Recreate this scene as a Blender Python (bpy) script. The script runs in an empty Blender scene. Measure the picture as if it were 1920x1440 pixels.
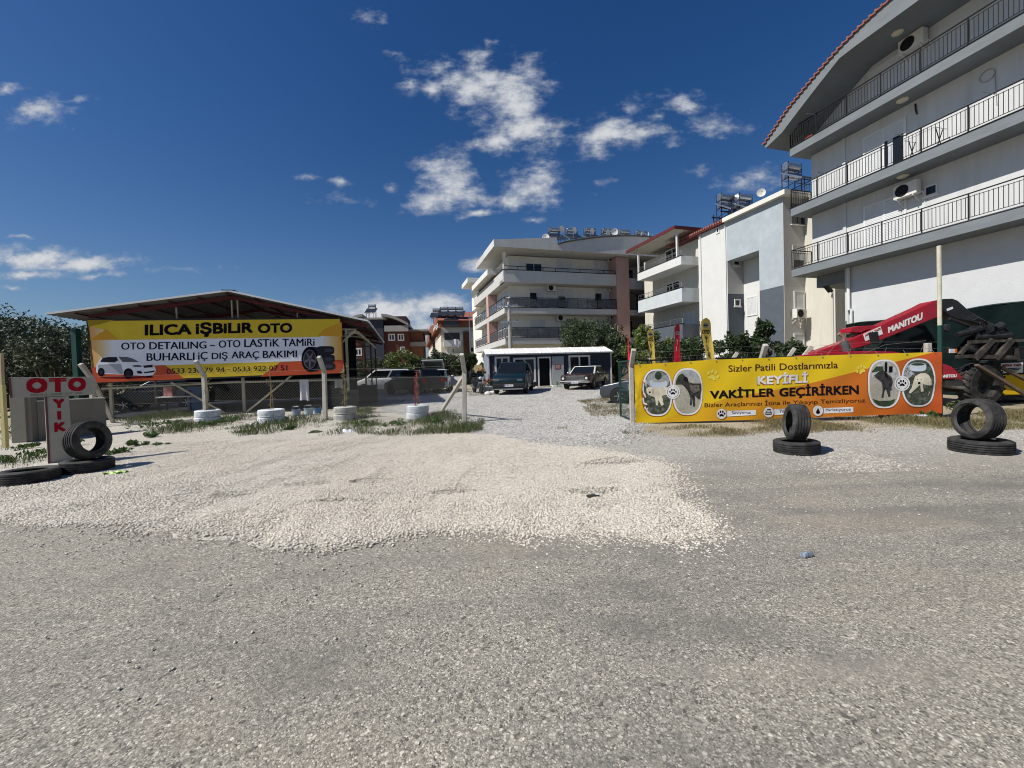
import bpy, bmesh, math, random
import numpy as np
from math import sin, cos, tan, pi, radians, sqrt, atan2, exp
from mathutils import Vector, Matrix, Euler
random.seed(7); rng = np.random.default_rng(7)
SC = bpy.context.scene; COL = SC.collection

# ------------------------------------------------------------------ camera
FPX = 770.0; PITCH = radians(1.4); ROLL = radians(1.77); CAMH = 1.5
_B = np.array([[1,0,0],[0,0,-1],[0,1,0]], float)
_P = np.array([[1,0,0],[0,cos(PITCH),-sin(PITCH)],[0,sin(PITCH),cos(PITCH)]])
_Q = np.array([[cos(ROLL),sin(ROLL),0],[-sin(ROLL),cos(ROLL),0],[0,0,1]])
CM = _Q @ _P @ _B
CPOS = np.array([0,0,CAMH])
cam_d = bpy.data.cameras.new('camera'); cam = bpy.data.objects.new('camera', cam_d); COL.objects.link(cam)
cam_d.sensor_fit = 'HORIZONTAL'; cam_d.sensor_width = 36; cam_d.lens = 36*FPX/1920
cam_d.clip_start = .05; cam_d.clip_end = 3000
mw = Matrix.Identity(4)
for i in range(3):
    mw[i][0] = CM[0][i]; mw[i][1] = -CM[1][i]; mw[i][2] = -CM[2][i]; mw[i][3] = CPOS[i]
cam.matrix_world = mw
SC.camera = cam

# ------------------------------------------------------------------ sky, sun, exposure
SUN_EL = radians(48); SUN_FROM = Vector((-.92, -.39, 0)).normalized()
SC.view_settings.view_transform = 'Standard'; SC.view_settings.look = 'None'
SC.view_settings.exposure = 0.32
SC.cycles.pixel_filter_type = 'BLACKMAN_HARRIS'; SC.cycles.filter_width = 1.05; SC.view_settings.gamma = 1.0
def pray(x, y):
    d = CM.T @ np.array([(x-960)/FPX, (y-720)/FPX, 1.0]); return d
CLOUDS = [(890,165,62,40,1),(960,185,58,52,1),(985,245,70,36,1),(935,272,45,22,.9),(838,330,46,46,.9),(815,375,66,22,.9),(868,362,44,28,.7),
 (1000,352,52,32,.8),(958,376,50,18,.8),(1015,330,45,25,.7),(905,397,42,9,.9),(895,103,25,20,.75),(822,125,30,18,.7),(765,155,20,22,.6),(808,165,22,16,.75),
 (905,75,18,9,.6),(690,38,20,16,.55),(733,103,18,8,.4),(1140,250,58,30,.9),(1188,240,50,22,.75),(1125,278,28,20,.7),(1232,214,20,13,.6),(1290,195,44,18,.55),
 (1335,235,50,18,.45),(1425,335,55,20,.5),(1318,320,34,9,.4),(1180,195,30,16,.4),(1140,345,16,10,.4),(1255,262,20,9,.4),(75,205,48,24,.7),(15,160,28,11,.6),(130,187,34,7,.5),(55,485,95,22,1),
 (165,495,95,15,.9),(60,515,80,10,.7),(190,520,60,6,.6),(28,540,22,5,.6),(40,443,24,4,.5),(730,585,120,30,1.1),(810,575,70,22,1.1),(800,612,70,25,.8),(700,600,90,18,.9),
 (890,496,27,14,.85),(640,340,26,7,.5),(575,335,18,6,.4),(1005,410,16,5,.5),(740,345,14,8,.4),(330,505,60,6,.4),(990,130,36,26,.55),(1025,160,20,18,.6),(660,375,40,8,.3)]
W = bpy.data.worlds.new('World'); SC.world = W; W.use_nodes = True
nt = W.node_tree; nt.nodes.clear()
def N(t, tree=None, **kw):
    n = (tree or nt).nodes.new(t)
    for k, v in kw.items(): setattr(n, k, v)
    return n
def L(a, b, tree=None): (tree or nt).links.new(a, b)
out = N('ShaderNodeOutputWorld'); bg = N('ShaderNodeBackground'); L(bg.outputs[0], out.inputs[0])
sky = N('ShaderNodeTexSky', sky_type='NISHITA'); sky.sun_disc = False
sky.sun_elevation = SUN_EL; sky.sun_rotation = atan2(SUN_FROM.x, SUN_FROM.y)
sky.altitude = 0; sky.air_density = 1.15; sky.dust_density = .6; sky.ozone_density = 3.0
tc = N('ShaderNodeTexCoord')
def VM(op, *a):
    n = N('ShaderNodeVectorMath', operation=op)
    for i, x in enumerate(a):
        if hasattr(x, 'is_output'): L(x, n.inputs[i])
        else: n.inputs[i].default_value = x
    return n
def MT(op, *a, clamp=False):
    n = N('ShaderNodeMath', operation=op); n.use_clamp = clamp
    for i, x in enumerate(a):
        if hasattr(x, 'is_output'): L(x, n.inputs[i])
        else: n.inputs[i].default_value = x
    return n.outputs[0]
sep = N('ShaderNodeSeparateXYZ'); L(tc.outputs['Generated'], sep.inputs[0])
yy = MT('MAXIMUM', sep.outputs[1], .05)
gx = MT('DIVIDE', sep.outputs[0], yy); gz_ = MT('DIVIDE', sep.outputs[2], yy)
comb = N('ShaderNodeCombineXYZ'); L(gx, comb.inputs[0]); L(gz_, comb.inputs[1])
G0 = comb.outputs[0]
def NZ(vec, scale, det=6, rough=.6, tree=None):
    n = N('ShaderNodeTexNoise', tree); n.inputs['Scale'].default_value = scale; n.inputs['Detail'].default_value = det
    n.inputs['Roughness'].default_value = rough
    if vec is not None: L(vec, n.inputs['Vector'], tree)
    return n
wob = NZ(G0, 7, 4, .6)
wv = VM('SUBTRACT', wob.outputs['Color'], (.5,.5,.5)); wv2 = VM('MULTIPLY', wv.outputs[0], (.09,.055,0))
G = VM('ADD', G0, wv2.outputs[0]).outputs[0]
acc = None
for (x, y, rx, ry, s) in CLOUDS:
    d = pray(x, y); cx, cz = d[0]/d[1], d[2]/d[1]
    sub = VM('SUBTRACT', G, (cx, cz, 0)); mul = VM('MULTIPLY', sub.outputs[0], (FPX/rx/1.35, FPX/ry/1.35, 0))
    ln = VM('LENGTH', mul.outputs[0])
    v = MT('MULTIPLY_ADD', ln.outputs['Value'], -s, s)
    acc = v if acc is None else MT('SMOOTH_MAX', acc, v, .12)
str_ = VM('MULTIPLY', G0, (1, 1.7, 1))
fb = NZ(str_.outputs[0], 13, 9, .62)
fb2 = NZ(str_.outputs[0], 38, 6, .6)
f1 = MT('SUBTRACT', fb.outputs[0], .5); f2 = MT('SUBTRACT', fb2.outputs[0], .5)
den = MT('MULTIPLY_ADD', f1, 1.9, acc); den = MT('MULTIPLY_ADD', f2, .75, den)
mr = N('ShaderNodeMapRange', interpolation_type='SMOOTHSTEP'); L(den, mr.inputs[0])
mr.inputs[1].default_value = -.02; mr.inputs[2].default_value = .95
core = N('ShaderNodeMapRange'); L(den, core.inputs[0]); core.inputs[1].default_value = .3; core.inputs[2].default_value = 1.0
ccol = N('ShaderNodeMix', data_type='RGBA'); L(core.outputs[0], ccol.inputs[0])
ccol.inputs[6].default_value = (6.0, 6.7, 8.0, 1); ccol.inputs[7].default_value = (10.5, 10.7, 11.0, 1)
hs = N('ShaderNodeHueSaturation'); hs.inputs['Saturation'].default_value = 1.36; hs.inputs['Hue'].default_value = .512; hs.inputs['Value'].default_value = 1.06
L(sky.outputs[0], hs.inputs['Color'])
mx = N('ShaderNodeMix', data_type='RGBA'); dm = MT('MULTIPLY', mr.outputs[0], .93); L(dm, mx.inputs[0])
hz = MT('SUBTRACT', 1.0, MT('ABSOLUTE', sep.outputs[2])); hz = MT('POWER', hz, 5.0); hz = MT('MULTIPLY', hz, .42)
hm = N('ShaderNodeMix', data_type='RGBA'); L(hz, hm.inputs[0]); L(hs.outputs[0], hm.inputs[6]); hm.inputs[7].default_value = (2.0, 4.3, 9.0, 1)
L(hm.outputs[2], mx.inputs[6]); L(ccol.outputs[2], mx.inputs[7])
L(mx.outputs[2], bg.inputs[0]); bg.inputs[1].default_value = .052
sun_d = bpy.data.lights.new('sun', 'SUN'); sun = bpy.data.objects.new('sun', sun_d); COL.objects.link(sun)
sun_d.energy = 4.7; sun_d.angle = radians(.53); sun_d.color = (1, .955, .88)
sd = Vector((SUN_FROM.x*cos(SUN_EL), SUN_FROM.y*cos(SUN_EL), sin(SUN_EL)))
sun.rotation_euler = sd.to_track_quat('Z', 'Y').to_euler(); sun.location = sd*60

# ------------------------------------------------------------------ geometry helpers
def sstep(a, b, x): t = min(max((x-a)/(b-a), 0), 1); return t*t*(3-2*t)
def gz(x, y): return .03*min(max(y-12, 0), 22)
def at(px, py, Y):
    d = pray(px, py); return Vector(CPOS + d*(Y/d[1]))
def gp(px, py, dz=0):
    z = dz
    for i in range(30):
        d = pray(px, py); X = CPOS + d*((z-CAMH)/d[2]); z = gz(X[0], X[1])+dz if X[1] > 0 else z
    return Vector(X)
class Frame:
    def __init__(s, o, ang):
        s.o = np.array(o, float); s.a = radians(ang)
        s.A = np.array([[cos(s.a), sin(s.a), 0], [-sin(s.a), cos(s.a), 0], [0, 0, 1]])
    def hit(s, px, py, ax, val=0.0):
        d = s.A @ pray(px, py); c = s.A @ (CPOS - s.o)
        return c + d*((val-c[ax])/d[ax])
    def y(s, px, py, val=0.0): return s.hit(px, py, 1, val)
    def x(s, px, py, val=0.0): return s.hit(px, py, 0, val)
    def w(s, l): return Vector(s.o + s.A.T @ np.array(l, float))
class MB:
    def __init__(s): s.v = []; s.f = []; s.T = None
    def add(s, vs, fs):
        o = len(s.v)
        if s.T is not None: vs = [tuple(s.T @ Vector(v)) for v in vs]
        s.v += [tuple(v) for v in vs]; s.f += [tuple(o+i for i in f) for f in fs]; return s
    def box(s, x0, x1, y0, y1, z0, z1):
        return s.add([(x0,y0,z0),(x1,y0,z0),(x1,y1,z0),(x0,y1,z0),(x0,y0,z1),(x1,y0,z1),(x1,y1,z1),(x0,y1,z1)],
                     [(0,3,2,1),(4,5,6,7),(0,1,5,4),(1,2,6,5),(2,3,7,6),(3,0,4,7)])
    def beam(s, p, q, w, h=None, up=(0,0,1)):
        h = h or w; p = Vector(p); q = Vector(q); d = (q-p).normalized(); u = Vector(up)
        if abs(d.dot(u)) > .99: u = Vector((0,1,0))
        r = d.cross(u).normalized()*(w/2); u = r.cross(d).normalized()*(h/2)
        return s.add([p-r-u,p+r-u,p+r+u,p-r+u,q-r-u,q+r-u,q+r+u,q-r+u], [(0,3,2,1),(4,5,6,7),(0,1,5,4),(1,2,6,5),(2,3,7,6),(3,0,4,7)])
    def tube(s, p, q, r, r2=None, n=8): return s.path([p, q], [r, r if r2 is None else r2], n)
    def path(s, pts, r, n=6):
        pts = [Vector(p) for p in pts]; rs = r if isinstance(r, (list, tuple)) else [r]*len(pts)
        vs = []; fs = []; prev = None
        for i, p in enumerate(pts):
            d = (pts[min(i+1, len(pts)-1)] - pts[max(i-1, 0)]).normalized()
            a = prev if prev is not None else (Vector((0,0,1)) if abs(d.z) < .9 else Vector((1,0,0)))
            a = (a - d*a.dot(d))
            a = a.normalized() if a.length > 1e-6 else d.orthogonal().normalized()
            prev = a; b = d.cross(a)
            for k in range(n):
                t = 2*pi*k/n; vs.append(p + (a*cos(t)+b*sin(t))*rs[i])
        for i in range(len(pts)-1):
            for k in range(n):
                fs.append((i*n+k, i*n+(k+1) % n, (i+1)*n+(k+1) % n, (i+1)*n+k))
        fs.append(tuple(range(n))[::-1]); fs.append(tuple((len(pts)-1)*n+k for k in range(n)))
        return s.add(vs, fs)
    def prism(s, pts, a, b, ax=1):
        def m(p, c): return {0:(c,p[0],p[1]), 1:(p[0],c,p[1]), 2:(p[0],p[1],c)}[ax]
        n = len(pts); vs = [m(p, a) for p in pts]+[m(p, b) for p in pts]
        return s.add(vs, [tuple(range(n)), tuple(range(2*n-1, n-1, -1))]+[(i, (i+1) % n, n+(i+1) % n, n+i) for i in range(n)])
    def poly(s, pts): return s.add(pts, [tuple(range(len(pts)))])
    def lathe(s, prof, n=32, closed=False, ax=2, c=(0,0,0)):
        vs = []; fs = []; m = len(prof)
        for k in range(n):
            t = 2*pi*k/n
            for (r, z) in prof:
                p = {2:(r*cos(t), r*sin(t), z), 1:(r*cos(t), z, r*sin(t)), 0:(z, r*cos(t), r*sin(t))}[ax]
                vs.append((p[0]+c[0], p[1]+c[1], p[2]+c[2]))
        for k in range(n):
            for j in range(m if closed else m-1):
                fs.append((k*m+j, ((k+1) % n)*m+j, ((k+1) % n)*m+(j+1) % m, k*m+(j+1) % m))
        return s.add(vs, fs)
    def grid(s, fn, nu, nv):
        vs = [fn(i/nu, j/nv) for j in range(nv+1) for i in range(nu+1)]
        fs = [(j*(nu+1)+i, j*(nu+1)+i+1, (j+1)*(nu+1)+i+1, (j+1)*(nu+1)+i) for j in range(nv) for i in range(nu)]
        return s.add(vs, fs)
    def ell(s, c, r, n=12, m=8):
        return s.add(*_ell(c, r, n, m))
    def build(s, name, mat, par=None, smooth=False, bev=0, seg=2, fix=True, sub=0):
        me = bpy.data.meshes.new(name); me.from_pydata(s.v, [], s.f); 
        if fix or bev:
            bm = bmesh.new(); bm.from_mesh(me)
            if bev: bmesh.ops.remove_doubles(bm, verts=bm.verts, dist=1e-4)
            bmesh.ops.recalc_face_normals(bm, faces=bm.faces)
            if bev:
                bmesh.ops.bevel(bm, geom=[e for e in bm.edges if len(e.link_faces) == 2 and e.calc_face_angle(0) > .5], offset=bev, segments=seg, affect='EDGES', profile=.5)
            bm.to_mesh(me); bm.free()
        me.update()
        if smooth:
            me.shade_smooth(); me.set_sharp_from_angle(angle=radians(38))
        return link(name, me, mat, par, sub)
def _ell(c, r, n, m):
    r = r if isinstance(r, (tuple, list)) else (r, r, r)
    vs = [(c[0], c[1], c[2]-r[2])]; fs = []
    for j in range(1, m):
        a = -pi/2+pi*j/m
        for k in range(n): vs.append((c[0]+r[0]*cos(a)*cos(2*pi*k/n), c[1]+r[1]*cos(a)*sin(2*pi*k/n), c[2]+r[2]*sin(a)))
    vs.append((c[0], c[1], c[2]+r[2]))
    for k in range(n):
        fs.append((0, 1+(k+1) % n, 1+k)); fs.append((len(vs)-1, len(vs)-1-n+k, len(vs)-1-n+(k+1) % n))
    for j in range(m-2):
        for k in range(n): fs.append((1+j*n+k, 1+j*n+(k+1) % n, 1+(j+1)*n+(k+1) % n, 1+(j+1)*n+k))
    return vs, fs
def link(name, me, mat, par=None, sub=0):
    o = bpy.data.objects.new(name, me); COL.objects.link(o)
    if mat is not None and not me.materials: me.materials.append(mat)
    if par is not None: o.parent = par
    if sub:
        m = o.modifiers.new('s', 'SUBSURF'); m.levels = sub; m.render_levels = sub
    return o
def tag(o, label, cat, group=None, kind=None):
    if label: o['label'] = label
    if cat: o['category'] = cat
    if group: o['group'] = group
    if kind: o['kind'] = kind
    return o
def thing(name, label, cat, loc=(0,0,0), rz=0, group=None, rot=None):
    o = bpy.data.objects.new(name, None); COL.objects.link(o); o.location = loc
    o.rotation_euler = rot if rot is not None else (0, 0, rz); o.empty_display_size = .2
    return tag(o, label, cat, group)
def dup(root, loc, rz=None, label=None, scale=None, rot=None):
    r = root.copy(); COL.objects.link(r); r.location = loc
    if rz is not None: r.rotation_euler = (0, 0, rz)
    if rot is not None: r.rotation_euler = rot
    if label: r['label'] = label
    if scale: r.scale = (scale,)*3
    for ch in list(root.children):
        c = ch.copy(); COL.objects.link(c); c.parent = r
        for g in list(ch.children):
            d = g.copy(); COL.objects.link(d); d.parent = c
    return r
def npmesh(name, V, F, mat, par=None, smooth=False):
    V = np.asarray(V, np.float32); F = np.asarray(F, np.int32); k = F.shape[1]
    me = bpy.data.meshes.new(name); me.vertices.add(len(V)); me.vertices.foreach_set('co', V.ravel())
    me.loops.add(F.size); me.loops.foreach_set('vertex_index', F.ravel())
    me.polygons.add(len(F)); me.polygons.foreach_set('loop_start', np.arange(0, F.size, k, dtype=np.int32))
    try: me.polygons.foreach_set('loop_total', np.full(len(F), k, np.int32))
    except Exception: pass
    me.update(calc_edges=True); me.validate()
    if smooth: me.shade_smooth()
    return link(name, me, mat, par)

# ------------------------------------------------------------------ materials
def hx(h): 
    h = h.lstrip('#'); r = []
    for i in (0, 2, 4):
        c = int(h[i:i+2], 16)/255; r.append(c/12.92 if c <= .04045 else ((c+.055)/1.055)**2.4)
    return tuple(r)
_MC = {}
def mat(name, col, rough=.65, var=.14, sc=3.0, bump=0.0, bsc=60.0, metal=0.0, coat=0.0, spec=.3, dirt=None, dsc=1.2, damt=.5, stretch=None):
    if name in _MC: return _MC[name]
    m = bpy.data.materials.new(name); m.use_nodes = True; t = m.node_tree; b = t.nodes['Principled BSDF']
    if isinstance(col, str): col = hx(col)
    b.inputs['Roughness'].default_value = rough; b.inputs['Metallic'].default_value = metal
    b.inputs['Coat Weight'].default_value = coat; b.inputs['Specular IOR Level'].default_value = spec
    co = N('ShaderNodeTexCoord', t).outputs['Object']
    if stretch:
        mp = N('ShaderNodeMapping', t); mp.inputs['Scale'].default_value = stretch; L(co, mp.inputs[0], t); cs = mp.outputs[0]
    else: cs = co
    n = NZ(cs, sc, 5, .6, t)
    r = N('ShaderNodeMapRange', t); L(n.outputs[0], r.inputs[0], t); r.inputs[1].default_value = .3; r.inputs[2].default_value = .7
    mi = N('ShaderNodeMix', t, data_type='RGBA'); L(r.outputs[0], mi.inputs[0], t)
    mi.inputs[6].default_value = tuple(max(c*(1-var), 0) for c in col)+(1,); mi.inputs[7].default_value = tuple(min(c*(1+var), 1) for c in col)+(1,)
    o = mi.outputs[2]
    if dirt is not None:
        n2 = NZ(cs, dsc, 7, .68, t); r2 = N('ShaderNodeMapRange', t); L(n2.outputs[0], r2.inputs[0], t)
        r2.inputs[1].default_value = .5; r2.inputs[2].default_value = .72; r2.inputs[4].default_value = damt
        m2 = N('ShaderNodeMix', t, data_type='RGBA'); L(r2.outputs[0], m2.inputs[0], t); L(o, m2.inputs[6], t)
        m2.inputs[7].default_value = (hx(dirt) if isinstance(dirt, str) else dirt)+(1,); o = m2.outputs[2]
    L(o, b.inputs['Base Color'], t)
    rr = N('ShaderNodeMapRange', t); L(n.outputs[0], rr.inputs[0], t); rr.inputs[3].default_value = max(rough-.08, .02); rr.inputs[4].default_value = min(rough+.08, 1)
    L(rr.outputs[0], b.inputs['Roughness'], t)
    if bump:
        nb = NZ(co, bsc, 4, .6, t); bp = N('ShaderNodeBump', t); bp.inputs['Strength'].default_value = bump; bp.inputs['Distance'].default_value = .02
        L(nb.outputs[0], bp.inputs['Height'], t); L(bp.outputs[0], b.inputs['Normal'], t)
    _MC[name] = m; return m
def glassm(name='window_glass', col=(.010,.013,.017), rough=.04):
    return mat(name, col, rough, .2, 1.5, spec=.4)
def leafm(name, c1, c2, c3=None, trans=.25):
    if name in _MC: return _MC[name]
    m = bpy.data.materials.new(name); m.use_nodes = True; t = m.node_tree; b = t.nodes['Principled BSDF']
    g = N('ShaderNodeNewGeometry', t); rp = N('ShaderNodeValToRGB', t); L(g.outputs['Random Per Island'], rp.inputs[0], t)
    cr = rp.color_ramp; cr.elements[0].color = tuple(c1)+(1,); cr.elements[1].color = tuple(c2)+(1,)
    if c3: e = cr.elements.new(.5); e.color = tuple(c3)+(1,)
    L(rp.outputs[0], b.inputs['Base Color'], t); b.inputs['Roughness'].default_value = .55
    tr = N('ShaderNodeBsdfTranslucent', t); L(rp.outputs[0], tr.inputs[0], t)
    ms = N('ShaderNodeMixShader', t); ms.inputs[0].default_value = trans
    L(b.outputs[0], ms.inputs[1], t); L(tr.outputs[0], ms.inputs[2], t); L(ms.outputs[0], t.nodes['Material Output'].inputs[0], t)
    _MC[name] = m; return m
def stonem(name, cols, rough=.85):
    m = bpy.data.materials.new(name); m.use_nodes = True; t = m.node_tree; b = t.nodes['Principled BSDF']
    g = N('ShaderNodeNewGeometry', t); rp = N('ShaderNodeValToRGB', t); L(g.outputs['Random Per Island'], rp.inputs[0], t)
    cr = rp.color_ramp
    while len(cr.elements) < len(cols): cr.elements.new(.5)
    for i, c in enumerate(cols): cr.elements[i].position = i/(len(cols)-1); cr.elements[i].color = tuple(c)+(1,)
    L(rp.outputs[0], b.inputs['Base Color'], t); b.inputs['Roughness'].default_value = rough
    return m

# ------------------------------------------------------------------ lettering
def glyphs(body, space=1.0):
    c = bpy.data.curves.new('lettering', 'FONT'); c.body = body; c.space_character = space; c.resolution_u = 3
    o = bpy.data.objects.new('lettering', c); me = bpy.data.meshes.new_from_object(o)
    V = np.array([v.co[:2] for v in me.vertices]); F = [tuple(p.vertices) for p in me.polygons]
    bpy.data.objects.remove(o); bpy.data.curves.remove(c); bpy.data.meshes.remove(me)
    d = V.max(0)-V.min(0); V = (V-V.min(0))/d; return V, F, d[0], d[1]
def text(body, tf, m, par, name='lettering', bold=0.0, space=1.0):
    V, F, W_, H_ = glyphs(body, space); n = len(V); vs = []; fs = []
    # heavier weights: the print is laid over itself with small shifts, each pass a hair in front
    sh = [(0, 0)] if bold < .001 else [(dx*bold, dy*bold) for dx in (-1, -.33, .33, 1) for dy in ((-1, 1) if bold > .02 else (0,))]
    bx, by = (bold/W_, (bold if bold > .02 else 0)/H_)
    for k, (dx, dy) in enumerate(sh):
        U = (V+np.array([dx/W_, dy/H_])+np.array([bx, by]))/np.array([1+2*bx, 1+2*by])
        for u, v in U:
            p = tf(u, v); vs.append((p[0], p[1]-.00035*k, p[2]))
        fs += [tuple(i+k*n for i in f) for f in F]
    me = bpy.data.meshes.new(name); me.from_pydata(vs, [], fs); me.update()
    return link(name, me, m, par)
def btf(x0, x1, z0, z1, y, wave=None):
    def f(u, v):
        x = x0+(x1-x0)*u; z = z0+(z1-z0)*v; return (x, y+(wave(x, z) if wave else 0), z)
    return f
def qtf(F, tl, tr, bl, br, ax, val, off=0.0, wave=None, scl=None):
    P = [F.hit(p[0], p[1], ax, val) for p in (tl, tr, bl, br)]
    def f(u, v):
        t = P[0]*(1-u)+P[1]*u; b = P[2]*(1-u)+P[3]*u; q = b*(1-v)+t*v
        if wave: q = q.copy(); q[ax] += wave(q[0], q[2])
        q = q.copy(); q[ax] += off
        return tuple(q)
    return f
def decal(name, F, pts, m, par, val, ax=1, off=0.0, wave=None, build=True):
    """a printed patch: the outline's points lie on the sign's own plane"""
    b = MB(); P = [F.hit(p[0], p[1], ax, val) for p in pts]
    Q = []
    for q in P:
        q = q.copy()
        if wave: q[ax] += wave(q[0], q[2])
        q[ax] += off; Q.append(tuple(q))
    b.poly(Q); return b.build(name, m, par, fix=False)
def ovalpts(cx, cy, rx, ry, n=28, pw=2.0):
    r = []
    for k in range(n):
        t = 2*pi*k/n; c, s = cos(t), sin(t)
        r.append((cx+rx*math.copysign(abs(c)**(2/pw), c), cy+ry*math.copysign(abs(s)**(2/pw), s)))
    return r
# ------------------------------------------------------------------ ground, road, gravel
def sdf(P, poly):
    poly = np.asarray(poly, float); n = len(poly); d = np.full(len(P), 1e9); ins = np.zeros(len(P), bool)
    for i in range(n):
        a = poly[i]; b = poly[(i+1) % n]; e = b-a; w = P-a
        t = np.clip((w@e)/(e@e), 0, 1); q = w-np.outer(t, e); d = np.minimum(d, (q*q).sum(1))
        c = ((a[1] <= P[:, 1]) != (b[1] <= P[:, 1])) & (P[:, 0] < (b[0]-a[0])*(P[:, 1]-a[1])/(b[1]-a[1]+1e-12)+a[0])
        ins ^= c
    return np.where(ins, 1, -1)*np.sqrt(d)
_ph = rng.uniform(0, 6.28, (24, 3)); _dr = rng.normal(size=(24, 2))
def nz2(P, sc):
    v = np.zeros(len(P)); a = 0
    for i in range(24):
        k = sc*(1+(i//6)*1.1); w = 1/(1+(i//6)); v += w*np.sin(P[:, 0]*_dr[i, 0]*k+P[:, 1]*_dr[i, 1]*k+_ph[i, 0]); a += w*w*.5
    return v/np.sqrt(a)
GZ = lambda P: .03*np.clip(P[:, 1]-12, 0, 22)

def surf(name, layers, cells, rough=.9, bump=.5, stain=None, stsc=.35, fine=None):
    """ground material: stone cells of several sizes tinted from a ramp, broad stains, bump"""
    m = bpy.data.materials.new(name); m.use_nodes = True; t = m.node_tree; b = t.nodes['Principled BSDF']; b.inputs['Roughness'].default_value = rough
    b.inputs['Specular IOR Level'].default_value = .3
    co = N('ShaderNodeTexCoord', t).outputs['Object']; col = None; hgt = None
    for i, (sc, amt) in enumerate(cells):
        nw = NZ(co, sc*.6, 2, .5, t); ad = N('ShaderNodeMix', t, data_type='VECTOR'); ad.inputs[0].default_value = .012*60/sc
        L(co, ad.inputs[4], t); L(nw.outputs['Color'], ad.inputs[5], t)
        v = N('ShaderNodeTexVoronoi', t); v.inputs['Scale'].default_value = sc; L(ad.outputs[1], v.inputs['Vector'], t)
        sp = N('ShaderNodeSeparateColor', t); L(v.outputs['Color'], sp.inputs[0], t)
        rp = N('ShaderNodeValToRGB', t); cr = rp.color_ramp
        while len(cr.elements) < len(layers): cr.elements.new(.5)
        for j, c in enumerate(layers): cr.elements[j].position = j/(len(layers)-1); cr.elements[j].color = tuple(c)+(1,)
        L(sp.outputs[0], rp.inputs[0], t)
        # darker gaps between stones
        gap = N('ShaderNodeMapRange', t); L(v.outputs['Distance'], gap.inputs[0], t); gap.inputs[1].default_value = .35; gap.inputs[2].default_value = .75
        gap.inputs[3].default_value = 1.0; gap.inputs[4].default_value = .62
        gm = N('ShaderNodeMix', t, data_type='RGBA', blend_type='MULTIPLY'); gm.inputs[0].default_value = 1; L(rp.outputs[0], gm.inputs[6], t); L(gap.outputs[0], gm.inputs[7], t)
        hh = v.outputs['Distance']
        if col is None: col = gm.outputs[2]; hgt = hh
        else:
            mk = NZ(co, sc*.3, 3, .6, t); mr_ = N('ShaderNodeMapRange', t); L(mk.outputs[0], mr_.inputs[0], t); mr_.inputs[1].default_value = .62-amt*.3; mr_.inputs[2].default_value = .66-amt*.25
            mm = N('ShaderNodeMix', t, data_type='RGBA'); L(mr_.outputs[0], mm.inputs[0], t); L(col, mm.inputs[6], t); L(gm.outputs[2], mm.inputs[7], t); col = mm.outputs[2]
    for (sc, lo, hi, c, amt, st) in (stain or []):
        mp = N('ShaderNodeMapping', t); mp.inputs['Scale'].default_value = st; mp.inputs['Location'].default_value = (sc*3.1, 1.7, 0); L(co, mp.inputs[0], t)
        n = NZ(mp.outputs[0], sc, 7, .62, t); r = N('ShaderNodeMapRange', t, interpolation_type='SMOOTHSTEP'); L(n.outputs[0], r.inputs[0], t)
        r.inputs[1].default_value = lo; r.inputs[2].default_value = hi; r.inputs[4].default_value = amt
        mm = N('ShaderNodeMix', t, data_type='RGBA'); L(r.outputs[0], mm.inputs[0], t); L(col, mm.inputs[6], t); mm.inputs[7].default_value = tuple(c)+(1,); col = mm.outputs[2]
    bp = N('ShaderNodeBump', t); bp.inputs['Strength'].default_value = bump; bp.inputs['Distance'].default_value = .012; bp.invert = True
    L(hgt, bp.inputs['Height'], t); L(bp.outputs[0], b.inputs['Normal'], t)
    L(col, b.inputs['Base Color'], t)
    return m, t, b, col, co

m_dirt, *_ = surf('dirt', [(.30,.25,.18),(.40,.34,.25),(.48,.42,.33),(.35,.29,.21)], [(60,.5),(22,.4)], stain=[(.5,.45,.7,(.17,.16,.085),.6,(1,1,1)),(.12,.45,.6,(.24,.22,.13),.6,(1,1,1))])
# open ground reaching the horizon
b = MB()
ys = [-40,-10,0,6,9,10,11,12,13,15,18,22,26,30,34,40,60,100,200,500,1200]; xs = [-1200,-400,-150,-60,-30,-20,-10,-5,0,5,10,20,30,60,150,400,1200]
vs = [(x, y, gz(x, y)-.022) for y in ys for x in xs]; nx = len(xs)
b.add(vs, [(j*nx+i, j*nx+i+1, (j+1)*nx+i+1, (j+1)*nx+i) for j in range(len(ys)-1) for i in range(nx-1)])
tag(b.build('ground', m_dirt, fix=False), None, None, kind='structure')

# asphalt road, its far edge crumbling into gravel and dirt
m_road, t, bs, col, co = surf('asphalt', [(.085,.08,.069),(.225,.212,.18),(.335,.312,.262),(.265,.246,.204),(.62,.575,.49),(.145,.138,.12),(.42,.39,.32)], [(128,.5),(64,.42)],
    stain=[(.55,.47,.74,(.115,.112,.105),.75,(1,1.7,1)),(1.7,.54,.75,(.13,.127,.12),.4,(1,1,1)),(.33,.5,.7,(.31,.265,.205),.4,(1,2.0,1)),(.9,.66,.74,(.08,.08,.082),.6,(1,1.2,1)),(.8,.48,.66,(.135,.13,.12),.42,(.16,1.5,1)),(.6,.55,.7,(.31,.28,.232),.35,(.2,1.8,1))], bump=.28)
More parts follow.
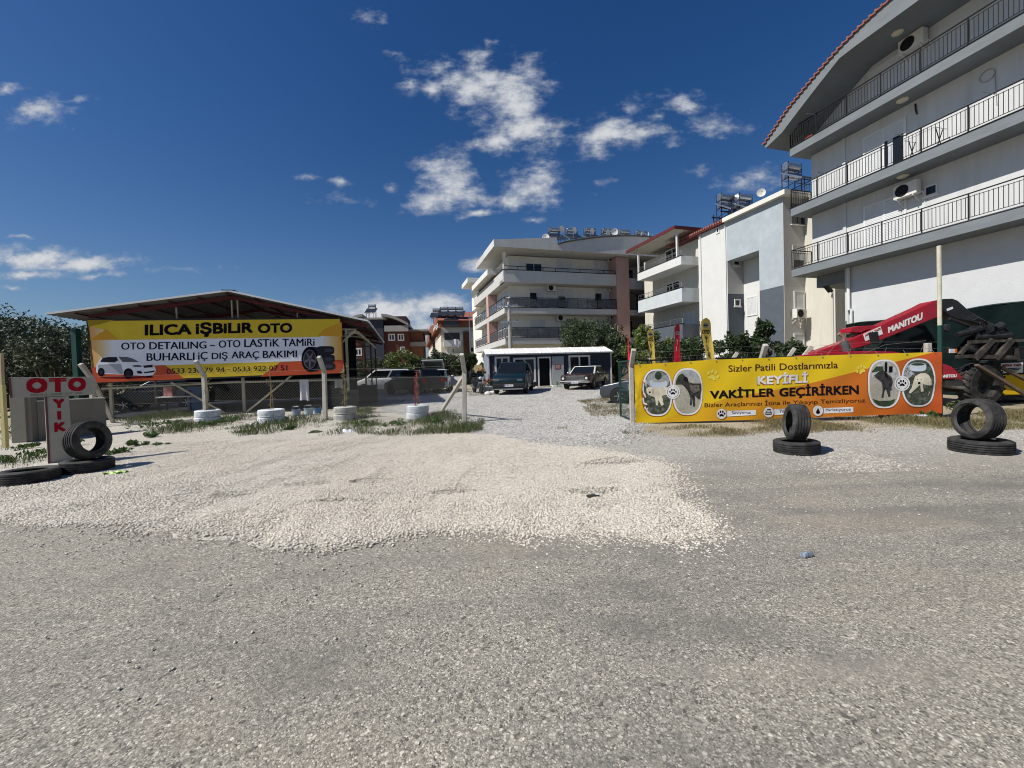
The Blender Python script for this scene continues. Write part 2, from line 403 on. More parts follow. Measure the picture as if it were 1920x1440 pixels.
# towards the verge the asphalt lies under loose light chippings
vv = N('ShaderNodeTexVoronoi', t); vv.inputs['Scale'].default_value = 48; L(co, vv.inputs['Vector'], t); sp = N('ShaderNodeSeparateColor', t); L(vv.outputs['Color'], sp.inputs[0], t)
rp = N('ShaderNodeValToRGB', t); cr = rp.color_ramp
for p_, c_ in ((0,(.19,.183,.168)),(1,(.50,.475,.43)),(.35,(.30,.288,.262)),(.7,(.39,.372,.335))):
    if p_ in (0, 1): e = cr.elements[p_]
    else: e = cr.elements.new(p_)
    e.color = tuple(c_)+(1,)
L(sp.outputs[0], rp.inputs[0], t)
sx = N('ShaderNodeSeparateXYZ', t); L(co, sx.inputs[0], t); nn = NZ(co, 1.3, 6, .65, t)
ma = N('ShaderNodeMath', t, operation='MULTIPLY_ADD'); L(nn.outputs[0], ma.inputs[0], t); ma.inputs[1].default_value = 2.6; L(sx.outputs[1], ma.inputs[2], t)
r = N('ShaderNodeMapRange', t, interpolation_type='SMOOTHSTEP'); L(ma.outputs[0], r.inputs[0], t); r.inputs[1].default_value = 6.5; r.inputs[2].default_value = 9.0; r.inputs[4].default_value = .88
mm = N('ShaderNodeMix', t, data_type='RGBA'); L(r.outputs[0], mm.inputs[0], t); L(col, mm.inputs[6], t); L(rp.outputs[0], mm.inputs[7], t); L(mm.outputs[2], bs.inputs['Base Color'], t)
def strip(name, x0, x1, nx, y0, y1, ny, fz, m):
    X, Y = np.meshgrid(np.linspace(x0, x1, nx+1), np.linspace(y0, y1, ny+1)); P = np.c_[X.ravel(), Y.ravel()]
    i, j = np.meshgrid(np.arange(nx), np.arange(ny)); a = (j*(nx+1)+i).ravel()
    return P, np.c_[a, a+1, a+nx+2, a+nx+1]
P, F = strip('road', -70, 70, 420, -9, 10.6, 90, None, None)
e = P[:, 1]-9.75-.35*nz2(P, .9)
Z = np.where(e > 0, -.012-np.clip(e, 0, 1)*.12, -.012*np.clip(1+e/.6, 0, 1)) + .006*nz2(P, .5)
tag(npmesh('road', np.c_[P, Z], F, m_road, smooth=True), None, None, kind='structure')

BARE = [(700,906,75,6),(575,912,65,5),(1110,924,55,7),(455,928,60,5),(640,944,60,5),(1150,868,60,6),(860,925,50,5)]
BW = [(tuple(gp(x, y))[:2], abs(gp(x+rx, y).x-gp(x, y).x), abs(gp(x, y-ry).y-gp(x, y+ry).y)/2) for x, y, rx, ry in BARE]
def bare_spots(P):
    v = np.zeros(len(P))
    for (c, a, b_) in BW: v = np.maximum(v, np.exp(-(((P[:, 0]-c[0])/a)**2+((P[:, 1]-c[1])/b_)**2)*1.2))
    return np.clip((v+.16*nz2(P, 3)-.35)/.25, 0, 1)
# cream limestone chippings spread over the entrance
GRAV = [(-260,960),(0,1000),(180,1000),(330,1008),(560,1022),(700,1018),(900,1016),(1100,1024),(1290,1030),(1368,1012),(1345,950),(1322,905),(1292,868),(1150,838),(1010,826),(950,813),(905,800),(880,788),(850,776),(600,770),(380,768),(150,775),(-120,790),(-300,860)]
GP = [tuple(gp(x, y))[:2] for x, y in GRAV]
m_grav, *_ = surf('chippings', [(.51,.475,.405),(.585,.55,.485),(.35,.32,.265),(.64,.61,.55),(.445,.41,.345)], [(44,.5),(30,.5)], rough=.95, bump=.9,
    stain=[(.8,.56,.75,(.36,.30,.225),.55,(1,1.5,1)),(2.2,.62,.75,(.33,.31,.285),.45,(1,2,1))])
P, F = strip('gravel', -19, 5, 400, 2.4, 17.5, 252, None, None)
sd = sdf(P, GP)-.1+.07*nz2(P, 1.6)+.05*nz2(P, 5)
Z = GZ(P)+np.clip((sd-.22)/.35, -1.5, 1)*.024+.004+(.003*nz2(P, 6)+.006*nz2(P, 1.2))*np.clip(sd/.4, 0, 1)
keep = (sd[F] > -.25).any(1); F = F[keep]; u, inv = np.unique(F, return_inverse=True)
bd_ = bare_spots(P); Z = Z-.045*bd_*(P[:, 1] < 9)
tag(npmesh('gravel', np.c_[P, Z][u], inv.reshape(F.shape), m_grav, smooth=True), None, None, kind='structure')

# grey crushed stone of the yard
YP = [(-2.0,11.2),(-.7,9.3),(.6,8.3),(2.7,8.5),(3.3,10.4),(3.6,11.6),(4.3,15),(5.2,17.5),(7.6,22.5),(8.5,28.3),(-1.6,29.3),(-3.4,27.3),(-8,29),(-9.5,25),(-6.2,22.5),(-5.2,17),(-3.4,14.6)]
m_yard, *_ = surf('yard_stone', [(.33,.32,.30),(.47,.46,.43),(.20,.195,.185),(.56,.545,.515),(.40,.385,.36)], [(30,.5),(17,.5)], rough=.95, bump=.8,
    stain=[(.7,.6,.78,(.24,.22,.15),.6,(1,1,1)),(1.6,.6,.75,(.29,.285,.27),.4,(1,1,1))])
P, F = strip('yard', -10.5, 9.5, 200, 8.4, 30.2, 220, None, None)
sd = sdf(P, YP)+.22*nz2(P, 1.3)
Z = GZ(P)+np.clip(sd/.4, -1, 1)*.02-.004+.004*nz2(P, 3)
keep = (sd[F] > -.3).any(1); F = F[keep]; u, inv = np.unique(F, return_inverse=True)
tag(npmesh('yard', np.c_[P, Z][u], inv.reshape(F.shape), m_yard, smooth=True), None, None, kind='structure')

# loose stones
_SV = np.array([[-1,-1,-.6],[1,-.8,-.7],[.8,1,-.6],[-.9,.9,-.7],[-.7,-.8,.7],[.7,-.7,.6],[.8,.6,.75],[-.6,.8,.6]], float)
_SF = np.array([[0,3,2,1],[4,5,6,7],[0,1,5,4],[1,2,6,5],[2,3,7,6],[3,0,4,7]])
def stones(name, P, Zb, size, m, label):
    n = len(P); a = rng.uniform(0, 6.283, n); bt = rng.normal(0, .35, n)
    s = size[:, None]*rng.uniform(.65, 1.25, (n, 3))*np.array([1.15, .85, .6])
    V = _SV[None]*s[:, None, :]+rng.normal(0, .16, (n, 8, 3))*s[:, None, :]
    cb, sb = np.cos(bt)[:, None], np.sin(bt)[:, None]; y = V[..., 1]*cb-V[..., 2]*sb; z = V[..., 1]*sb+V[..., 2]*cb
    ca, sa = np.cos(a)[:, None], np.sin(a)[:, None]; x = V[..., 0]*ca-y*sa; y2 = V[..., 0]*sa+y*ca
    R = np.stack([x+P[:, :1], y2+P[:, 1:2], z+(Zb+size*.25)[:, None]], -1).reshape(-1, 3)
    F = (_SF[None]+8*np.arange(n)[:, None, None]).reshape(-1, 4)
    o = npmesh(name, R, F, m); return tag(o, label, 'gravel', kind='stuff')
m_st = stonem('limestone_chips', [(.54,.495,.42),(.615,.57,.50),(.345,.31,.25),(.67,.635,.565),(.45,.405,.335),(.585,.54,.465)])
C = np.c_[rng.uniform(-9, 4, 380000), 2.6+7.9*rng.uniform(0, 1, 380000)**1.35]
sd = sdf(C, GP)-.1+.07*nz2(C, 1.6)+.05*nz2(C, 5)
bare = (nz2(C, .8) > 1.3) | (bare_spots(C) > .4)
pr_ = np.where(bare, .3, 1)*.9*np.clip((sd+.18)/.5, 0, 1)**1.3+np.where(sd < .1, np.exp(np.minimum(sd, 0)/.6)*.026, 0)
vis = np.abs(C[:, 0]) < C[:, 1]*1.32+.3
k = (rng.uniform(0, 1, len(C)) < pr_) & vis; C = C[k]; sdk = sd[k]
Zb = np.maximum(np.clip((sdk-.22)/.35, -1.5, 1)*.024+.004+.006*nz2(C, 1.2)*np.clip(sdk/.4, 0, 1), 0)
stones('gravel_chips', C, Zb, rng.uniform(.0055, .0135, len(C))*np.clip(.95+sdk*.6, .5, 1), m_st, 'cream limestone chips spread over the yard entrance and its ragged edge')
# a thinner spill of pale stones by the right-hand tyres and along the verge
SP = [tuple(gp(x, y))[:2] for x, y in [(1520,848),(1580,840),(1720,872),(1700,892),(1600,892),(1520,880)]]
C = np.c_[rng.uniform(1.5, 14, 60000), rng.uniform(5.6, 10.2, 60000)]
sd = sdf(C, SP)+.2*nz2(C, 1.5); pr_ = np.where(sd > 0, .8, np.exp(sd/.3)*.5)+.11*np.clip((C[:, 1]-6.0)/2.5, 0, 1)
k = rng.uniform(0, 1, len(C)) < pr_; C = C[k]
m_st2 = stonem('pale_chips', [(.42,.40,.36),(.52,.49,.44),(.31,.295,.27),(.58,.55,.49),(.26,.25,.23)])
stones('verge_chips', C, np.zeros(len(C)), rng.uniform(.006, .013, len(C)), m_st2, 'pale loose stones scattered along the road verge by the banner')
C = np.c_[rng.uniform(-9, 8.5, 160000), rng.uniform(8.1, 27, 160000)]
sd = sdf(C, YP)+.22*nz2(C, 1.3); k = (rng.uniform(0, 1, len(C)) < .85*np.clip((sd+.35)/1.3, 0, 1)*np.clip(1.25-(C[:, 1]-9)/22, .3, 1)*(nz2(C, .9) < 1.2)); C = C[k]
m_st3 = stonem('crushed_grey_chips', [(.42,.41,.385),(.53,.52,.49),(.22,.215,.205),(.61,.60,.57),(.32,.31,.29)])
stones('yard_chips', C, GZ(C)+.012, rng.uniform(.012, .022, len(C)), m_st3, 'grey and white crushed stone lying over the yard before the cabin')
C = np.c_[rng.uniform(-4, 5, 9000), rng.uniform(1.5, 5.5, 9000)]; k = rng.uniform(0, 1, len(C)) < .05+.25*np.clip((C[:, 1]-3.5)/2, 0, 1); C = C[k]
stones('road_grit', C, np.zeros(len(C)), rng.uniform(.003, .009, len(C)), m_st2, 'small grit and stones lying loose on the grey asphalt')

# ------------------------------------------------------------------ grass and weeds
def blades(P, Zb, h, w, lean=.45):
    n = len(P); a = rng.uniform(0, 6.283, n); l = rng.uniform(.05, lean, n)*h; da = rng.uniform(0, 6.283, n)
    dx, dy = np.cos(a)*w, np.sin(a)*w; lx, ly = np.cos(da)*l, np.sin(da)*l
    z0 = Zb-.01
    V = np.stack([np.c_[P[:, 0]-dx, P[:, 1]-dy, z0], np.c_[P[:, 0]+dx, P[:, 1]+dy, z0],
        np.c_[P[:, 0]+dx*.7+lx*.4, P[:, 1]+dy*.7+ly*.4, z0+h*.6], np.c_[P[:, 0]+lx, P[:, 1]+ly, z0+h*np.sqrt(1-np.clip((l/h)**2, 0, .8))]], 1).reshape(-1, 3)
    F = (np.array([[0, 1, 2, 3]])+4*np.arange(n)[:, None]); return V, F
def scatter_px(polys, n, keepf=None):
    pts = []
    for poly, k in polys:
        W_ = np.array([tuple(gp(x, y))[:2] for x, y in poly]); lo, hi = W_.min(0), W_.max(0)
        c = rng.uniform(lo, hi, (int(k*n*3), 2)); s = sdf(c, W_)+.15*nz2(c, 2.3); c = c[s > 0][:int(k*n)]; pts.append(c)
    return np.concatenate(pts)
m_green = leafm('weed_green', (.04,.066,.018), (.155,.16,.065), (.075,.11,.03))
m_dry = leafm('dry_grass', (.18,.145,.07), (.085,.10,.035), (.28,.225,.12))
def grass(name, polys, n, hr, w, m, label, clump=1.1):
    P = scatter_px(polys, n); c = nz2(P, clump); k = c > -.15+rng.normal(0, .5, len(P)); P = P[k]; c = c[k]
    h = rng.uniform(hr[0], hr[1], len(P))*np.clip(.6+.35*c, .35, 1.5)
    V, F = blades(P, GZ(P)+.01, h, rng.uniform(.4, 1, len(P))*w); tag(npmesh(name, V, F, m), label, 'grass', kind='stuff')
grass('weeds', [([(640,772),(880,772),(905,806),(880,816),(700,818),(625,808)],.52),([(230,772),(420,778),(470,806),(330,818),(235,812)],.28),([(420,780),(640,780),(640,818),(420,822)],.16),
    ([(0,800),(90,805),(80,900),(0,905)],.1)], 48000, (.06,.27), .006, m_green, 'green weeds growing along the foot of the wire fence')
grass('dry_grass', [([(1150,790),(1330,796),(1480,790),(1780,778),(1930,772),(1930,806),(1760,812),(1550,812),(1400,818),(1200,818)],1)], 42000, (.05,.18), .006, m_dry, 'dry straw coloured grass along the foot of the yellow banner')
grass('verge_grass', [([(1580,790),(1780,785),(1920,780),(1920,800),(1700,810),(1560,806)],.7),([(1170,800),(1330,800),(1330,815),(1170,815)],.3)], 6000, (.05,.16), .006, m_green, 'green tufts among the dry grass below the banner')
grass('yard_grass', [([(1085,752),(1150,742),(1188,752),(1188,794),(1120,794)],1.6),([(1000,798),(1060,800),(1050,806),(1000,804)],.1),([(1000,727),(1130,729),(1140,734),(1010,734)],.15),([(880,735),(925,737),(920,745),(880,744)],.1)], 7000, (.04,.14), .008, m_dry, 'sparse dry grass growing through the grey yard gravel')
def leafcloud(C, r, n, size, asp=.5, flat=0.0):
    """n leaf faces spread through a set of ellipsoidal clumps"""
    C = np.asarray(C, float); r = np.asarray(r, float); 
    if r.ndim == 1: r = np.repeat(r[:, None], 3, 1)
    vol = r.prod(1); i = rng.choice(len(C), n, p=vol**.8/(vol**.8).sum())
    d = rng.normal(size=(n, 3)); d /= np.linalg.norm(d, axis=1)[:, None]; rad = rng.uniform(.12, 1, n)**(.42)
    c = C[i]+d*r[i]*rad[:, None]
    a = rng.normal(size=(n, 3)); a[:, 2] *= (1-flat); a /= np.linalg.norm(a, axis=1)[:, None]
    b = np.cross(a, rng.normal(size=(n, 3))); b /= np.linalg.norm(b, axis=1)[:, None]
    s = size*rng.uniform(.6, 1.35, n)[:, None]
    V = np.stack([c-a*s, c+b*s*asp, c+a*s, c-b*s*asp], 1).reshape(-1, 3)
    return V, np.array([[0, 1, 2, 3]])+4*np.arange(n)[:, None]
def weedplant(x, y, r, h, m, label, n=170, leaf=.045):
    z = gz(x, y); t = thing('weed_plant', label, 'plant', (x, y, z), group='leafy weeds by the fence')
    k = 7; C = np.c_[rng.normal(0, r*.5, k), rng.normal(0, r*.5, k), rng.uniform(.3, .85, k)*h]; V, F = leafcloud(C, np.c_[np.full(k, r*.45), np.full(k, r*.45), np.full(k, h*.3)], n, leaf, .45)
    V[:, 2] = np.maximum(V[:, 2], .005); npmesh('foliage', V, F, m, t)
    b = MB()
    for c in C: b.tube((0, 0, 0), tuple(c), .006, .003, 5)
    b.build('stem', mat('weed_stem', (.10,.13,.04)), t)
m_weed = leafm('broad_weed', (.045,.085,.02), (.10,.15,.035), (.07,.12,.03))
for (px, py, r, h, lb) in [(258,838,.2,.16,'low dark green weed on the cream gravel right of the standing tyre'),(275,805,.28,.3,'bushy weed at the foot of the leaning fence brace'),(330,800,.34,.26,'wide leafy weed beside the first white tyre planter'),
    (285,822,.16,.2,'weed alone on the gravel in front of the fence brace'),(432,795,.3,.28,'dark leafy weed between the two left white planters'),(398,800,.22,.2,'weed in front of the first white tyre planter'),(545,808,.16,.14,'small weed on gravel right of the second white planter'),
    (460,812,.3,.06,'flat creeping weed below the second white planter'),(590,812,.22,.06,'flat creeping weed before the middle fence post'),(680,800,.28,.2,'leafy weed left of the fourth planter'),(740,800,.34,.2,'leafy weed below the planter with the red flowers'),(815,796,.38,.24,'leafy weed at the foot of the gate brace'),
    (45,860,.34,.18,'leafy weed by the far left tyre'),(22,868,.3,.16,'low weed at the very left edge behind the lying tyre'),(60,842,.22,.14,'weed in front of the concrete pillar'),(225,852,.2,.14,'weed beside the pair of stacked tyres'),(132,838,.22,.2,'weed seen through the standing left tyre'),(300,836,.14,.06,'flat weed near the tip of the sign shadow'),
    (1745,786,.16,.2,'weed at the right corner post of the banner'),(1800,775,.2,.34,'tall thin weed before the big machine tyre')]:
    g = gp(px, py); weedplant(g.x, g.y, r, h, m_weed, lb)
# ------------------------------------------------------------------ buildings
m_white = mat('white_stucco', (.55,.56,.56), .85, .05, 2.5, bump=.35, bsc=45, dirt=(.34,.34,.33), dsc=.9, damt=.42, stretch=(1,1.6,.22))
m_white2 = mat('cream_stucco', (.55,.53,.465), .85, .05, 2.5, bump=.3, bsc=45, dirt=(.36,.34,.30), dsc=.8, damt=.42, stretch=(1.4,1.4,.2))
m_fascia = mat('grey_fascia_paint', (.165,.185,.20), .7, .1, 2, bump=.15, bsc=30, dirt=(.10,.11,.115), dsc=.6, damt=.5, stretch=(.5,.5,2))
m_soffit = mat('grey_soffit', (.12,.128,.135), .8, .08, 1.5)
m_iron = mat('dark_iron', (.012,.012,.014), .75, .2, 6, spec=.2)
m_tile = mat('red_roof_tile', (.26,.095,.065), .8, .3, 6, dirt=(.22,.10,.07), dsc=3)
m_shutter = mat('white_shutter', (.63,.64,.65), .5, .04, 3)
m_frame = mat('white_window_frame', (.66,.66,.65), .45, .04, 3)
m_glass = glassm(); m_acw = mat('air_con_casing', (.62,.61,.57), .5, .08, 4, dirt=(.4,.36,.28), dsc=5, damt=.4)
m_black = mat('black_plastic', (.018,.018,.019), .5, .25, 8)
m_lampy = mat('opal_lamp_glass', (.55,.52,.40), .4, .05, 3)
m_curtain = mat('pale_curtain', (.45,.47,.5), .9, .15, 8)

def bars(b, ax, val, a0, a1, z0, z1, w=.06, t=.05, mull=1, trans=0):
    """a window frame on a wall face: outer bars plus mullions, butted, proud of the wall"""
    def bx(c0, c1, e0, e1):
        if ax == 0: b.box(val-t, val+.03, c0, c1, e0, e1)
        else: b.box(c0, c1, val-t, val+.03, e0, e1)
    lo, hi = min(a0, a1), max(a0, a1)
    bx(lo, lo+w, z0, z1); bx(hi-w, hi, z0, z1); bx(lo+w, hi-w, z0, z0+w); bx(lo+w, hi-w, z1-w, z1)
    for i in range(mull):
        c = lo+(hi-lo)*(i+1)/(mull+1); bx(c-w*.4, c+w*.4, z0+w, z1-w)
def facebox(b, ax, val, a0, a1, z0, z1, t0, t1):
    lo, hi = min(a0, a1), max(a0, a1)
    if ax == 0: b.box(val-t1, val-t0, lo, hi, z0, z1)
    else: b.box(lo, hi, val-t1, val-t0, z0, z1)
def slats(b, ax, val, a0, a1, z0, z1, p=.09, t=.03):
    z = z0
    while z < z1-.01:
        zz = min(z+p*.86, z1); facebox(b, ax, val, a0, a1, z, zz, -.01, t); z += p
def window(par, ax, val, a0, a1, z0, z1, mull=1, shut=(), w=.06, fm=None, gm=None, name='window', sill=False):
    lo, hi = min(a0, a1), max(a0, a1); b = MB(); bars(b, ax, val, lo, hi, z0, z1, w, .05, mull)
    o = b.build(name, fm or m_frame, par)
    g = MB(); facebox(g, ax, val, lo+w*.5, hi-w*.5, z0+w*.5, z1-w*.5, -.02, .012); g.build('pane', gm or m_glass, o)
    n = mull+1
    for (i, f) in shut:
        s = MB(); c0 = lo+(hi-lo)*i/n+(w if i == 0 else w*.4); c1 = lo+(hi-lo)*(i+1)/n-(w if i == n-1 else w*.4); slats(s, ax, val, c0, c1, z1-w-(z1-z0-2*w)*f, z1-w, .07, .034); s.build('shutter', m_shutter, o)
    if sill:
        s = MB(); facebox(s, ax, val, lo-.05, hi+.05, z0-.06, z0-.003, -.02, .1); s.build('sill', m_frame, o)
    return o
def railing(b, p, q, h, sp=.12, post=1.3, r=.0075, pr=.018, bot=.1):
    p = Vector(p); q = Vector(q); n = max(1, int((q-p).length/sp)); up = Vector((0,0,1))
    b.beam(p+up*h, q+up*h, .05, .035); b.beam(p+up*bot, q+up*bot, .02, .02); b.beam(p+up*(h-.12), q+up*(h-.12), .018, .018)
    for i in range(n+1):
        t = p+(q-p)*(i/n); b.beam(t+up*bot, t+up*(h-.1), r*2)
    k = max(1, round((q-p).length/post))
    for i in range(k+1):
        t = p+(q-p)*(i/k); b.beam(t, t+up*h, pr*2)
def ac_proto():
    t = thing('air_conditioner', 'x', 'air conditioner', group='air conditioner units on the walls')
    b = MB(); b.box(-.42, .42, -.32, 0, 0, .58); b.build('casing', m_acw, t, bev=.02)
    b = MB(); 
    for k in range(6): b.lathe([(.05+.035*k, -.327), (.062+.035*k, -.327), (.062+.035*k, -.335), (.05+.035*k, -.335)], 20, True, ax=1, c=(-.1, 0, .29))
    for k in range(4): a = k*pi/4; b.beam((-.1+.25*cos(a), -.333, .29+.25*sin(a)), (-.1-.25*cos(a), -.333, .29-.25*sin(a)), .012)
    g = b.build('fan_grille', m_black, t)
    b = MB(); b.lathe([(0, -.3215), (.25, -.3215), (.25, -.324), (0, -.324)], 24, ax=1, c=(-.1, 0, .29)); b.build('fan_opening', mat('dark_void', (.01,.01,.01), .8, .1), g)
    for x in (-.3, .3): b = MB(); b.box(x-.02, x+.02, -.33, .12, -.045, -.002); b.beam((x, .1, -.3), (x, -.25, -.04), .03); b.build('bracket', m_acw, t)
    b = MB(); b.path([(.38, -.1, .1), (.47, -.02, .05), (.47, .1, -.15), (.45, .12, -.6)], .02, 6); b.build('hose', m_frame, t)
    return t
AC0 = ac_proto(); _acused = [False]
def place_ac(F, ax, val, a, z, label, sc=1.0):
    p = F.w((val, a, z) if ax == 0 else (a, val, z)); rz = F.a+(-pi/2 if ax == 0 else 0)
    if not _acused[0]:
        _acused[0] = True; AC0.location = p; AC0.rotation_euler = (0, 0, rz); AC0['label'] = label; AC0.scale = (sc,)*3; return AC0
    return dup(AC0, p, rz, label, sc)
m_steel = mat('galvanised_tank', (.42,.44,.46), .28, .15, 3, metal=.85)
m_panel = mat('solar_panel_glass', (.02,.025,.035), .12, .2, 2)
m_blueiron = mat('blue_black_iron', (.03,.03,.055), .6, .3, 5)
m_dish = mat('dish_paint', (.58,.57,.54), .5, .1, 4)
def heater_proto():
    t = thing('solar_water_heater', 'x', 'solar water heater', group='solar water heaters on the roofs')
    for nm, z, r, l in (('tank', 1.75, .3, .62), ('lower_tank', 1.12, .24, .62)):
        b = MB(); b.lathe([(0, -l), (r*.9, -l), (r, -l+.03), (r, l-.03), (r*.9, l), (0, l)], 20, ax=0, c=(0, .1, z)); b.build(nm, m_steel, t, smooth=True)
    b = MB(); 
    for x in (-.95, .03):
        b.T = Matrix.Translation((x, -1.35, .28)) @ Matrix.Rotation(radians(33), 4, 'X'); b.box(0, .92, 0, 1.75, 0, .08)
    b.T = None; p = b.build('collector_panel', m_panel, t)
    b = MB()
    for x in (-.95, -.02, .96): b.beam((x, -1.37, .27), (x, .1, 1.225), .05, .1)
    b.build('panel_frame', m_steel, p)
    b = MB()
    for x in (-.62, .62):
        for y in (-.15, .35): b.beam((x, y, -.6), (x, y, 2.0), .05)
        b.beam((x, -.15, 1.42), (x, .35, 1.42), .05); b.beam((x, -.15, .85), (x, .35, .85), .05); b.beam((x, -1.3, -.6), (x, -1.3, .3), .05); b.beam((x, -1.3, -.1), (x, .3, .8), .04)
    b.beam((-.9, -1.3, .2), (.9, -1.3, .2), .05); b.beam((-.62, .35, .2), (.62, .35, .9), .04)
    b.build('stand', m_blueiron, t)
    return t
H0 = heater_proto(); _hu = [False]
def place_heater(p, rz, label, sc=1.0):
    if not _hu[0]:
        _hu[0] = True; H0.location = p; H0.rotation_euler = (0, 0, rz); H0['label'] = label; H0.scale = (sc,)*3; return H0
    return dup(H0, p, rz, label, sc)
def dish_proto():
    t = thing('satellite_dish', 'x', 'satellite dish', group='satellite dishes on the roofs')
    b = MB(); b.lathe([(0, 0), (.15, -.01), (.28, -.045), (.36, -.09), (.375, -.09), (.29, -.03), (.15, .012), (0, .022)], 22, ax=1, c=(0, -.1, .75)); b.build('reflector', m_dish, t, smooth=True)
    b = MB(); b.tube((0, 0, 0), (0, 0, .8), .025, n=6); b.build('mast', m_steel, t)
    b = MB(); b.tube((0, -.15, .42), (0, -.55, .7), .012, n=5); b.box(-.04, .04, -.6, -.52, .67, .76); b.build('receiver_arm', m_steel, t)
    return t
D0 = dish_proto(); _du = [False]
def place_dish(p, rot, label, sc=1.0):
    if not _du[0]:
        _du[0] = True; D0.location = p; D0.rotation_euler = rot; D0['label'] = label; D0.scale = (sc,)*3; return D0
    return dup(D0, p, None, label, sc, rot)

# --- tall apartment block on the right with grey balcony bands
def right_block():
    o = at(1484, 504.4, 22.2); F = Frame((o.x, o.y, 0), 15.5); k = 22.2/19.8
    zk = lambda z: 1.5+(z-1.5)*k
    t = thing('apartment_block', 'tall white apartment block with grey balcony bands and curved tiled roof', 'apartment block', F.w((0,0,0)), F.a, 'apartment blocks')
    XW = 1.12; YE = -.29; YN = -17.0; SL = [zk(6.09), zk(8.97), zk(11.79)]; TH = .41
    low = [(.85,12.22),(-.05,12.47),(-.9,12.98),(-1.9,13.55),(-2.68,13.97),(-3.3,14.0),(-17/k,14.0)]
    top = [(.88,12.45),(-.36,13.32),(-1.1,13.68),(-1.86,14.02),(-2.76,14.36),(-3.46,14.55),(-4.1,14.67),(-4.9,14.75),(-6,14.8),(-17/k,14.8)]
    low = [(y*k, zk(z)) for y, z in low]; top = [(y*k, zk(z)) for y, z in top]
    # upper walls follow the roof's underside
    XT = 1.5; wl = [(YN, SL[2]), (YE, SL[2]), (YE, zk(12.62))]+[(y, z+.03) for y, z in low if y < YE]
    b = MB(); b.prism([(y, z) for y, z in wl], XT, 9.5, ax=0); b.build('wall', m_white, t)
    b = MB(); b.box(XW, 9.5, YN, YE, SL[0]-TH+.02, SL[2]-TH+.05); b.build('wall', m_white, t)
    b = MB(); b.box(XW, 9.5, YN, -1.97, -.1, SL[0]-TH+.01); b.build('wall', mat('white_stucco_lower', (.53,.545,.555), .9, .04, 2, bump=.5, bsc=70, dirt=(.5,.5,.5), dsc=.4, damt=.25), t)
    b = MB(); b.box(XW+.2, 6, -1.965, YE-.05, SL[0]-TH-.62, SL[0]-TH-.003); b.build('beam', m_fascia, t)
    XT = 1.5
    for i, z in enumerate(SL):
        b = MB(); b.box(0, (XT if i == 2 else XW)-.002, YN, 0, z-TH, z); b.box((XT if i == 2 else XW)-.001, 5, YE+.002, 0, z-TH, z); s = b.build('balcony_slab', m_fascia, t)
        b = MB(); b.box(-.03, .06, YN, .03, z+.003, z+.03); b.box(.061, 5, -.05, .03, z+.003, z+.03); b.build('coping', m_iron if i else mat('dark_coping', (.08,.08,.085), .6, .1), s)
        h = .98
        b = MB(); railing(b, (.05, YN, z+.03), (.05, 0, z+.03), h, .125, 1.42); railing(b, (.05, 0, z+.03), (2.8, 0, z+.03), h, .125, 1.4); b.build('railing', m_iron, t)
    b = MB(); poly = top+low[::-1]; b.prism(poly, -.58, 10.0, ax=0); b.build('roof', m_fascia, t)
    b = MB(); acc = 0
    for (y0, z0), (y1, z1) in zip(top[:-1], top[1:]):
        d = sqrt((y1-y0)**2+(z1-z0)**2); s = acc
        while s < d:
            f = s/d; y = y0+(y1-y0)*f; z = z0+(z1-z0)*f; dy, dz = (y1-y0)/d, (z1-z0)/d
            b.beam((-.66, y, z+.03), (1.5, y, z+.03), .27, .06, up=(0, -dz*.0+abs(dy)*0+0, 1)); b.tube((-.67, y-dy*.1, z+.075-dz*.1), (1.5, y-dy*.1, z+.065-dz*.1), .05, n=8); s += .23
        acc = s-d
    b.build('roof_tiles', m_tile, t)
    b = MB()
    for z0, z1 in ((SL[0], SL[1]-TH), (SL[1], SL[2]-TH)): b.box(XW-.06, XW-.001, -2.05, -1.9, z0+.003, z1-.003)
    b.box(XW-.06, XW-.001, -2.12, -1.97, .2, SL[0]-TH-.003); b.build('pilaster', m_white, t)
    b = MB(); b.tube((XW-.13, -2.3, .2), (XW-.13, -2.3, zk(3.9)), .05, n=8); b.tube((XW-.13, -2.18, zk(3.85)), (XW-.13, -2.18, SL[0]-TH-.01), .07, n=8); b.build('downpipe', m_frame, t)
    z2 = lambda x, y: (1440+x/3.892, 250+y/3.892)
    H = lambda p, q: F.hit(p, q, 0, XW)
    a0, a1 = H(*z2(700, 540)), H(*z2(1015, 450))
    for i, zt in enumerate((a0[2], a0[2]+SL[1]-SL[0], a0[2]+SL[2]-SL[0]-.05)):
        window(t, 0, XT if i == 2 else XW, a0[1], a1[1], SL[i]+.05, zt, 1, ((1, 1.0), (0, .40 if i == 1 else 1.0)) if i != 1 else ((1, 1.0), (0, .27)), .09, name='balcony_door')
    c = MB(); ym = (a0[1]+a1[1])/2; c.box(XW-.02, XW-.014, ym-.35, ym-.15, SL[1]+.2, SL[1]+2.0); c.build('curtain', m_curtain, t)
    s0, s1 = H(*z2(1145, 400)), H(*z2(1240, 350)); window(t, 0, XW, s0[1], s1[1], H(*z2(1145, 460))[2]-.05, s0[2]+.03, 0, (), .05, sill=True)
    for i, (px, py) in enumerate(((1683, 61), (1692, 187), (1693, 330))):
        z = [top[4][1], SL[2], SL[1]][i]
        zc = [low[-1][1], SL[2]-TH, SL[1]-TH][i]; q = F.hit(px, py, 2, zc); b = MB(); b.lathe([(0, -.1), (.12, -.09), (.2, -.04), (.21, -.002), (0, -.002)], 20, c=(q[0], q[1], zc)); b.build('ceiling_lamp', m_lampy, t, smooth=True)
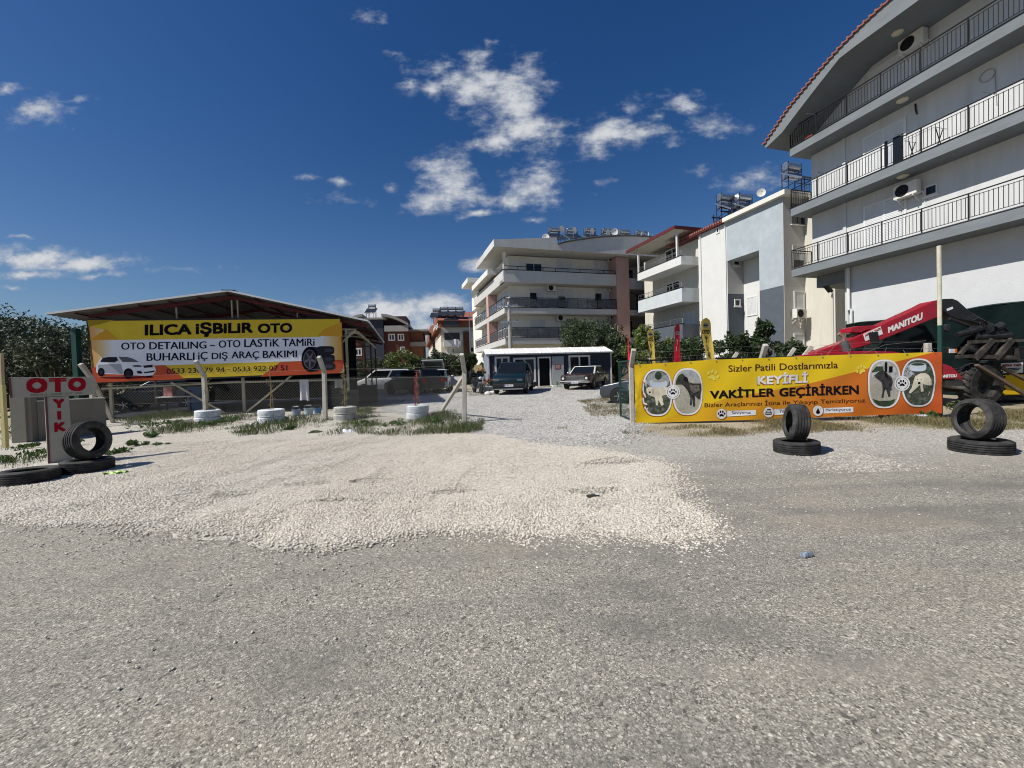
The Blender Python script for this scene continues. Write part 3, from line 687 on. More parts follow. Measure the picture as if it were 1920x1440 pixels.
    # stains and old fixings on the wall
    b = MB(); b.path([(XW-.02, H(1717, 195)[1], H(1717, 195)[2]), (XW-.04, H(1718, 205)[1], H(1718, 205)[2]), (XW-.02, H(1720, 214)[1], H(1720, 214)[2])], .03, 6); b.build('cable_stub', m_black, t)
    b = MB(); q = H(1852, 142); b.lathe([(.2, -.02), (.22, -.02), (.22, 0), (.2, 0)], 20, True, ax=0, c=(XW-.02, q[1], q[2])); b.path([(XW-.02, q[1]-.2, q[2]), (XW-.02, q[1]-.25, SL[1]+1)], .012, 5); b.build('coiled_cable', mat('pale_cable', (.30,.30,.29), .7), t)
    q = F.hit(1709, 349, 0, XW-.3); place_ac(F, 0, XW-.12, H(1709, 349)[1], F.hit(1709, 366, 0, XW-.3)[2], 'air conditioner under the middle grey balcony band of the tall white block', 1.0)
    place_ac(F, 0, XT-.12, F.hit(1711, 70, 0, XT-.3)[1], F.hit(1709, 94, 0, XT-.3)[2], 'air conditioner high under the curved roof of the tall white block', 1.05)
    # drying rack and lines on the middle balcony
    q = F.hit(1735, 275, 0, .55); r = thing('drying_rack', 'folding clothes drying rack on the middle balcony of the tall block', 'drying rack', F.w((.55, q[1], SL[1])), F.a)
    b = MB()
    for y in (-.45, .45): b.beam((-.2, y, 0), (.2, y, .85), .025); b.beam((.2, y, 0), (-.2, y, .85), .025)
    b.build('legs_frame', m_iron, r)
    b = MB()
    for i in range(7): x = -.33+.11*i; b.beam((x, -.5, .86), (x, .5, .86), .014)
    b.beam((-.35, -.5, .86), (.35, -.5, .86), .02); b.beam((-.35, .5, .86), (.35, .5, .86), .02); b.build('rack', m_frame, r)
    q = F.hit(1500, 262, 0, .5); r = tag(MB().add(*_ell((0, 0, 0), (.25, .3, .2), 10, 6)).build('laundry_bundle', mat('red_cloth', (.35,.05,.04), .9), smooth=True), 'red bundle of cloth behind the top balcony railing of the tall block', 'cloth'); r.location = F.w((.5, -.7, SL[2]+.21))
    # clothes line arms
    b = MB()
    for yy, i in ((-1.4, 2), (-1.9, 1), (-5.2, 1), (-7.8, 1)):
        z = SL[i]+.95; b.beam((.05, yy, z), (-.38, yy+.15, z+.1), .025)
    b.build('clothes_line_arm', m_steel, t)
    # shade net along the foot of the block
    n = thing('shade_net_fence', 'dark green shade net fence behind the red machine', 'fence', F.w((0,0,0)), F.a)
    def nf(u, v):
        y = -2.2-15*u; zt = F.hit(1594, 608, 0, .72)[2]-gz(17, 18)+.1+.22*u+.03*sin(u*40); x = .72+.05*sin(u*31+v*2)+.03*sin(u*90); return (x, y, gz(17, 18)-.1+(zt)*v)
    b = MB(); b.grid(nf, 90, 6); b.build('net', mat('green_shade_net', (.006,.011,.011), .9, .5, 1.2, bump=.5, bsc=9, spec=0), n, smooth=True)
    b = MB(); b.path([nf(i/40, 1.0) for i in range(41)], .025, 5); b.build('top_wire', mat('net_hem', (.03,.05,.045), .8), n)
    b = MB()
    for i in range(8): y = -2.2-2.1*i; b.tube((.8, y, 0), (.8, y, 3.6), .035, n=6)
    b.build('post', m_steel, n)
right_block()

# --- white and grey block between
def grey_block():
    o = at(1471, 635, 26.5); F = Frame((o.x, o.y, 0), 17.0)
    t = thing('apartment_block', 'white and blue-grey painted block with a recessed bay and stacked side balconies', 'apartment block', F.w((0,0,0)), F.a, 'apartment blocks')
    z3 = lambda x, y: (1160+x/3.79, 300+y/3.79)
    X = lambda p, v=0.0: F.hit(p[0], p[1], 0, v)
    Yh = lambda p, v=0.0: F.hit(p[0], p[1], 1, v)
    zt = X((1466, 368))[2]-.05
    yb = X((1365, 560))[1]; ya = X((1424.5, 560))[1]; ye = X((1311, 560))[1]; d = Yh((1395, 560), yb)[0]
    zn = X(z3(1000, 640))[2]; zp = X((1440, 541.5))[2]; zp2 = Yh((1380, 551), yb)[2]
    m_blue = mat('blue_grey_paint', (.35,.40,.43), .85, .07, 1.6, bump=.3, bsc=45, dirt=(.50,.55,.57), dsc=.55, damt=.55)
    m_dark = mat('slate_paint', (.085,.10,.12), .85, .1, 2, bump=.3, bsc=45)
    m_grey = mat('warm_grey_paint', (.42,.415,.40), .85, .05, 2, bump=.3, bsc=45)
    m_wh = mat('bright_white_paint', (.60,.605,.59), .85, .04, 1.2, bump=.3, bsc=45, dirt=(.55,.58,.59), dsc=.5, damt=.5)
    b = MB(); b.box(0, d, yb+.02, ye, -.1, zt); b.build('wall', m_wh, t)
    b = MB(); b.box(0, d, .0, ya, zp, zt); b.box(0, d, ya+.001, yb+.019, zn, zt-.002); b.build('wall', m_blue, t)
    b = MB(); b.box(0, d, .0, ya, -.1, zp-.001); b.build('wall', m_dark, t)
    b = MB(); b.box(.01, d, yb, yb+.019, zp2, zn-.001); b.build('wall', m_grey, t)
    b = MB(); b.box(.01, d, yb, yb+.019, -.1, zp2-.001); b.build('wall', m_dark, t)
    b = MB(); b.box(d+.001, d+.3, .01, ye, -.1, zt-.01); b.build('wall', m_wh, t)
    x2 = Yh((1509, 560), 0.0)[0]; yv = X((1566, 560), x2)[1]
    b = MB(); b.box(.0, x2+.5, -.03, -.001, X((1466, 538))[2], zt-.003); b.build('wall', m_grey, t)
    b = MB(); b.box(.0, x2+.5, -.03, -.001, -.1, X((1466, 538))[2]-.002); b.build('wall', mat('pale_grey_paint', (.47,.46,.43), .85, .05, 2, bump=.3, bsc=45), t)
    b = MB(); b.box(x2, 9, yv, -.031, -.1, zt+.3); b.build('wall', m_white2, t)
    b = MB(); b.box(d+.31, 9, .0, ye+7, -.1, zt-.3); b.build('core', m_white2, t)
    # main roof with a white eave board
    b = MB(); b.box(-.32, 9.5, -.4, X((1354, 420), -.32)[1], zt+.002, zt+.30); b.build('roof', mat('white_eave', (.66,.64,.58), .8, .06, 2), t)
    b = MB(); yy0 = X((1354, 420), -.32)[1]+.01; b.box(-.3, 9.5, yy0, X((1255, 463), -.3)[1], zt-.02, zt+.12); b.build('eave', mat('maroon_gutter', (.10,.022,.025), .6), t)
    b = MB()
    for i in range(26): b.tube((-.34, yy0+.1+.25*i, zt+.16), (3, yy0+.1+.25*i, zt+.5), .1, n=6)
    b.build('roof_tiles', m_tile, t)
    # windows on the near end
    for (p0, p1, pt, pb, mu, sh, fm) in ((1482, 1507, 384, 422, 1, (), m_dark), (1484, 1508, 461, 507, 0, ((0, .6),), m_grey), (1487, 1507.5, 546, 582, 0, ((0, 1.),), m_shutter), (1487, 1507, 625, 650, 0, ((0, 1.),), m_shutter)):
        A, B_ = Yh((p0, pt)), Yh((p1, pb)); zt_, zb_ = Yh(((p0+p1)/2, pt))[2], Yh(((p0+p1)/2, pb))[2]
        window(t, 1, -.03, A[0], B_[0], zb_, zt_, mu, sh, .09, fm=fm, sill=True)
    for (p0, p1, pt, pb) in ((1374, 1387, 483, 499), (1376.5, 1388, 561, 575)):
        A, B_ = Yh((p0, pt), yb), Yh((p1, pb), yb); window(t, 1, yb, A[0], B_[0], B_[2], A[2], 0, (), .08, sill=True)
    A, B_ = X((1400, 560), d), X((1420, 560), d); window(t, 0, d, A[1], B_[1], X((1410, 592), d)[2], X((1410, 556), d)[2], 0, ((0, 1.),), .07)
    A = X((1345, 431)); window(t, 0, 0, X((1349.5, 430))[1], X((1343, 430))[1], X((1346, 438))[2], X((1346, 426))[2], 0, (), .1)
    b = MB(); b.tube((-.06, ye-.3, 0), (-.06, ye-.3, zt), .05, n=6); b.tube((-.06, X((1362, 500))[1], 0), (-.06, X((1362, 500))[1], zt), .035, n=6); b.build('downpipe', m_frame, t)
    place_ac(F, 1, -.15, Yh((1496, 590), -.2)[0], Yh((1496, 597), -.2)[2], 'air conditioner below the shuttered window on the grey end wall', 1.0)
    # balcony wing
    XO = -1.35; y1 = X((1277.4, 495.3), XO)[1]; y2 = X((1195.5, 526.4), XO)[1]
    m_pb = mat('pale_blue_paint', (.50,.54,.56), .85, .05, 1.5, dirt=(.4,.42,.43), dsc=.7, damt=.4)
    b = MB(); b.box(.45, 9, ye+.02, y2+1.5, -.1, zt-.05); b.build('wall', m_white2, t)
    lev = []
    for (bt, tp, mm_) in (((1277.4, 495.3), (1277.4, 479), m_wh), ((1278.7, 565.2), (1279, 539), m_pb), ((1280, 634.5), (1280, 607), m_dark)):
        zb = X(bt, XO)[2]; ztp = X(tp, XO)[2]; lev.append((zb, ztp))
        b = MB(); b.box(XO, .449, y1, y2, zb, zb+.22); b.box(XO, XO+.14, y1, y2, zb+.221, ztp); b.box(XO+.141, .449, y1, y1+.14, zb+.221, ztp); b.box(XO+.141, .449, y2-.14, y2, zb+.221, ztp); s = b.build('balcony', mm_, t)
        b = MB(); b.box(XO-.03, XO+.17, y1-.03, y2+.03, ztp+.002, ztp+.05); b.build('coping', m_iron, s)
        b = MB(); railing(b, (XO+.07, y1+.1, ztp+.05), (XO+.07, y2, ztp+.05), .42, .9, 1.5); b.build('railing', m_steel, t)
    for i, (zb, ztp) in enumerate(lev[:2]):
        window(t, 0, .45, y1+2.4, y1+4.2, zb+.3, zb+2.35, 1, (), .08, name='balcony_door')
    window(t, 0, .45, y1+.7, y1+2.0, lev[2][0]+.5, lev[2][0]+2.35, 1, ((0, 1.), (1, 1.)), .06)
    zr = lev[0][0]+2.95
    b = MB(); b.box(XO-.35, 5, y1+.3, y2+1.2, zr, zr+.16); b.build('roof', mat('pale_soffit', (.55,.53,.47), .8), t)
    b = MB(); b.box(XO-.42, XO-.352, y1+.3, y2+1.25, zr-.04, zr+.24); b.box(XO-.35, 5, y1+.24, y1+.298, zr-.04, zr+.24); b.build('gutter', mat('maroon_gutter', (.1,.02,.02)), t)
    b = MB(); b.box(XO+.02, XO+.16, y2-.16, y2-.02, lev[0][1]+.06, zr-.002); b.box(XO+.02, XO+.16, y1+.5, y1+.64, lev[0][1]+.06, zr-.002); b.build('column', m_wh, t)
    place_ac(F, 0, .33, y1-.9+.0, lev[1][0]-1.0, 'air conditioner tucked below the pale blue balcony', .9) if False else None
    # heaters on this roof
    for (px, py, Y, lb, s) in ((1362, 398, 33.0, 'solar water heater on tall blue stand, left one on the white and grey block', 1.0), (1396, 398, 32.7, 'solar water heater second from the left on the white and grey block', 1.0), (1487, 345, 28.3, 'solar water heater partly hidden behind the tall white block balcony', .95)):
        p = at(px, py+14, Y); h = place_heater(p, F.a, lb, s)
    b = MB(); q0 = at(1338, 408, 33.2)
    st = thing('heater_platform', 'dark iron platform carrying two water heaters on the grey block roof', 'iron platform', (q0.x, q0.y, q0.z), F.a)
    for x in (0, 1.2, 2.6, 3.9):
        b.beam((x, 0, -.6), (x, 0, .25), .06)
    b.beam((-.2, 0, 0), (4.2, 0, .05), .08); b.beam((-.2, -.9, .15), (4.2, -.9, .25), .07); b.beam((0, 0, -.4), (2.4, -.2, .9), .05); b.beam((1.2, 0, .6), (3, 0, -.5), .04); b.build('frame', m_blueiron, st)
    p = at(1427, 378, 31); place_dish(p, (0, 0, F.a-.7), 'small dish beside the water heaters on the white and grey block', .8)
    return F
grey_block()

# --- long cream block in the middle distance
def centre_block():
    o = at(945.7, 576.3, 38.5); F = Frame((o.x, o.y, 0), 16.4)
    t = thing('apartment_block', 'cream block with long glass railed balconies and a pink column', 'apartment block', F.w((0,0,0)), F.a, 'apartment blocks')
    Y = lambda p, v=0.0: F.hit(p[0], p[1], 1, v)
    X = lambda p, v=0.0: F.hit(p[0], p[1], 0, v)
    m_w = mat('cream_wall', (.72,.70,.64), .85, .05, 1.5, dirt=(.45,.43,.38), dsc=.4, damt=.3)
    m_par = mat('grey_render', (.49,.49,.475), .85, .06, 1.2, bump=.3, bsc=30, dirt=(.33,.33,.33), dsc=.5, damt=.4, stretch=(1,1,.4))
    m_pink = mat('salmon_paint', (.47,.30,.26), .85, .06, 1.2)
    m_smoke = bpy.data.materials.new('smoked_glass'); m_smoke.use_nodes = True; bb = m_smoke.node_tree.nodes['Principled BSDF']
    bb.inputs['Base Color'].default_value = (.09,.10,.115,1); bb.inputs['Roughness'].default_value = .08; bb.inputs['Alpha'].default_value = .72
    YW = 1.45; XW = .95; XE = 24; YB = 14.3
    b = MB(); b.box(XW, 11.9, YW, 17, 0, 13.0); b.build('wall', m_w, t)
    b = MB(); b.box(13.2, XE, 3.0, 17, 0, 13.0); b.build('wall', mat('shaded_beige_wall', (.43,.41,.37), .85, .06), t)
    for (z0, z1) in ((4.30, 4.89), (7.2, 7.73)):
        b = MB(); b.box(0, 11.85, 0, YW-.001, z0, z1); b.box(0, XW-.001, YW, YB, z0, z1); b.box(13.32, XE, .3, 2.99, z0, z1); b.build('balcony_slab', m_par, t)
        b = MB(); b.box(-.03, 11.85, -.03, .1, z1+.002, z1+.05); b.box(-.03, .1, .101, YB, z1+.002, z1+.05); b.build('coping', m_iron, t)
        g = MB(); 
        for i in range(11): g.box(.1+1.07*i, 1.1+1.07*i, .03, .045, z1+.12, z1+.86)
        for i in range(6): g.box(.03, .045, .1+1.0*i, 1.03+1.0*i, z1+.12, z1+.86)
        for i in range(6): g.box(.03, .045, 7.6+1.1*i, 8.6+1.1*i, z1+.12, z1+.86)
        r = MB(); r.beam((0.04, .04, z1+.98), (11.85, .04, z1+.98), .05); r.beam((.04, .04, z1+.98), (.04, 6.2, z1+.98), .05); r.beam((.04, 7.5, z1+.98), (.04, YB, z1+.98), .05); r.beam((0.04, .04, z1+.88), (11.85, .04, z1+.88), .025)
        for i in range(12): r.beam((.05+1.07*i, .04, z1), (.05+1.07*i, .04, z1+.98), .035)
        for i in range(7): r.beam((.04, .06+1.0*i, z1), (.04, .06+1.0*i, z1+.98), .035)
        for i in range(7): r.beam((.04, 7.55+1.1*i, z1), (.04, 7.55+1.1*i, z1+.98), .035)
        r.beam((13.4, .35, z1+.95), (XE, .35, z1+.95), .05)
        for i in range(30): r.beam((13.4+.3*i, .35, z1), (13.4+.3*i, .35, z1+.95), .02)
        rr = r.build('railing', m_iron, t); g.build('glass_panel', m_smoke, rr)
    b = MB(); b.box(0, 11.85, 0, .16, 10.12, 11.24); b.box(0, 11.85, .161, YW-.001, 10.12, 10.4); b.box(0, .16, .161, YB, 10.12, 11.24); b.box(.161, XW-.001, YW, YB, 10.12, 10.4); b.box(13.32, XE, .3, 2.99, 9.9, 11.0); p = b.build('parapet', m_par, t)
    b = MB(); b.box(-.04, 11.85, -.04, .2, 11.242, 11.3); b.box(-.04, .2, .201, YB, 11.242, 11.3); b.build('coping', m_iron, p)
    b = MB(); b.beam((.1, .08, 11.62), (11.8, .08, 11.62), .05)
    for i in range(10): b.beam((.1+1.3*i, .08, 11.3), (.1+1.3*i, .08, 11.62), .04)
    b.build('railing', m_iron, t)
    b = MB(); b.box(11.86, 13.3, -.06, 2.9, 0, 12.99); b.build('column', m_pink, t)
    b = MB(); b.box(-.02, .93, 6.3, 7.3, 0, 4.29); b.box(-.02, .93, 6.3, 7.3, 4.9, 7.19); b.box(-.02, .93, 6.3, 7.3, 7.74, 10.11); b.build('column', m_pink, t)
    b = MB(); b.box(.1, .35, .25, .5, 11.31, 13.0); b.build('column', m_w, t)
    # roofs
    arc = [(5.25, 13.62)]+[(5.3+.55*i, 13.68+1.28*sin(min(1, i/17)*pi*.5)**.9 if i < 18 else 14.96-.004*(i-17)**2*3) for i in range(1, 30)]
    pts = [(-1.0, 13.12), (-1.0, 13.72), (5.15, 14.30), (5.2, 13.66)]+[(x, z) for x, z in arc]+[(21.4, 13.02)]
    b = MB(); b.prism(pts, -.75, 7.5, ax=1); b.build('roof', m_par, t)
    b = MB(); b.box(-1.02, -1.001, -.75, 3.4, 13.12, 13.74); b.build('eave_board', m_white, t)
    tp = [(x, -.8, z+.06) for x, z in arc]; b = MB(); b.path(tp, .09, 6); b.build('roof_edge', mat('dark_felt', (.08,.08,.085), .8), t)
    A, B_ = X((919, 507), -.6), X((885.5, 547), -.6)
    zc = (A[2]+B_[2])/2
    b = MB(); b.box(-.65, 4, max(3.6, A[1]), max(B_[1], A[1]+6), zc-.05, zc+.5); b.build('roof', mat('white_roof_band', (.64,.64,.62), .8), t)
    b = MB(); b.box(.2, 4, 4.5, 13, 11.32, zc-.06); b.build('attic_wall', mat('dark_attic', (.12,.12,.125), .8), t)
    b = MB(); b.box(-.9, 4, 13.2, 17.5, 13.0, 13.55); b.build('roof', mat('white_roof_band', (.64,.64,.62), .8), t)
    b = MB(); b.box(.3, 4, 13.5, 17, 10, 12.98); b.build('wall', m_w, t)
    b = MB(); b.box(XW, 4.1, 17.001, 20, 0, 10); b.build('wall', m_w, t)
    # windows on the front
    for (p0, p1, pt, zb, mu, sh) in ((985, 1016, 493, 10.45, 1, ()), (1043, 1073, 484, 10.45, 1, ((0, .72), (1, 1.))), (1113, 1140, 488, 10.45, 1, ((1, 1.), (0, .5))), (992, 1020, 540, 7.8, 1, ((1, 1.), (0, .2))),
            (1045, 1074, 541, 7.8, 1, ((1, 1.), (0, .35))), (1114, 1141, 541, 7.8, 1, ((1, 1.), (0, .2))), (993, 1023, 598, 4.95, 1, ((0, 1.), (1, 1.))), (1058, 1086, 598, 4.95, 1, ((0, 1.), (1, 1.))), (1118, 1140, 598, 4.95, 1, ((0, 1.), (1, 1.)))):
        A = Y((p0, pt), YW); B_ = Y((p1, pt), YW); window(t, 1, YW, A[0], B_[0], zb, A[2], mu, sh, .07, name='balcony_door')
    for (x0, z0, h) in ((14.2, 4.95, 2.1), (14.0, 7.8, 2.2), (16, 7.8, 2.2), (14.4, 10.45, 2.2)): window(t, 1, 3.0, x0, x0+1.4, z0, z0+h, 1, (), .07)
    for z0 in (4.95, 7.8):
        window(t, 0, XW, 2.0, 3.6, z0, z0+2.1, 1, ((0, 1.), (1, 1.)), .07); window(t, 0, XW, 4.2, 5.8, z0, z0+2.1, 1, ((0, 1.), (1, 1.)), .07); window(t, 0, XW, 9, 10.6, z0, z0+2.1, 1, (), .07)
    for (px, py, lb) in ((1034, 546, 'air conditioner on the second balcony wall of the cream block, left of centre'), (1149, 546, 'air conditioner beside the pink column, second balcony'), (1052, 602, 'large air conditioner on the lowest balcony wall of the cream block'), (1147, 492, 'air conditioner beside the pink column, top balcony'), (1150, 601, 'air conditioner beside the pink column, lowest balcony')):
        q = Y((px, py), YW-.3); place_ac(F, 1, YW-.12, q[0], q[2], lb, 1.05)
    names = ('leftmost solar water heater on the cream block roof', 'second solar water heater from the left on the cream block', 'third solar water heater from the left on the cream block', 'fourth solar water heater from the left on the cream block', 'fifth solar water heater from the left on the cream block', 'rightmost solar water heater on the cream block roof')
    for (px, py), lb in zip(((1040, 442), (1073, 443), (1107, 443), (1140, 444), (1172, 446), (1203, 448)), names):
        p = at(px, py+17, 43.5); place_heater(p, F.a, lb, .9)
    for (px, py, Yd, a, lb) in ((1024, 452, 40.5, -.2, 'white dish on the left shoulder of the cream block roof'), (1052, 436, 42, .6, 'dish beside the leftmost heater of the cream block'), (1075, 438, 42, .8, 'dish before the second heater of the cream block'), (1108, 440, 42, .8, 'dish before the third heater of the cream block'), (1138, 442, 42, .8, 'tilted dish before the fourth heater of the cream block'),
            (1152, 441, 42, 0, 'bright white round dish between the fourth and fifth heaters'), (1202, 446, 42, .9, 'rusty dish before the rightmost heater of the cream block'), (1214, 447, 42.5, 1.1, 'thin dish right of the last heater on the cream block')):
        p = at(px, py+8, Yd); place_dish(p, (0, 0, a), lb, .95)
    # concrete power pole
    p = at(958, 660, 33); z0 = gz(p.x, p.y); h = at(956, 566, 33).z-z0
    u = thing('utility_pole', 'concrete power pole with short crossarms before the cream block', 'utility pole', (p.x, p.y, z0)); b = MB(); b.tube((0, 0, 0), (-.05, 0, h), .2, .13, 10); b.build('pole', mat('weathered_concrete', (.34,.33,.30), .9, .12, 3, bump=.3), u, smooth=True)
    for z, nm in ((h-.3, 'crossarm'), (h-1.6, 'crossarm')):
        b = MB(); b.beam((-.75, -.16, z), (.65, -.16, z), .09); b.build(nm, m_steel, u)
        for x in (-.6, 0, .55): b = MB(); b.lathe([(0, 0), (.05, 0), (.06, .05), (.035, .09), (.05, .13), (0, .16)], 8, c=(x, -.16, z+.05)); b.build('insulator', mat('brown_ceramic', (.08,.04,.03), .3), u, smooth=True)
centre_block()

# --- houses far behind the shed
def far_houses():
    F = Frame(tuple(at(690, 700, 80)), 8); F.o[2] = 0
    t = thing('apartment_house', 'dark red rendered house with twin arched roofs behind the shed', 'house', F.w((0,0,0)), F.a, 'houses behind the yard')
    Y = lambda px, py, v=0.0: F.hit(px, py, 1, v)
    m_red = mat('dark_red_render', (.095,.032,.027), .85, .1, 1); m_nav = mat('navy_render', (.035,.04,.06), .8, .1, 1); m_bal = mat('grey_balcony', (.3,.29,.28), .8, .1, 1)
    xl = Y(600, 650)[0]; xr = Y(767, 650)[0]; zt = Y(740, 622)[2]
    b = MB(); b.box(xl, xr, 0, 12, 0, zt); b.build('wall', m_red, t)
    a0, a1 = Y(682, 600), Y(720, 625); zn = Y(700, 600)[2]
    b = MB(); b.box(a0[0], a1[0], -.6, 8, zt-6, zn); b.build('stair_tower', m_nav, t)
    b = MB(); b.box(a0[0]-.8, a1[0]+.5, -1, 8.5, zn+.002, zn+.35); b.build('tower_roof', m_bal, t)
    c0, c1 = Y(722, 618)[0], Y(766, 618)[0]; b = MB(); b.box(c0, c1, -.9, .0-.001, zt+.002, zt+1.1); b.build('balcony', m_bal, t)
    b = MB(); b.box(a1[0]+.01, c1-.5, 1.2, 9, zt+.003, zt+3.2); b.build('attic_wall', mat('dark_attic_red', (.06,.03,.03), .8), t)
    for i, (pl, pr, pk) in enumerate(((642, 682, 1), (717, 766, -1))):
        x0, x1 = Y(pl, 600)[0], Y(pr, 600)[0]; z0 = Y(760, 607)[2]; z1 = Y(720, 590)[2]; n = 12; up = []; 
        for k in range(n+1):
            f = k/n; g = f if pk > 0 else 1-f; up.append((x0+(x1-x0)*f, z0+(z1-z0)*sin(g*pi/2)))
        b = MB(); b.prism(up+[(x, z-.5) for x, z in up[::-1]], -1.2, 9, ax=1); b.build('roof', mat('grey_arched_roof', (.27,.255,.24), .8, .1, 1), t)
    for (p0, p1, pt, pb) in ((728, 741, 626, 639), (745.5, 758, 626, 639), (646, 660, 653, 667), (664.5, 679, 653, 667), (698, 711, 653, 667), (750, 759, 650, 662)):
        A, B_ = Y(p0, pt), Y(p1, pb); window(t, 1, 0, A[0], B_[0], B_[2], A[2], 1, (), .22, sill=False)
    A, B_ = Y(731, 611, 1.2), Y(751, 616, 1.2); window(t, 1, 1.2, A[0], B_[0], B_[2], A[2], 1, (), .15)
    place_heater(at(698, 591, 84), 0, 'solar water heater between the twin arched roofs of the red house', 1.1)
    # stepped side wing
    b = MB(); w0, w1 = Y(769, 640, 4)[0], Y(793, 640, 4)[0]; zz = Y(780, 622, 4)[2]; b.box(w0, w1, 4, 12, 0, zz); b.build('wing', mat('orange_render', (.22,.10,.065), .85, .1, 1), t)
    b = MB(); b.box(w0-.5, w1+1.2, 2.8, 12, zz+.002, zz+.35); b.build('wing_roof', m_bal, t)
    b = MB(); b.box(w0, w1+.6, 2.6, 3.99, Y(780, 650, 4)[2], Y(780, 642, 4)[2]); b.build('wing_balcony', m_bal, t)
    # orange and cream house
    F = Frame(tuple(at(829, 700, 70)), 14); F.o[2] = 0; Y2 = lambda px, py, v=0.0: F.hit(px, py, 1, v); X2 = lambda px, py, v=0.0: F.hit(px, py, 0, v)
    t = thing('apartment_house', 'orange and cream house with brown slatted wall and four water heaters', 'house', F.w((0,0,0)), F.a, 'houses behind the yard')
    m_or = mat('orange_render_bright', (.21,.083,.052), .85, .08, 1); m_cr = mat('cream_render', (.60,.57,.48), .85, .05, 1)
    zf = X2(829, 650, 0)[2]; zo = Y2(840, 640)[2]; zt = Y2(850, 614)[2]; xr = Y2(905, 640)[0]; yl = X2(803, 640, 0)[1]
    zo2 = X2(829, 625)[2]; ztp = Y2(850, 602)[2]
    b = MB(); b.box(0, xr, 0, yl, 0, zo2); b.build('wall', m_cr, t)
    b = MB(); b.box(-.04, -.001, .01, yl, zo2+.001, ztp); b.box(0, xr, .01, yl, zt+.001, ztp); b.build('upper_wall', m_or, t); b = MB(); b.box(0, xr, .0, yl, zo2+.001, zt); b.build('wall', mat('grey_white_render', (.42,.42,.40), .85, .06, 1), t)
    b = MB(); pts = [(-.8, ztp-1.2)]+[(-.8+(yl+1.6)*k/14, ztp-1.2+2.6*sin(pi*k/14)) for k in range(1, 14)]+[(yl+.8, ztp-1.2)]
    b.prism(pts, -.7, -.01, ax=0); b.build('gable', m_or, t)
    b = MB(); b.prism([(-1.0, ztp+.002), (6.5, ztp+2.6), (14, ztp+.002)], -.4, xr, ax=0); b.build('roof', m_tile, t)
    for (p0, p1, pt, pb, mm_) in ((832, 859, 602, 613, mat('dark_cladding', (.05,.055,.07), .4)),): 
        A, B_ = Y2(p0, pt), Y2(p1, pb); b = MB(); b.box(A[0], B_[0], -.9, .0, B_[2], A[2]+.3); b.build('bay', mm_, t)
    A, B_ = Y2(868, 622), Y2(874, 690); A2 = Y2(880, 622)
    b = MB(); slats(b, 1, .0, A[0], A2[0], 0, A[2], .35, .25); b.build('slatted_wall', mat('brown_cladding', (.12,.045,.025), .7, .2, 2), t)
    A, B_ = Y2(833, 624), Y2(862, 637); b = MB(); b.box(A[0], B_[0], -.05, -.002, B_[2], A[2]); b.build('loggia', mat('dark_loggia', (.03,.03,.032), .5), t)
    A, B_ = Y2(830, 638), Y2(862, 650); b = MB(); b.box(A[0], B_[0], -1.3, -.06, B_[2], A[2]-.3); b.build('balcony', m_frame, t)
    A, B_ = Y2(830, 664), Y2(866, 676); b = MB(); b.box(A[0], B_[0], -1.3, -.06, B_[2], A[2]); b.build('balcony', m_cr, t)
    for (p0, p1, pt, pb) in ((872, 887, 623, 637), (874, 890, 650, 661), (845, 853, 652, 662), (836, 843, 652, 664)): 
        A, B_ = Y2(p0, pt), Y2(p1, pb); window(t, 1, 0, A[0]+(.8 if p0 == 872 else 0), B_[0], B_[2], A[2], 1, (), .16)
    for (p0, p1, pt, pb) in ((817, 813, 609, 622), (821, 818, 606, 619), (815, 812, 632, 644), (820, 817, 631, 643)): 
        A, B_ = X2(p0, pt, -.01 if pt > 625 else -.7), X2(p1, pb, -.01 if pt > 625 else -.7); window(t, 0, -.01 if pt > 625 else -.71, A[1], B_[1], B_[2], A[2], 0, (), .18)
    m = mat('white_cloth', (.7,.7,.72), .9, .05); A = Y2(849, 637, -1.4); c = MB(); c.grid(lambda u, v: (A[0]+(.95)*u*1.0, -1.42+.04*sin(u*9), A[2]-1.35*v+.12*sin(u*3)), 8, 6); tag(c.build('hanging_sheet', m), 'white sheet hung over the balcony of the orange house', 'cloth')
    bpy.data.objects['hanging_sheet'].matrix_world = Matrix.Translation(F.w((0,0,0))) @ Matrix.Rotation(F.a, 4, 'Z')
    for (px, lb) in ((819, 'leftmost of four solar heaters on the orange house'), (833, 'second of four solar heaters on the orange house'), (848, 'third of four solar heaters on the orange house'), (862, 'rightmost of four solar heaters on the orange house')):
        place_heater(at(px, 600 if px == 819 else 597, 72), 0, lb, 1.0)
    b = MB(); p = at(881, 640, 60); tag(b.tube((0,0,-6), (0,0,4.2), .06, n=6).build('street_pole', m_steel), 'thin steel pole before the brown slatted wall of the orange house', 'pole').location = p
far_houses()
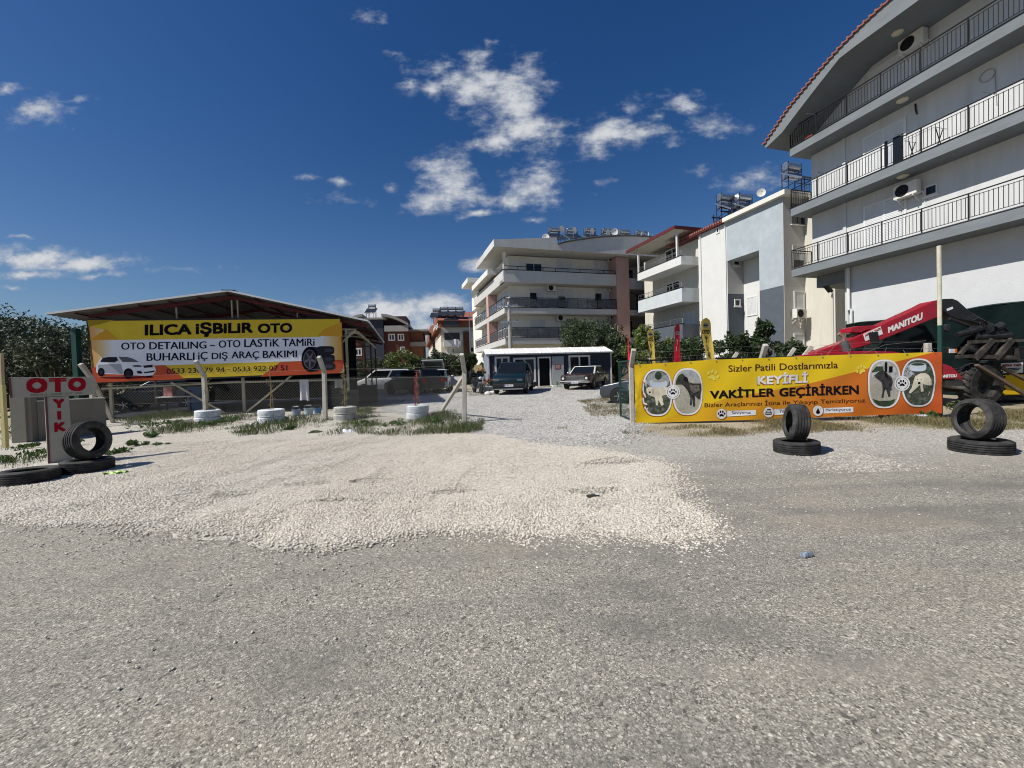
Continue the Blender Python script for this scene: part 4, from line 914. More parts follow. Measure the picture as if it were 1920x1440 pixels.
# ------------------------------------------------------------------ trees
m_bark = mat('bark', (.10,.085,.065), .9, .3, 6, bump=.5, bsc=20)
m_olive = leafm('olive_leaf', (.028,.044,.018), (.105,.125,.07), (.05,.07,.034), .12)
m_dkgreen = leafm('dark_leaf', (.016,.034,.012), (.062,.09,.03), (.03,.054,.018), .2)
m_ltgreen = leafm('light_leaf', (.06,.09,.02), (.16,.19,.05), (.10,.14,.03), .25)
def tree(name, label, x, y, h, r, m, n=6000, leaf=.07, clumps=26, low=.25, cat='tree', group='trees round the yard', squash=1.0, asp=.42, spiky=0, seed=1):
    z = gz(x, y); rs = np.random.default_rng(seed*77+int(abs(x)*10)); t = thing(name, label, cat, (x, y, z), group=group)
    C = []; R = []
    for i in range(clumps):
        a = rs.uniform(0, 6.283); e = rs.uniform(-1, 1); q = sqrt(max(0, 1-e*e)); s = rs.uniform(.45, .95)
        C.append((cos(a)*q*r*s, sin(a)*q*r*s, h*(low+1)/2+e*h*(1-low)/2*s*squash)); k = rs.uniform(.26, .44)*r; R.append((k, k, k*rs.uniform(.6, .9)))
    for i in range(spiky):
        a = rs.uniform(0, 6.283); s = rs.uniform(.2, .9); zz = h*rs.uniform(.85, 1.12); zz = h*rs.uniform(.80, .98); C.append((cos(a)*r*s*.8, sin(a)*r*s*.8, zz)); R.append((.10*r, .10*r, .22*r)); C.append((cos(a)*r*s*.8, sin(a)*r*s*.8, zz-.2*r)); R.append((.2*r, .2*r, .24*r))
    C = np.array(C); R = np.array(R); V, F = leafcloud(C, R, n, leaf, asp); V[:, 2] = np.maximum(V[:, 2], .03)
    npmesh('crown', V, F, m, t)
    b = MB(); tr = .035*h**1.0+.02; b.path([(0, 0, -.1), (.05*r, 0, h*low*.6), (0, .05*r, h*(low+.15))], [tr*1.25, tr, tr*.8], 8)
    for c in C[:min(14, clumps)]:
        p0 = Vector((0, 0, h*low*.6)); c = Vector(c); mid = p0.lerp(c, .5)+Vector((0, 0, -.08*h)); b.path([p0, mid, c], [tr*.6, tr*.35, tr*.1], 5)
    b.build('trunk', m_bark, t, smooth=True)
    return t
def tree_px(name, label, px, ytop, Y, rpx, m, **k):
    p = at(px, ytop, Y); tree(name, label, p.x, Y, p.z-gz(p.x, Y), rpx*Y/FPX, m, **k)
OL = 'olive trees left of the shed'
tree_px('olive_tree', 'big grey-green olive tree at the left edge behind the OTO sign', 20, 590, 20, 95, m_olive, n=11000, leaf=.085, clumps=34, low=.12, group=OL, seed=3)
tree_px('olive_tree', 'olive tree with the highest crown left of the shed roof', 68, 578, 23, 85, m_olive, n=9000, leaf=.085, clumps=30, low=.15, group=OL, seed=4, spiky=4)
tree_px('olive_tree', 'olive tree behind the green post beside the yellow billboard', 135, 602, 22, 75, m_olive, n=9000, leaf=.085, clumps=28, low=.1, group=OL, seed=5)
tree_px('olive_tree', 'low olive tree in the gap below the shed eave', 105, 625, 18.5, 70, m_olive, n=7000, leaf=.075, clumps=24, low=.1, group=OL, seed=6)
BS = 'trees behind the shed'
for i, (px, yt, Y, rp, lb) in enumerate(((200, 640, 33, 70, 'dark tree seen below the left end of the billboard'), (300, 640, 34, 80, 'dark tree seen under the shed, left of its middle'), (400, 640, 36, 80, 'dark tree seen under the shed behind its middle'), (500, 645, 37, 80, 'dark tree seen under the shed, right of its middle'), (585, 650, 38, 70, 'dark tree seen under the shed by its right posts'))):
    tree_px('olive_tree', lb, px, yt, Y, rp, m_dkgreen, n=5000, leaf=.13, clumps=22, low=.02, group=BS, seed=10+i)
tree_px('olive_tree', 'grey olive bush behind the right posts of the shed', 678, 668, 34, 38, m_olive, n=5000, leaf=.10, clumps=20, low=.05, group=BS, seed=21)
tree_px('fruit_tree', 'bright green bushy tree behind the white hatchback under the shed', 752, 654, 37, 42, m_ltgreen, n=6500, leaf=.115, clumps=24, low=.05, group=BS, seed=22)
tree_px('olive_tree', 'grey-green olive tree right of the bright green tree', 822, 655, 39, 36, m_olive, n=6000, leaf=.11, clumps=22, low=.05, group=BS, seed=23, spiky=3)
tree_px('olive_tree', 'olive tree with a bare tip behind the open tailgate', 795, 668, 37, 30, m_olive, n=4000, leaf=.11, clumps=18, low=.05, group=BS, seed=24)
tree_px('fruit_tree', 'dark green tree behind the gate post', 878, 662, 38, 26, m_dkgreen, n=4500, leaf=.11, clumps=18, low=.05, group=BS, seed=25)
tree_px('fruit_tree', 'small green tree at the left end of the cabin', 905, 680, 36, 18, m_ltgreen, n=2500, leaf=.1, clumps=12, low=.05, group=BS, seed=26)
CT = 'trees along the foot of the apartment blocks'
tree_px('fruit_tree', 'dark leafy tree with loose upper twigs rising behind the cabin', 1095, 602, 34.5, 64, m_dkgreen, n=12000, leaf=.115, clumps=36, low=.1, group=CT, seed=31, spiky=9)
tree_px('fruit_tree', 'dark tree behind the right end of the cabin', 1155, 622, 33, 42, m_dkgreen, n=8000, leaf=.115, clumps=26, low=.05, group=CT, seed=32, spiky=4)
tree_px('fruit_tree', 'leafy tree behind the small yellow flag', 1215, 612, 29, 44, m_ltgreen, n=7000, leaf=.10, clumps=24, low=.05, group=CT, seed=33, spiky=4)
tree_px('fruit_tree', 'dark tree behind the red flag', 1276, 628, 26, 46, m_dkgreen, n=7000, leaf=.10, clumps=24, low=.05, group=CT, seed=34)
tree_px('fruit_tree', 'leafy shrub right of the large yellow flag', 1372, 622, 20.5, 44, m_dkgreen, n=8000, leaf=.085, clumps=26, low=.05, group=CT, seed=35, spiky=6)
tree_px('fruit_tree', 'tall loose shrub reaching up the dark painted wall', 1434, 598, 20.5, 36, m_dkgreen, n=6500, leaf=.085, clumps=24, low=.05, group=CT, seed=36, spiky=5)
tree_px('fruit_tree', 'low dark shrub left of the red boom', 1490, 630, 19.5, 42, m_dkgreen, n=6500, leaf=.085, clumps=22, low=.05, group=CT, seed=37, spiky=3)
# far tree line closing the horizon
C = []
for i in range(150): 
    x = -150+2.2*i+random.uniform(-1, 1); C.append((x, 105+random.uniform(-6, 6)+.1*abs(x), random.uniform(1, 4.2)))
C = np.array(C); V, F = leafcloud(C, np.c_[np.full(150, 3.0), np.full(150, 3.), np.full(150, 2.2)], 22000, .34, .6)
tag(npmesh('far_trees', V, F, m_olive), 'far line of trees closing the horizon behind the yard', 'trees', kind='stuff')

# ------------------------------------------------------------------ shed
m_cream = mat('cream_steel_paint', (.40,.365,.25), .55, .12, 4, dirt=(.24,.17,.10), dsc=3, damt=.5)
m_redp = mat('red_steel_paint', (.085,.010,.012), .5, .15, 4)
m_roofs = mat('grey_roof_sheet', (.11,.11,.11), .5, .12, 1.5, dirt=(.2,.19,.17), dsc=1, damt=.4)
SY = 18.8; _so = at(652, 700, SY); SF = Frame((_so.x, _so.y, 0), 14.0)
def shed():
    F = SF; g = gz(-8, 19)-.03
    t = thing('open_shed', 'open steel shed with gabled sheet roof behind the yellow billboard', 'shed', F.w((0,0,0)), F.a)
    q = lambda px, py: F.hit(px, py, 1, -.6)
    lx, lz = q(88, 590)[0], q(88, 590)[2]; pk = q(428, 546.5); rx, rz = q(690, 603)[0], q(690, 603)[2]; D = 11.6; gv = 0
    def slope(x0, z0, x1, z1):
        b = MB()
        def fn(u, v): y = -.6+D*u; return (x0+(x1-x0)*v, y, z0+(z1-z0)*v+.018*sin(2*pi*y/.25))
        b.grid(fn, 54*6, 2); fn0 = fn
        def fn2(u, v): p = fn0(u, v); return (p[0], p[1], p[2]+.012)
        b.grid(fn2, 54*6, 2); return b
    s = slope(lx, lz, pk[0], pk[2]); s.v += []; o = s.build('roof_sheet', m_roofs, t, fix=False, smooth=True)
    o = slope(rx, rz, pk[0], pk[2]).build('roof_sheet', m_roofs, t, fix=False, smooth=True)
    m_trim = mat('white_roof_trim', (.70,.71,.72), .4, .05, 3)
    for (a, c) in (((lx-.02, lz), (pk[0], pk[2])), ((pk[0]+.001, pk[2]), (rx+.02, rz))):
        b = MB(); b.beam((a[0], -.63, a[1]+.03), (c[0], -.63, c[1]+.03), .05, .07); b.build('gable_trim', m_trim, t)
    b = MB(); b.beam((rx+.03, -.6, rz+.01), (rx+.03, D-.6, rz+.01), .06, .06); b.build('eave_trim', m_trim, t)
    b = MB(); b.beam((pk[0], -.66, pk[2]+.05), (pk[0], D-.6, pk[2]+.05), .5, .03); b.build('ridge_cap', m_roofs, t)
    z_at = lambda x: lz+(pk[2]-lz)*(x-lx)/(pk[0]-lx) if x < pk[0] else rz+(pk[2]-rz)*(rx-x)/(rx-pk[0])
    XL, XR = -9.2, .45
    b = MB(); 
    for y in (.0, 3.4, 7.0, 10.6):
        for (x0, x1) in ((lx+1.0, pk[0]), (pk[0], rx-.05)): b.beam((x0, y-.1, z_at(x0)-.16), (x1, y-.1, z_at(x1)-.16), .08, .13)
    b.build('rafter', m_redp, t)
    b = MB()
    for y in (.0, 3.4, 7.0, 10.6): b.beam((XL, y, 4.05), (XR, y, 3.75), .06, .08)
    b.build('tie_beam', m_cream, t)
    b = MB()
    for x in np.linspace(lx+.8, rx-.4, 11): b.beam((x, -.5, z_at(x)-.06), (x, D-.7, z_at(x)-.06), .05, .05)
    b.build('purlin', m_redp, t)
    for x in (pk[0]-.12, pk[0]+.1, -6.6, -2.0):
        b = MB(); b.beam((x, .02, 3.95), (x, .02, z_at(x)-.23), .05); b.build('strut', m_cream, t)
    for (x, y) in ((0, 0), (XR, 3.4), (XR, 7.0), (XR, 10.6), (-4.25, 0), (-9.0, 0), (XL, 3.4), (XL, 7), (XL, 10.6)):
        b = MB(); b.beam((x, y, g-.1), (x, y, z_at(x)-.25 if y else (3.74 if x > -1 else 4.0)), .1 if y == 0 else .085); b.build('post', m_cream if y == 0 else mat('rusty_post', (.11,.085,.06), .8, .25, 3), t)
    b = MB(); b.beam((XR, .3, 3.66), (XR, 10.6, 3.66), .09, .14); b.beam((0.05, .06, 3.6), (XR+.0, .25, 3.66), .09, .13); b.beam((-.2, -.08, 3.15), (.42, -.08, 3.72), .07, .09); b.build('eave_beam', m_cream, t)
    rl = lambda px, py: F.hit(px, py, 1, -.06)
    A, B_, C_ = rl(190, 729), rl(438, 717), rl(651, 712)
    b = MB(); b.beam(A, B_, .05, .07); b.beam(B_+np.array([.01,0,0]), C_, .05, .07); b.build('rail', m_cream, t)
    for (p0, p1) in (((323, 717), (438, 783)), ((548, 704), (452, 782))):
        a, c = rl(*p0), rl(*p1); b = MB(); b.beam(a-np.array([0,.09,0]), c-np.array([0,.09,0]), .05, .07); b.build('brace', m_cream, t)
    fl = MB(); fl.grid(lambda u, v: (-10.2+13.6*u+.25*sin(v*9)*u, -.4+13.4*v+.2*sin(u*11), gz(0, 18.4+13*v)+.028+.012*sin(u*5)*sin(v*7)), 40, 30)  # added sheet within the shed's shadow, coloured near-black to deepen that shade
    f_ = tag(fl.build('painted_shade_floor', mat('painted_shed_shade', (.022,.024,.028), .5, .4, 1.5, dirt=(.06,.06,.058), dsc=.8, damt=.6), fix=False, smooth=True), None, None, kind='structure'); f_.location = F.w((0,0,0)); f_.rotation_euler = (0, 0, F.a)
    cu = thing('added_dark_curtain', 'added dark cloth curtain cutting the light under the shed', 'curtain', F.w((0,0,0)), F.a)  # added curtain that blocks light to darken the space under the roof
    b = MB(); b.grid(lambda u, v: (-9.6+9.4*u, 5.2+.07*sin(u*60)+.03*sin(u*23), .12+gz(0,26)-.05+(3.75)*v), 120, 6); b.build('cloth', mat('added_curtain_black', (.012,.013,.014), .9, .4, 2), cu, smooth=True, fix=False)  # cloth of the added curtain
    b = MB(); b.beam((-9.6, 5.2, 4.1), (-.2, 5.2, 4.1), .05); b.build('added_curtain_rod', m_cream, cu)
    # low block wall at the back
    w = thing('block_wall', 'low dark block wall at the back of the open shed', 'wall', F.w((-12, 19.5, 0)), F.a); b = MB(); b.box(0, 22, 0, .2, 0, gz(0, 38)+1.3); b.build('wall', mat('block_work', (.15,.145,.13), .9, .12, 2, bump=.4), w)
    b = MB(); b.box(0, 22, -.02, .22, gz(0, 38)+1.301, gz(0, 38)+1.37); b.build('wall_cap', mat('cement_cap_dark', (.25,.24,.22), .9), w)
    return lx, lz, pk, rx, rz
shed()

# ------------------------------------------------------------------ billboard
def pm(name, col, rough=.6, **k): return mat('print_'+name, col, rough, .05, 2, spec=.0, **k)
P_yel = pm('yellow', (.68,.49,.05)); P_blk = pm('black', (.010,.010,.014)); P_navy = pm('navy', (.012,.012,.03)); P_wht = pm('white', (.74,.76,.82)); P_red = pm('orange_red', (.52,.095,.045)); P_olive = pm('olive_yellow', (.33,.25,.03))
P_org = pm('orange', (.60,.20,.02)); P_gry = pm('silver', (.36,.37,.42)); P_dgry = pm('dark_grey', (.03,.03,.036)); P_mid = pm('mid_grey', (.12,.12,.14))
def gradm(name, c0, c1, lo, hi, axis=0, c2=None):
    m = bpy.data.materials.new('print_'+name); m.use_nodes = True; t = m.node_tree; b = t.nodes['Principled BSDF']; b.inputs['Roughness'].default_value = .45
    co = N('ShaderNodeTexCoord', t).outputs['Object']; s = N('ShaderNodeSeparateXYZ', t); L(co, s.inputs[0], t); r = N('ShaderNodeMapRange', t); L(s.outputs[axis], r.inputs[0], t); r.inputs[1].default_value = lo; r.inputs[2].default_value = hi
    rp = N('ShaderNodeValToRGB', t); rp.color_ramp.elements[0].color = tuple(c0)+(1,); rp.color_ramp.elements[1].color = tuple(c1)+(1,)
    if c2: e = rp.color_ramp.elements.new(.5); e.color = tuple(c2)+(1,)
    L(r.outputs[0], rp.inputs[0], t); L(rp.outputs[0], b.inputs['Base Color'], t); return m
def billboard():
    F = SF; yv = -.28
    t = thing('billboard', 'long yellow, white and red billboard with black car wash lettering on the shed front', 'billboard', F.w((0,0,0)), F.a)
    TL, TR, BL, BR = (163.6, 600.2), (638.7, 596.6), (178.4, 717.5), (645, 699)
    H = lambda p: F.hit(p[0], p[1], 1, yv)
    P = [H(p) for p in (TL, TR, BR, BL)]
    b = MB(); n0 = [(p[0], p[1]+.004, p[2]) for p in P]; n1 = [(p[0], p[1]+.09, p[2]) for p in P]; b.add(n0+n1, [(0,1,2,3),(7,6,5,4),(0,4,5,1),(1,5,6,2),(2,6,7,3),(3,7,4,0)]); b.build('backing', P_blk, t)
    b = MB(); c = P+[P[0]]
    for i in range(4): b.beam(c[i]+np.array([0,.02,0]), c[i+1]+np.array([0,.02,0]), .07, .05, up=(0,-1,0))
    b.build('frame', m_black, t)
    lerp = lambda p, q, f: (p[0]+(q[0]-p[0])*f, p[1]+(q[1]-p[1])*f)
    L_ = lambda f: lerp(TL, BL, f); R_ = lambda f: lerp(TR, BR, f)
    d = lambda nm, pts, m, off: decal(nm, F, pts, m, t, yv, 1, off)
    d('yellow_sheet', [TL, TR, BR, BL], P_yel, 0)
    f0, f1 = .365, .765
    w0L = (166+130*0, 0); 
    d('white_band', [(167, 638.5), (642, 631), (643.5, 674.5), (172, 689)], P_wht, -.003)
    x0 = H((167, 640))[0]; x1 = H((212, 640))[0]; x2 = H((603, 640))[0]; x3 = H((640, 640))[0]
    gl = gradm('fade_left', (.68,.31,.03), (.74,.76,.82), x0, x1, c2=(.71,.52,.25)); gr = gradm('fade_right', (.74,.76,.82), (.68,.31,.03), x2, x3, c2=(.72,.54,.22))
    d('fade_patch', [(165.3, 612), (192, 617), (224, 637.6), (212, 637.8), (213, 687.8), (172, 689)], gl, -.005)
    d('fade_patch', [(600, 631.7), (640.8, 612), (643.5, 674.5), (601, 676)], gr, -.005)
    d('corner_patch', [TL, (215, 599.8), (190, 607.5), (166, 612.5)], P_olive, -.006)
    d('orange_patch', [(167, 637.5), (198, 618), (224, 637.2)], pm('orange_patch', (.64,.33,.04)), -.0065)
    d('orange_patch', [(595, 629.7), (609, 617), (640.6, 604), (641.8, 631)], pm('orange_patch', (.64,.33,.04)), -.0065)
    d('red_patch', [(171, 689), (309, 684.7), (347, 710.7), (178.4, 717.5)], P_red, -.007)
    d('red_patch', [(526, 678.7), (643.7, 674.4), (645, 699), (489, 706.2)], P_red, -.007)
    T = lambda s, x0, x1, t0, t1, b0, b1, m, bold=0, off=-.011: text(s, qtf(F, (x0, t0), (x1, t1), (x0, b0), (x1, b1), 1, yv, off), m, t, 'lettering', bold)
    T('ILICA', 271.5, 359.5, 608.8, 607.3, 629.5, 627.5, P_blk, .035)
    T('iŞBiLiR', 367, 474.5, 604.5, 603.5, 632.5, 629, P_blk, .035)
    T('OTO', 483.5, 548, 607, 605.5, 625, 624, P_blk, .035)
    T('OTO', 227.5, 272, 642.5, 642, 656, 655, P_navy, .02); T('DETAILING', 280, 387.5, 641.5, 640, 655.5, 653.5, P_navy, .02); T('–', 394, 403, 647.2, 647, 649, 648.8, P_navy, .01)
    T('OTO', 410, 451, 638.5, 637.5, 652.3, 651, P_navy, .02); T('LASTiK', 458, 524.5, 636, 635.5, 651, 650, P_navy, .02); T('TAMiRi', 529.5, 590, 635.5, 634.8, 649.8, 648.3, P_navy, .02)
    T('BUHARLI', 275, 365, 662.5, 661, 677, 675, P_navy, .02); T('iÇ', 371.5, 389.5, 660, 659.5, 678, 677, P_navy, .02); T('DIŞ', 397, 427, 661, 660, 677, 676.5, P_navy, .02)
    T('ARAÇ', 434, 486, 659, 658.5, 675.5, 674.5, P_navy, .02); T('BAKIMI', 493, 557, 658, 657, 671.3, 669.5, P_navy, .02)
    T('0533 230 79 94', 312.5, 421, 691.2, 688.6, 701.5, 697.5, P_navy, .004); T('–', 426, 432, 693, 692.8, 694.2, 694, P_navy, .004); T('0533 922 07 51', 436.5, 538.5, 688, 684.5, 697, 694, P_navy, .004)
    # printed white car
    z = lambda pts: [(130+x/6.4, 590+y/6.4) for x, y in pts]
    d('printed_car', z([(322,690),(325,600),(345,575),(380,520),(430,503),(500,495),(620,493),(720,500),(790,535),(850,572),(930,580),(990,595),(1025,625),(1040,660),(1035,690),(1000,725),(920,735),(780,728),(640,718),(420,712),(350,705)]), P_wht, -.009)
    d('printed_car_windows', z([(372,568),(400,520),(470,508),(570,508),(602,575)]), P_dgry, -.012); d('printed_car_windows', z([(590,506),(700,508),(770,530),(838,568),(640,568)]), P_mid, -.012)
    d('printed_car_side', z([(345,600),(620,590),(650,690),(640,712),(430,700),(350,690)]), P_gry, -.0105)
    for (cx, cy, rx, ry) in ((385, 690, 40, 52), (712, 705, 58, 62)): d('printed_car_wheel', z(ovalpts(cx, cy, rx, ry, 20)), P_blk, -.013); d('printed_car_rim', z(ovalpts(cx, cy, rx*.6, ry*.62, 14)), P_dgry, -.0145)
    d('printed_car_wheel', z(ovalpts(955, 725, 45, 30, 16)), P_blk, -.0085)
    d('printed_car_grille', z([(885,612),(1000,600),(1005,632),(900,638)]), P_dgry, -.013); d('printed_car_headlight', z([(755,610),(830,600),(880,618),(860,630),(780,628)]), P_mid, -.013); d('printed_car_intake', z([(810,680),(850,672),(880,690),(870,708),(820,706)]), P_dgry, -.013); d('printed_car_intake', z([(895,690),(1030,668),(1020,690),(900,705)]), P_dgry, -.013)
    d('printed_car_mirror', z([(550,572),(575,552),(600,560),(598,576)]), P_wht, -.0135); d('printed_shadow', z([(360,745),(1000,735),(1010,755),(700,772),(420,765)]), pm('shadow_red', (.17,.02,.02)), -.0083)
    # printed tyres
    z = lambda pts: [(400+x/6.4, 590+y/6.4) for x, y in pts]
    for (y0, y1, xr) in ((378, 480, 1452), (478, 580, 1458), (575, 665, 1464)): d('printed_tyre', z(ovalpts(1345, (y0+y1)/2, xr-1345, (y1-y0)/2, 24, 4)), P_dgry, -.009-.0004*(y0/100)); d('printed_tyre_shine', z(ovalpts(1385, (y0+y1)/2, 50, 22, 16, 3)), pm('tyre_shine', (.06,.062,.08)), -.012)
    d('printed_tyre', z([(1175,385),(1240,392),(1300,440),(1320,530),(1300,640),(1240,680),(1170,685)]), P_dgry, -.0125)
    d('printed_tyre', z(ovalpts(1160, 535, 102, 150, 30)), P_blk, -.014); d('printed_rim', z(ovalpts(1158, 535, 78, 115, 24)), P_mid, -.0155); d('printed_rim', z(ovalpts(1158, 535, 68, 104, 24)), P_dgry, -.0165)
    for k in range(5):
        a = k*2*pi/5+.3; d('printed_spoke', z([(1158+12*cos(a+1.57), 535+16*sin(a+1.57)), (1158+66*cos(a+.12), 535+100*sin(a+.12)), (1158+66*cos(a-.12), 535+100*sin(a-.12)), (1158-12*cos(a+1.57), 535-16*sin(a+1.57))]), P_mid, -.0175)
billboard()

# ------------------------------------------------------------------ left wire fence
m_conc = mat('concrete_post', (.42,.40,.35), .9, .12, 4, bump=.4, bsc=40, dirt=(.22,.20,.17), dsc=3, damt=.5)
m_wire = mat('galvanised_wire', (.17,.165,.15), .6, .2, 5)
def cpost(t, x, y, h=1.72, dx=0, w=.125, name='post', lean=0, top=.5, fwd=.36):
    z = gz(x, y); b = MB(); b.beam((x-lean, y, z-.15), (x, y, z+h), w, w, up=(0, 1, 0)); b.beam((x, y, z+h-.02), (x+dx, y-fwd, z+h+top), w*.98, w*.98, up=(0, 1, 0)); return b.build(name, m_conc, t, bev=.012, seg=1)
def mesh_panel(b, p0, p1, h, sp=.10, r=.0019, z0=.03):
    p0 = Vector(p0); p1 = Vector(p1); d = p1-p0; Ln = d.length; d.normalize(); n = Vector((-d.y, d.x, 0))*.004
    k = -int(h/sp)-1
    while k*sp < Ln:
        a = k*sp
        for sgn in (1, -1):
            s0, s1 = max(a, 0), min(a+h, Ln)
            if s1-s0 > .02:
                zz0 = z0+(s0-a if sgn > 0 else h-(s0-a)); zz1 = z0+(s1-a if sgn > 0 else h-(s1-a))
                f0, f1 = s0/Ln, s1/Ln; za = p0.z+(p1.z-p0.z)*f0; zb = p0.z+(p1.z-p0.z)*f1
                b.path([p0+d*s0+n*sgn+Vector((0,0,zz0-p0.z+za)), p0+d*s1+n*sgn+Vector((0,0,zz1-p0.z+zb))], r, 3)
        k += 1
def gpt(px, py): g = gp(px, py); return g
FL = [gpt(874, 794), gpt(612, 789), gpt(387, 793), gpt(178, 803)]
def left_fence():
    t = thing('wire_fence', 'chain link fence on bent concrete posts left of the entrance', 'fence', (0,0,0))
    for i, p in enumerate(FL): cpost(t, p.x, p.y, 1.72 if i else 1.62, 0 if i else -.02, .13, lean=(.06, .04, 0, .05)[i])
    for i in range(3):
        b = MB(); mesh_panel(b, FL[i]+Vector((0, .08, 0)), FL[i+1]+Vector((0, .08, 0)), 1.45); o = b.build('wire_mesh', m_wire, t, fix=False)
        b = MB()
        for z in (.1, .8, 1.47): b.path([FL[i].lerp(FL[i+1], k/6)+Vector((0, .07, z-.02*sin(k/6*pi))) for k in range(7)], .003, 4)
        for z, f in ((1.80, -.10),): b.path([FL[i].lerp(FL[i+1], k/8)+Vector((0, f, z-.04*sin(k/8*pi))) for k in range(9)], .0025, 4)
        b.build('straining_wire', m_wire, t, fix=False)
    for (p, q, zt) in ((gp(824, 772), FL[0], 1.5), (gp(215, 793), FL[3], 1.6)):
        b = MB(); b.beam((p.x, p.y, p.z-.1), (q.x, q.y+.05, q.z+zt), .11, .11); b.build('brace', m_conc, t, bev=.01, seg=1)
left_fence()
m_gpost = mat('green_box_steel', (.012,.05,.042), .5, .15, 3)
p = at(146, 700, 16.2); h = at(142, 616, 16.2).z
o = tag(MB().box(-.1, .1, -.1, .1, -.1, h).build('green_post', m_gpost, bev=.006), 'dark green square steel post left of the yellow billboard', 'post'); o.location = (p.x, p.y, 0)

# concrete pillar, wall and yellow posts at the far left
def left_wall():
    a = gp(45, 832); m = mat('poured_concrete', (.19,.172,.137), .9, .12, 1.5, bump=.35, bsc=25, dirt=(.12,.105,.085), dsc=1.6, damt=.75)
    F = Frame(tuple(a), 20)
    t = thing('concrete_pillar', 'rough concrete gate pillar behind the OTO sign', 'pillar', a, F.a); x0 = F.y(20, 800)[0]; x1 = F.y(60, 800)[0]; zt = F.y(40, 740)[2]
    MB().box(x0, x1, 0, .55, -.1, zt).build('shaft', m, t, bev=.015); b = MB(); b.box(x0+.05, x1-.1, -.05, -.001, 0, zt-.05); b.build('facing', mat('pale_cement', (.26,.24,.19), .9, .12, 3, bump=.4, dirt=(.25,.22,.18), dsc=3), t)
    w = thing('concrete_wall', 'low concrete wall running behind the OTO sign to the fence', 'wall', F.w((x1+.01, .2, 0)), radians(57)); MB().box(0, 1.4, 0, .2, -.1, at(100, 760, 8.7).z).build('wall', m, w, bev=.01); 
    b = MB(); b.box(0, 1.4, -.02, .22, at(100, 760, 8.7).z+.002, at(100, 760, 8.7).z+.03); b.build('cap', mat('cement_cap', (.5,.48,.42), .9), w)
    my = mat('pale_yellow_paint', (.46,.40,.17), .6, .15, 4, dirt=(.3,.25,.14), dsc=4)
    for (px, yt, yb, Y, lb) in ((5, 722, 812, 8.2, 'short pale yellow post at the left edge of the photo'), (2, 662, 812, 8.6, 'tall thin pale post at the left edge of the photo')):
        q = at(px+5, yb, Y); r = at(px, yt, Y); o = tag(MB().beam((0, 0, -.3), (r.x-q.x, 0, r.z-q.z), .06 if px == 5 else .055).build('gate_post', my if px == 5 else mat('pale_wood', (.40,.33,.2), .8, .15, 5), bev=.004), lb, 'post'); o.location = q
left_wall()

# ------------------------------------------------------------------ T-shaped sign
def tsign():
    g = gp(100, 874); Fr = Frame(tuple(g), 50); t = thing('wash_sign', 'T-shaped beige board sign with red OTO and YIK lettering', 'sign', g, Fr.a)
    mb_ = mat('sign_board', (.36,.34,.29), .7, .07, 4, dirt=(.25,.23,.19), dsc=2.5, damt=.4); mr_ = pm('sign_red', (.32,.012,.022)); md_ = mat('sign_edge', (.13,.05,.05), .7)
    Y = lambda px, py: Fr.y(px, py)
    TL, TR, BL, BR = Y(17, 708), Y(177, 706.5), Y(24, 746), Y(177.5, 740)
    b = MB(); v = [TL, TR, BR, BL]; b.add([tuple(p) for p in v]+[(p[0], .12, p[2]) for p in v], [(0,1,2,3),(7,6,5,4),(0,4,5,1),(1,5,6,2),(2,6,7,3),(3,7,4,0)]); b.build('crossboard', mb_, t, bev=.004, seg=1)
    q = [Y(15.5, 708.5), Y(20, 708.5), Y(24, 746), Y(19, 746)]; b = MB(); b.add([(p[0], -.015, p[2]) for p in q]+[(p[0], -.001, p[2]) for p in q], [(0,1,2,3),(7,6,5,4),(0,4,5,1),(1,5,6,2),(2,6,7,3),(3,7,4,0)]); b.build('edge_trim', md_, t)
    q = [Y(83, 744.8), Y(129, 742.5), Y(138, 872), Y(90, 876)]; b = MB(); b.add([tuple(p) for p in q]+[(p[0], .12, p[2]) for p in q], [(0,1,2,3),(7,6,5,4),(0,4,5,1),(1,5,6,2),(2,6,7,3),(3,7,4,0)]); b.build('upright_board', mb_, t, bev=.004, seg=1)
    q = [Y(84.5, 745), Y(88.5, 745), Y(95, 876), Y(91, 876)]; b = MB(); b.add([(p[0], -.012, p[2]) for p in q]+[(p[0], -.001, p[2]) for p in q], [(0,1,2,3),(7,6,5,4),(0,4,5,1),(1,5,6,2),(2,6,7,3),(3,7,4,0)]); b.build('edge_trim', md_, t)
    tx = lambda s, tl, tr, bl, br, m, bold: text(s, qtf(Fr, tl, tr, bl, br, 1, 0, -.004), m, t, 'lettering', bold)
    tx('O', (49, 709.2), (89, 708.7), (49, 737.2), (89, 736.7), mr_, .06); tx('T', (91.5, 709), (125, 708.5), (91.5, 735.3), (125, 734.8), mr_, .06); tx('O', (127.5, 708.5), (161, 707.6), (127.5, 733.8), (161, 733.3), mr_, .06)
    tx('0532 468 07 02', (57, 739.2), (155, 735), (57, 743), (155, 738.6), pm('faded_grey', (.22,.20,.165)), .02)
    tx('Y', (98.7, 748.6), (121.3, 747.6), (99.7, 765.5), (122.3, 764.5), mr_, .05); tx('I', (107, 771), (114.3, 770.7), (107.8, 787), (115, 786.7), mr_, .05); tx('K', (101.5, 792.6), (124, 791), (102, 810.3), (124.5, 808), mr_, .05)
    b = MB(); c = Y(110, 876); b.box(c[0]-.32, c[0]+.38, -.3, .35, -.08, .06); b.build('footing', mat('cement_footing', (.42,.40,.35), .9, .1, 4, bump=.5), t, bev=.03)
tsign()

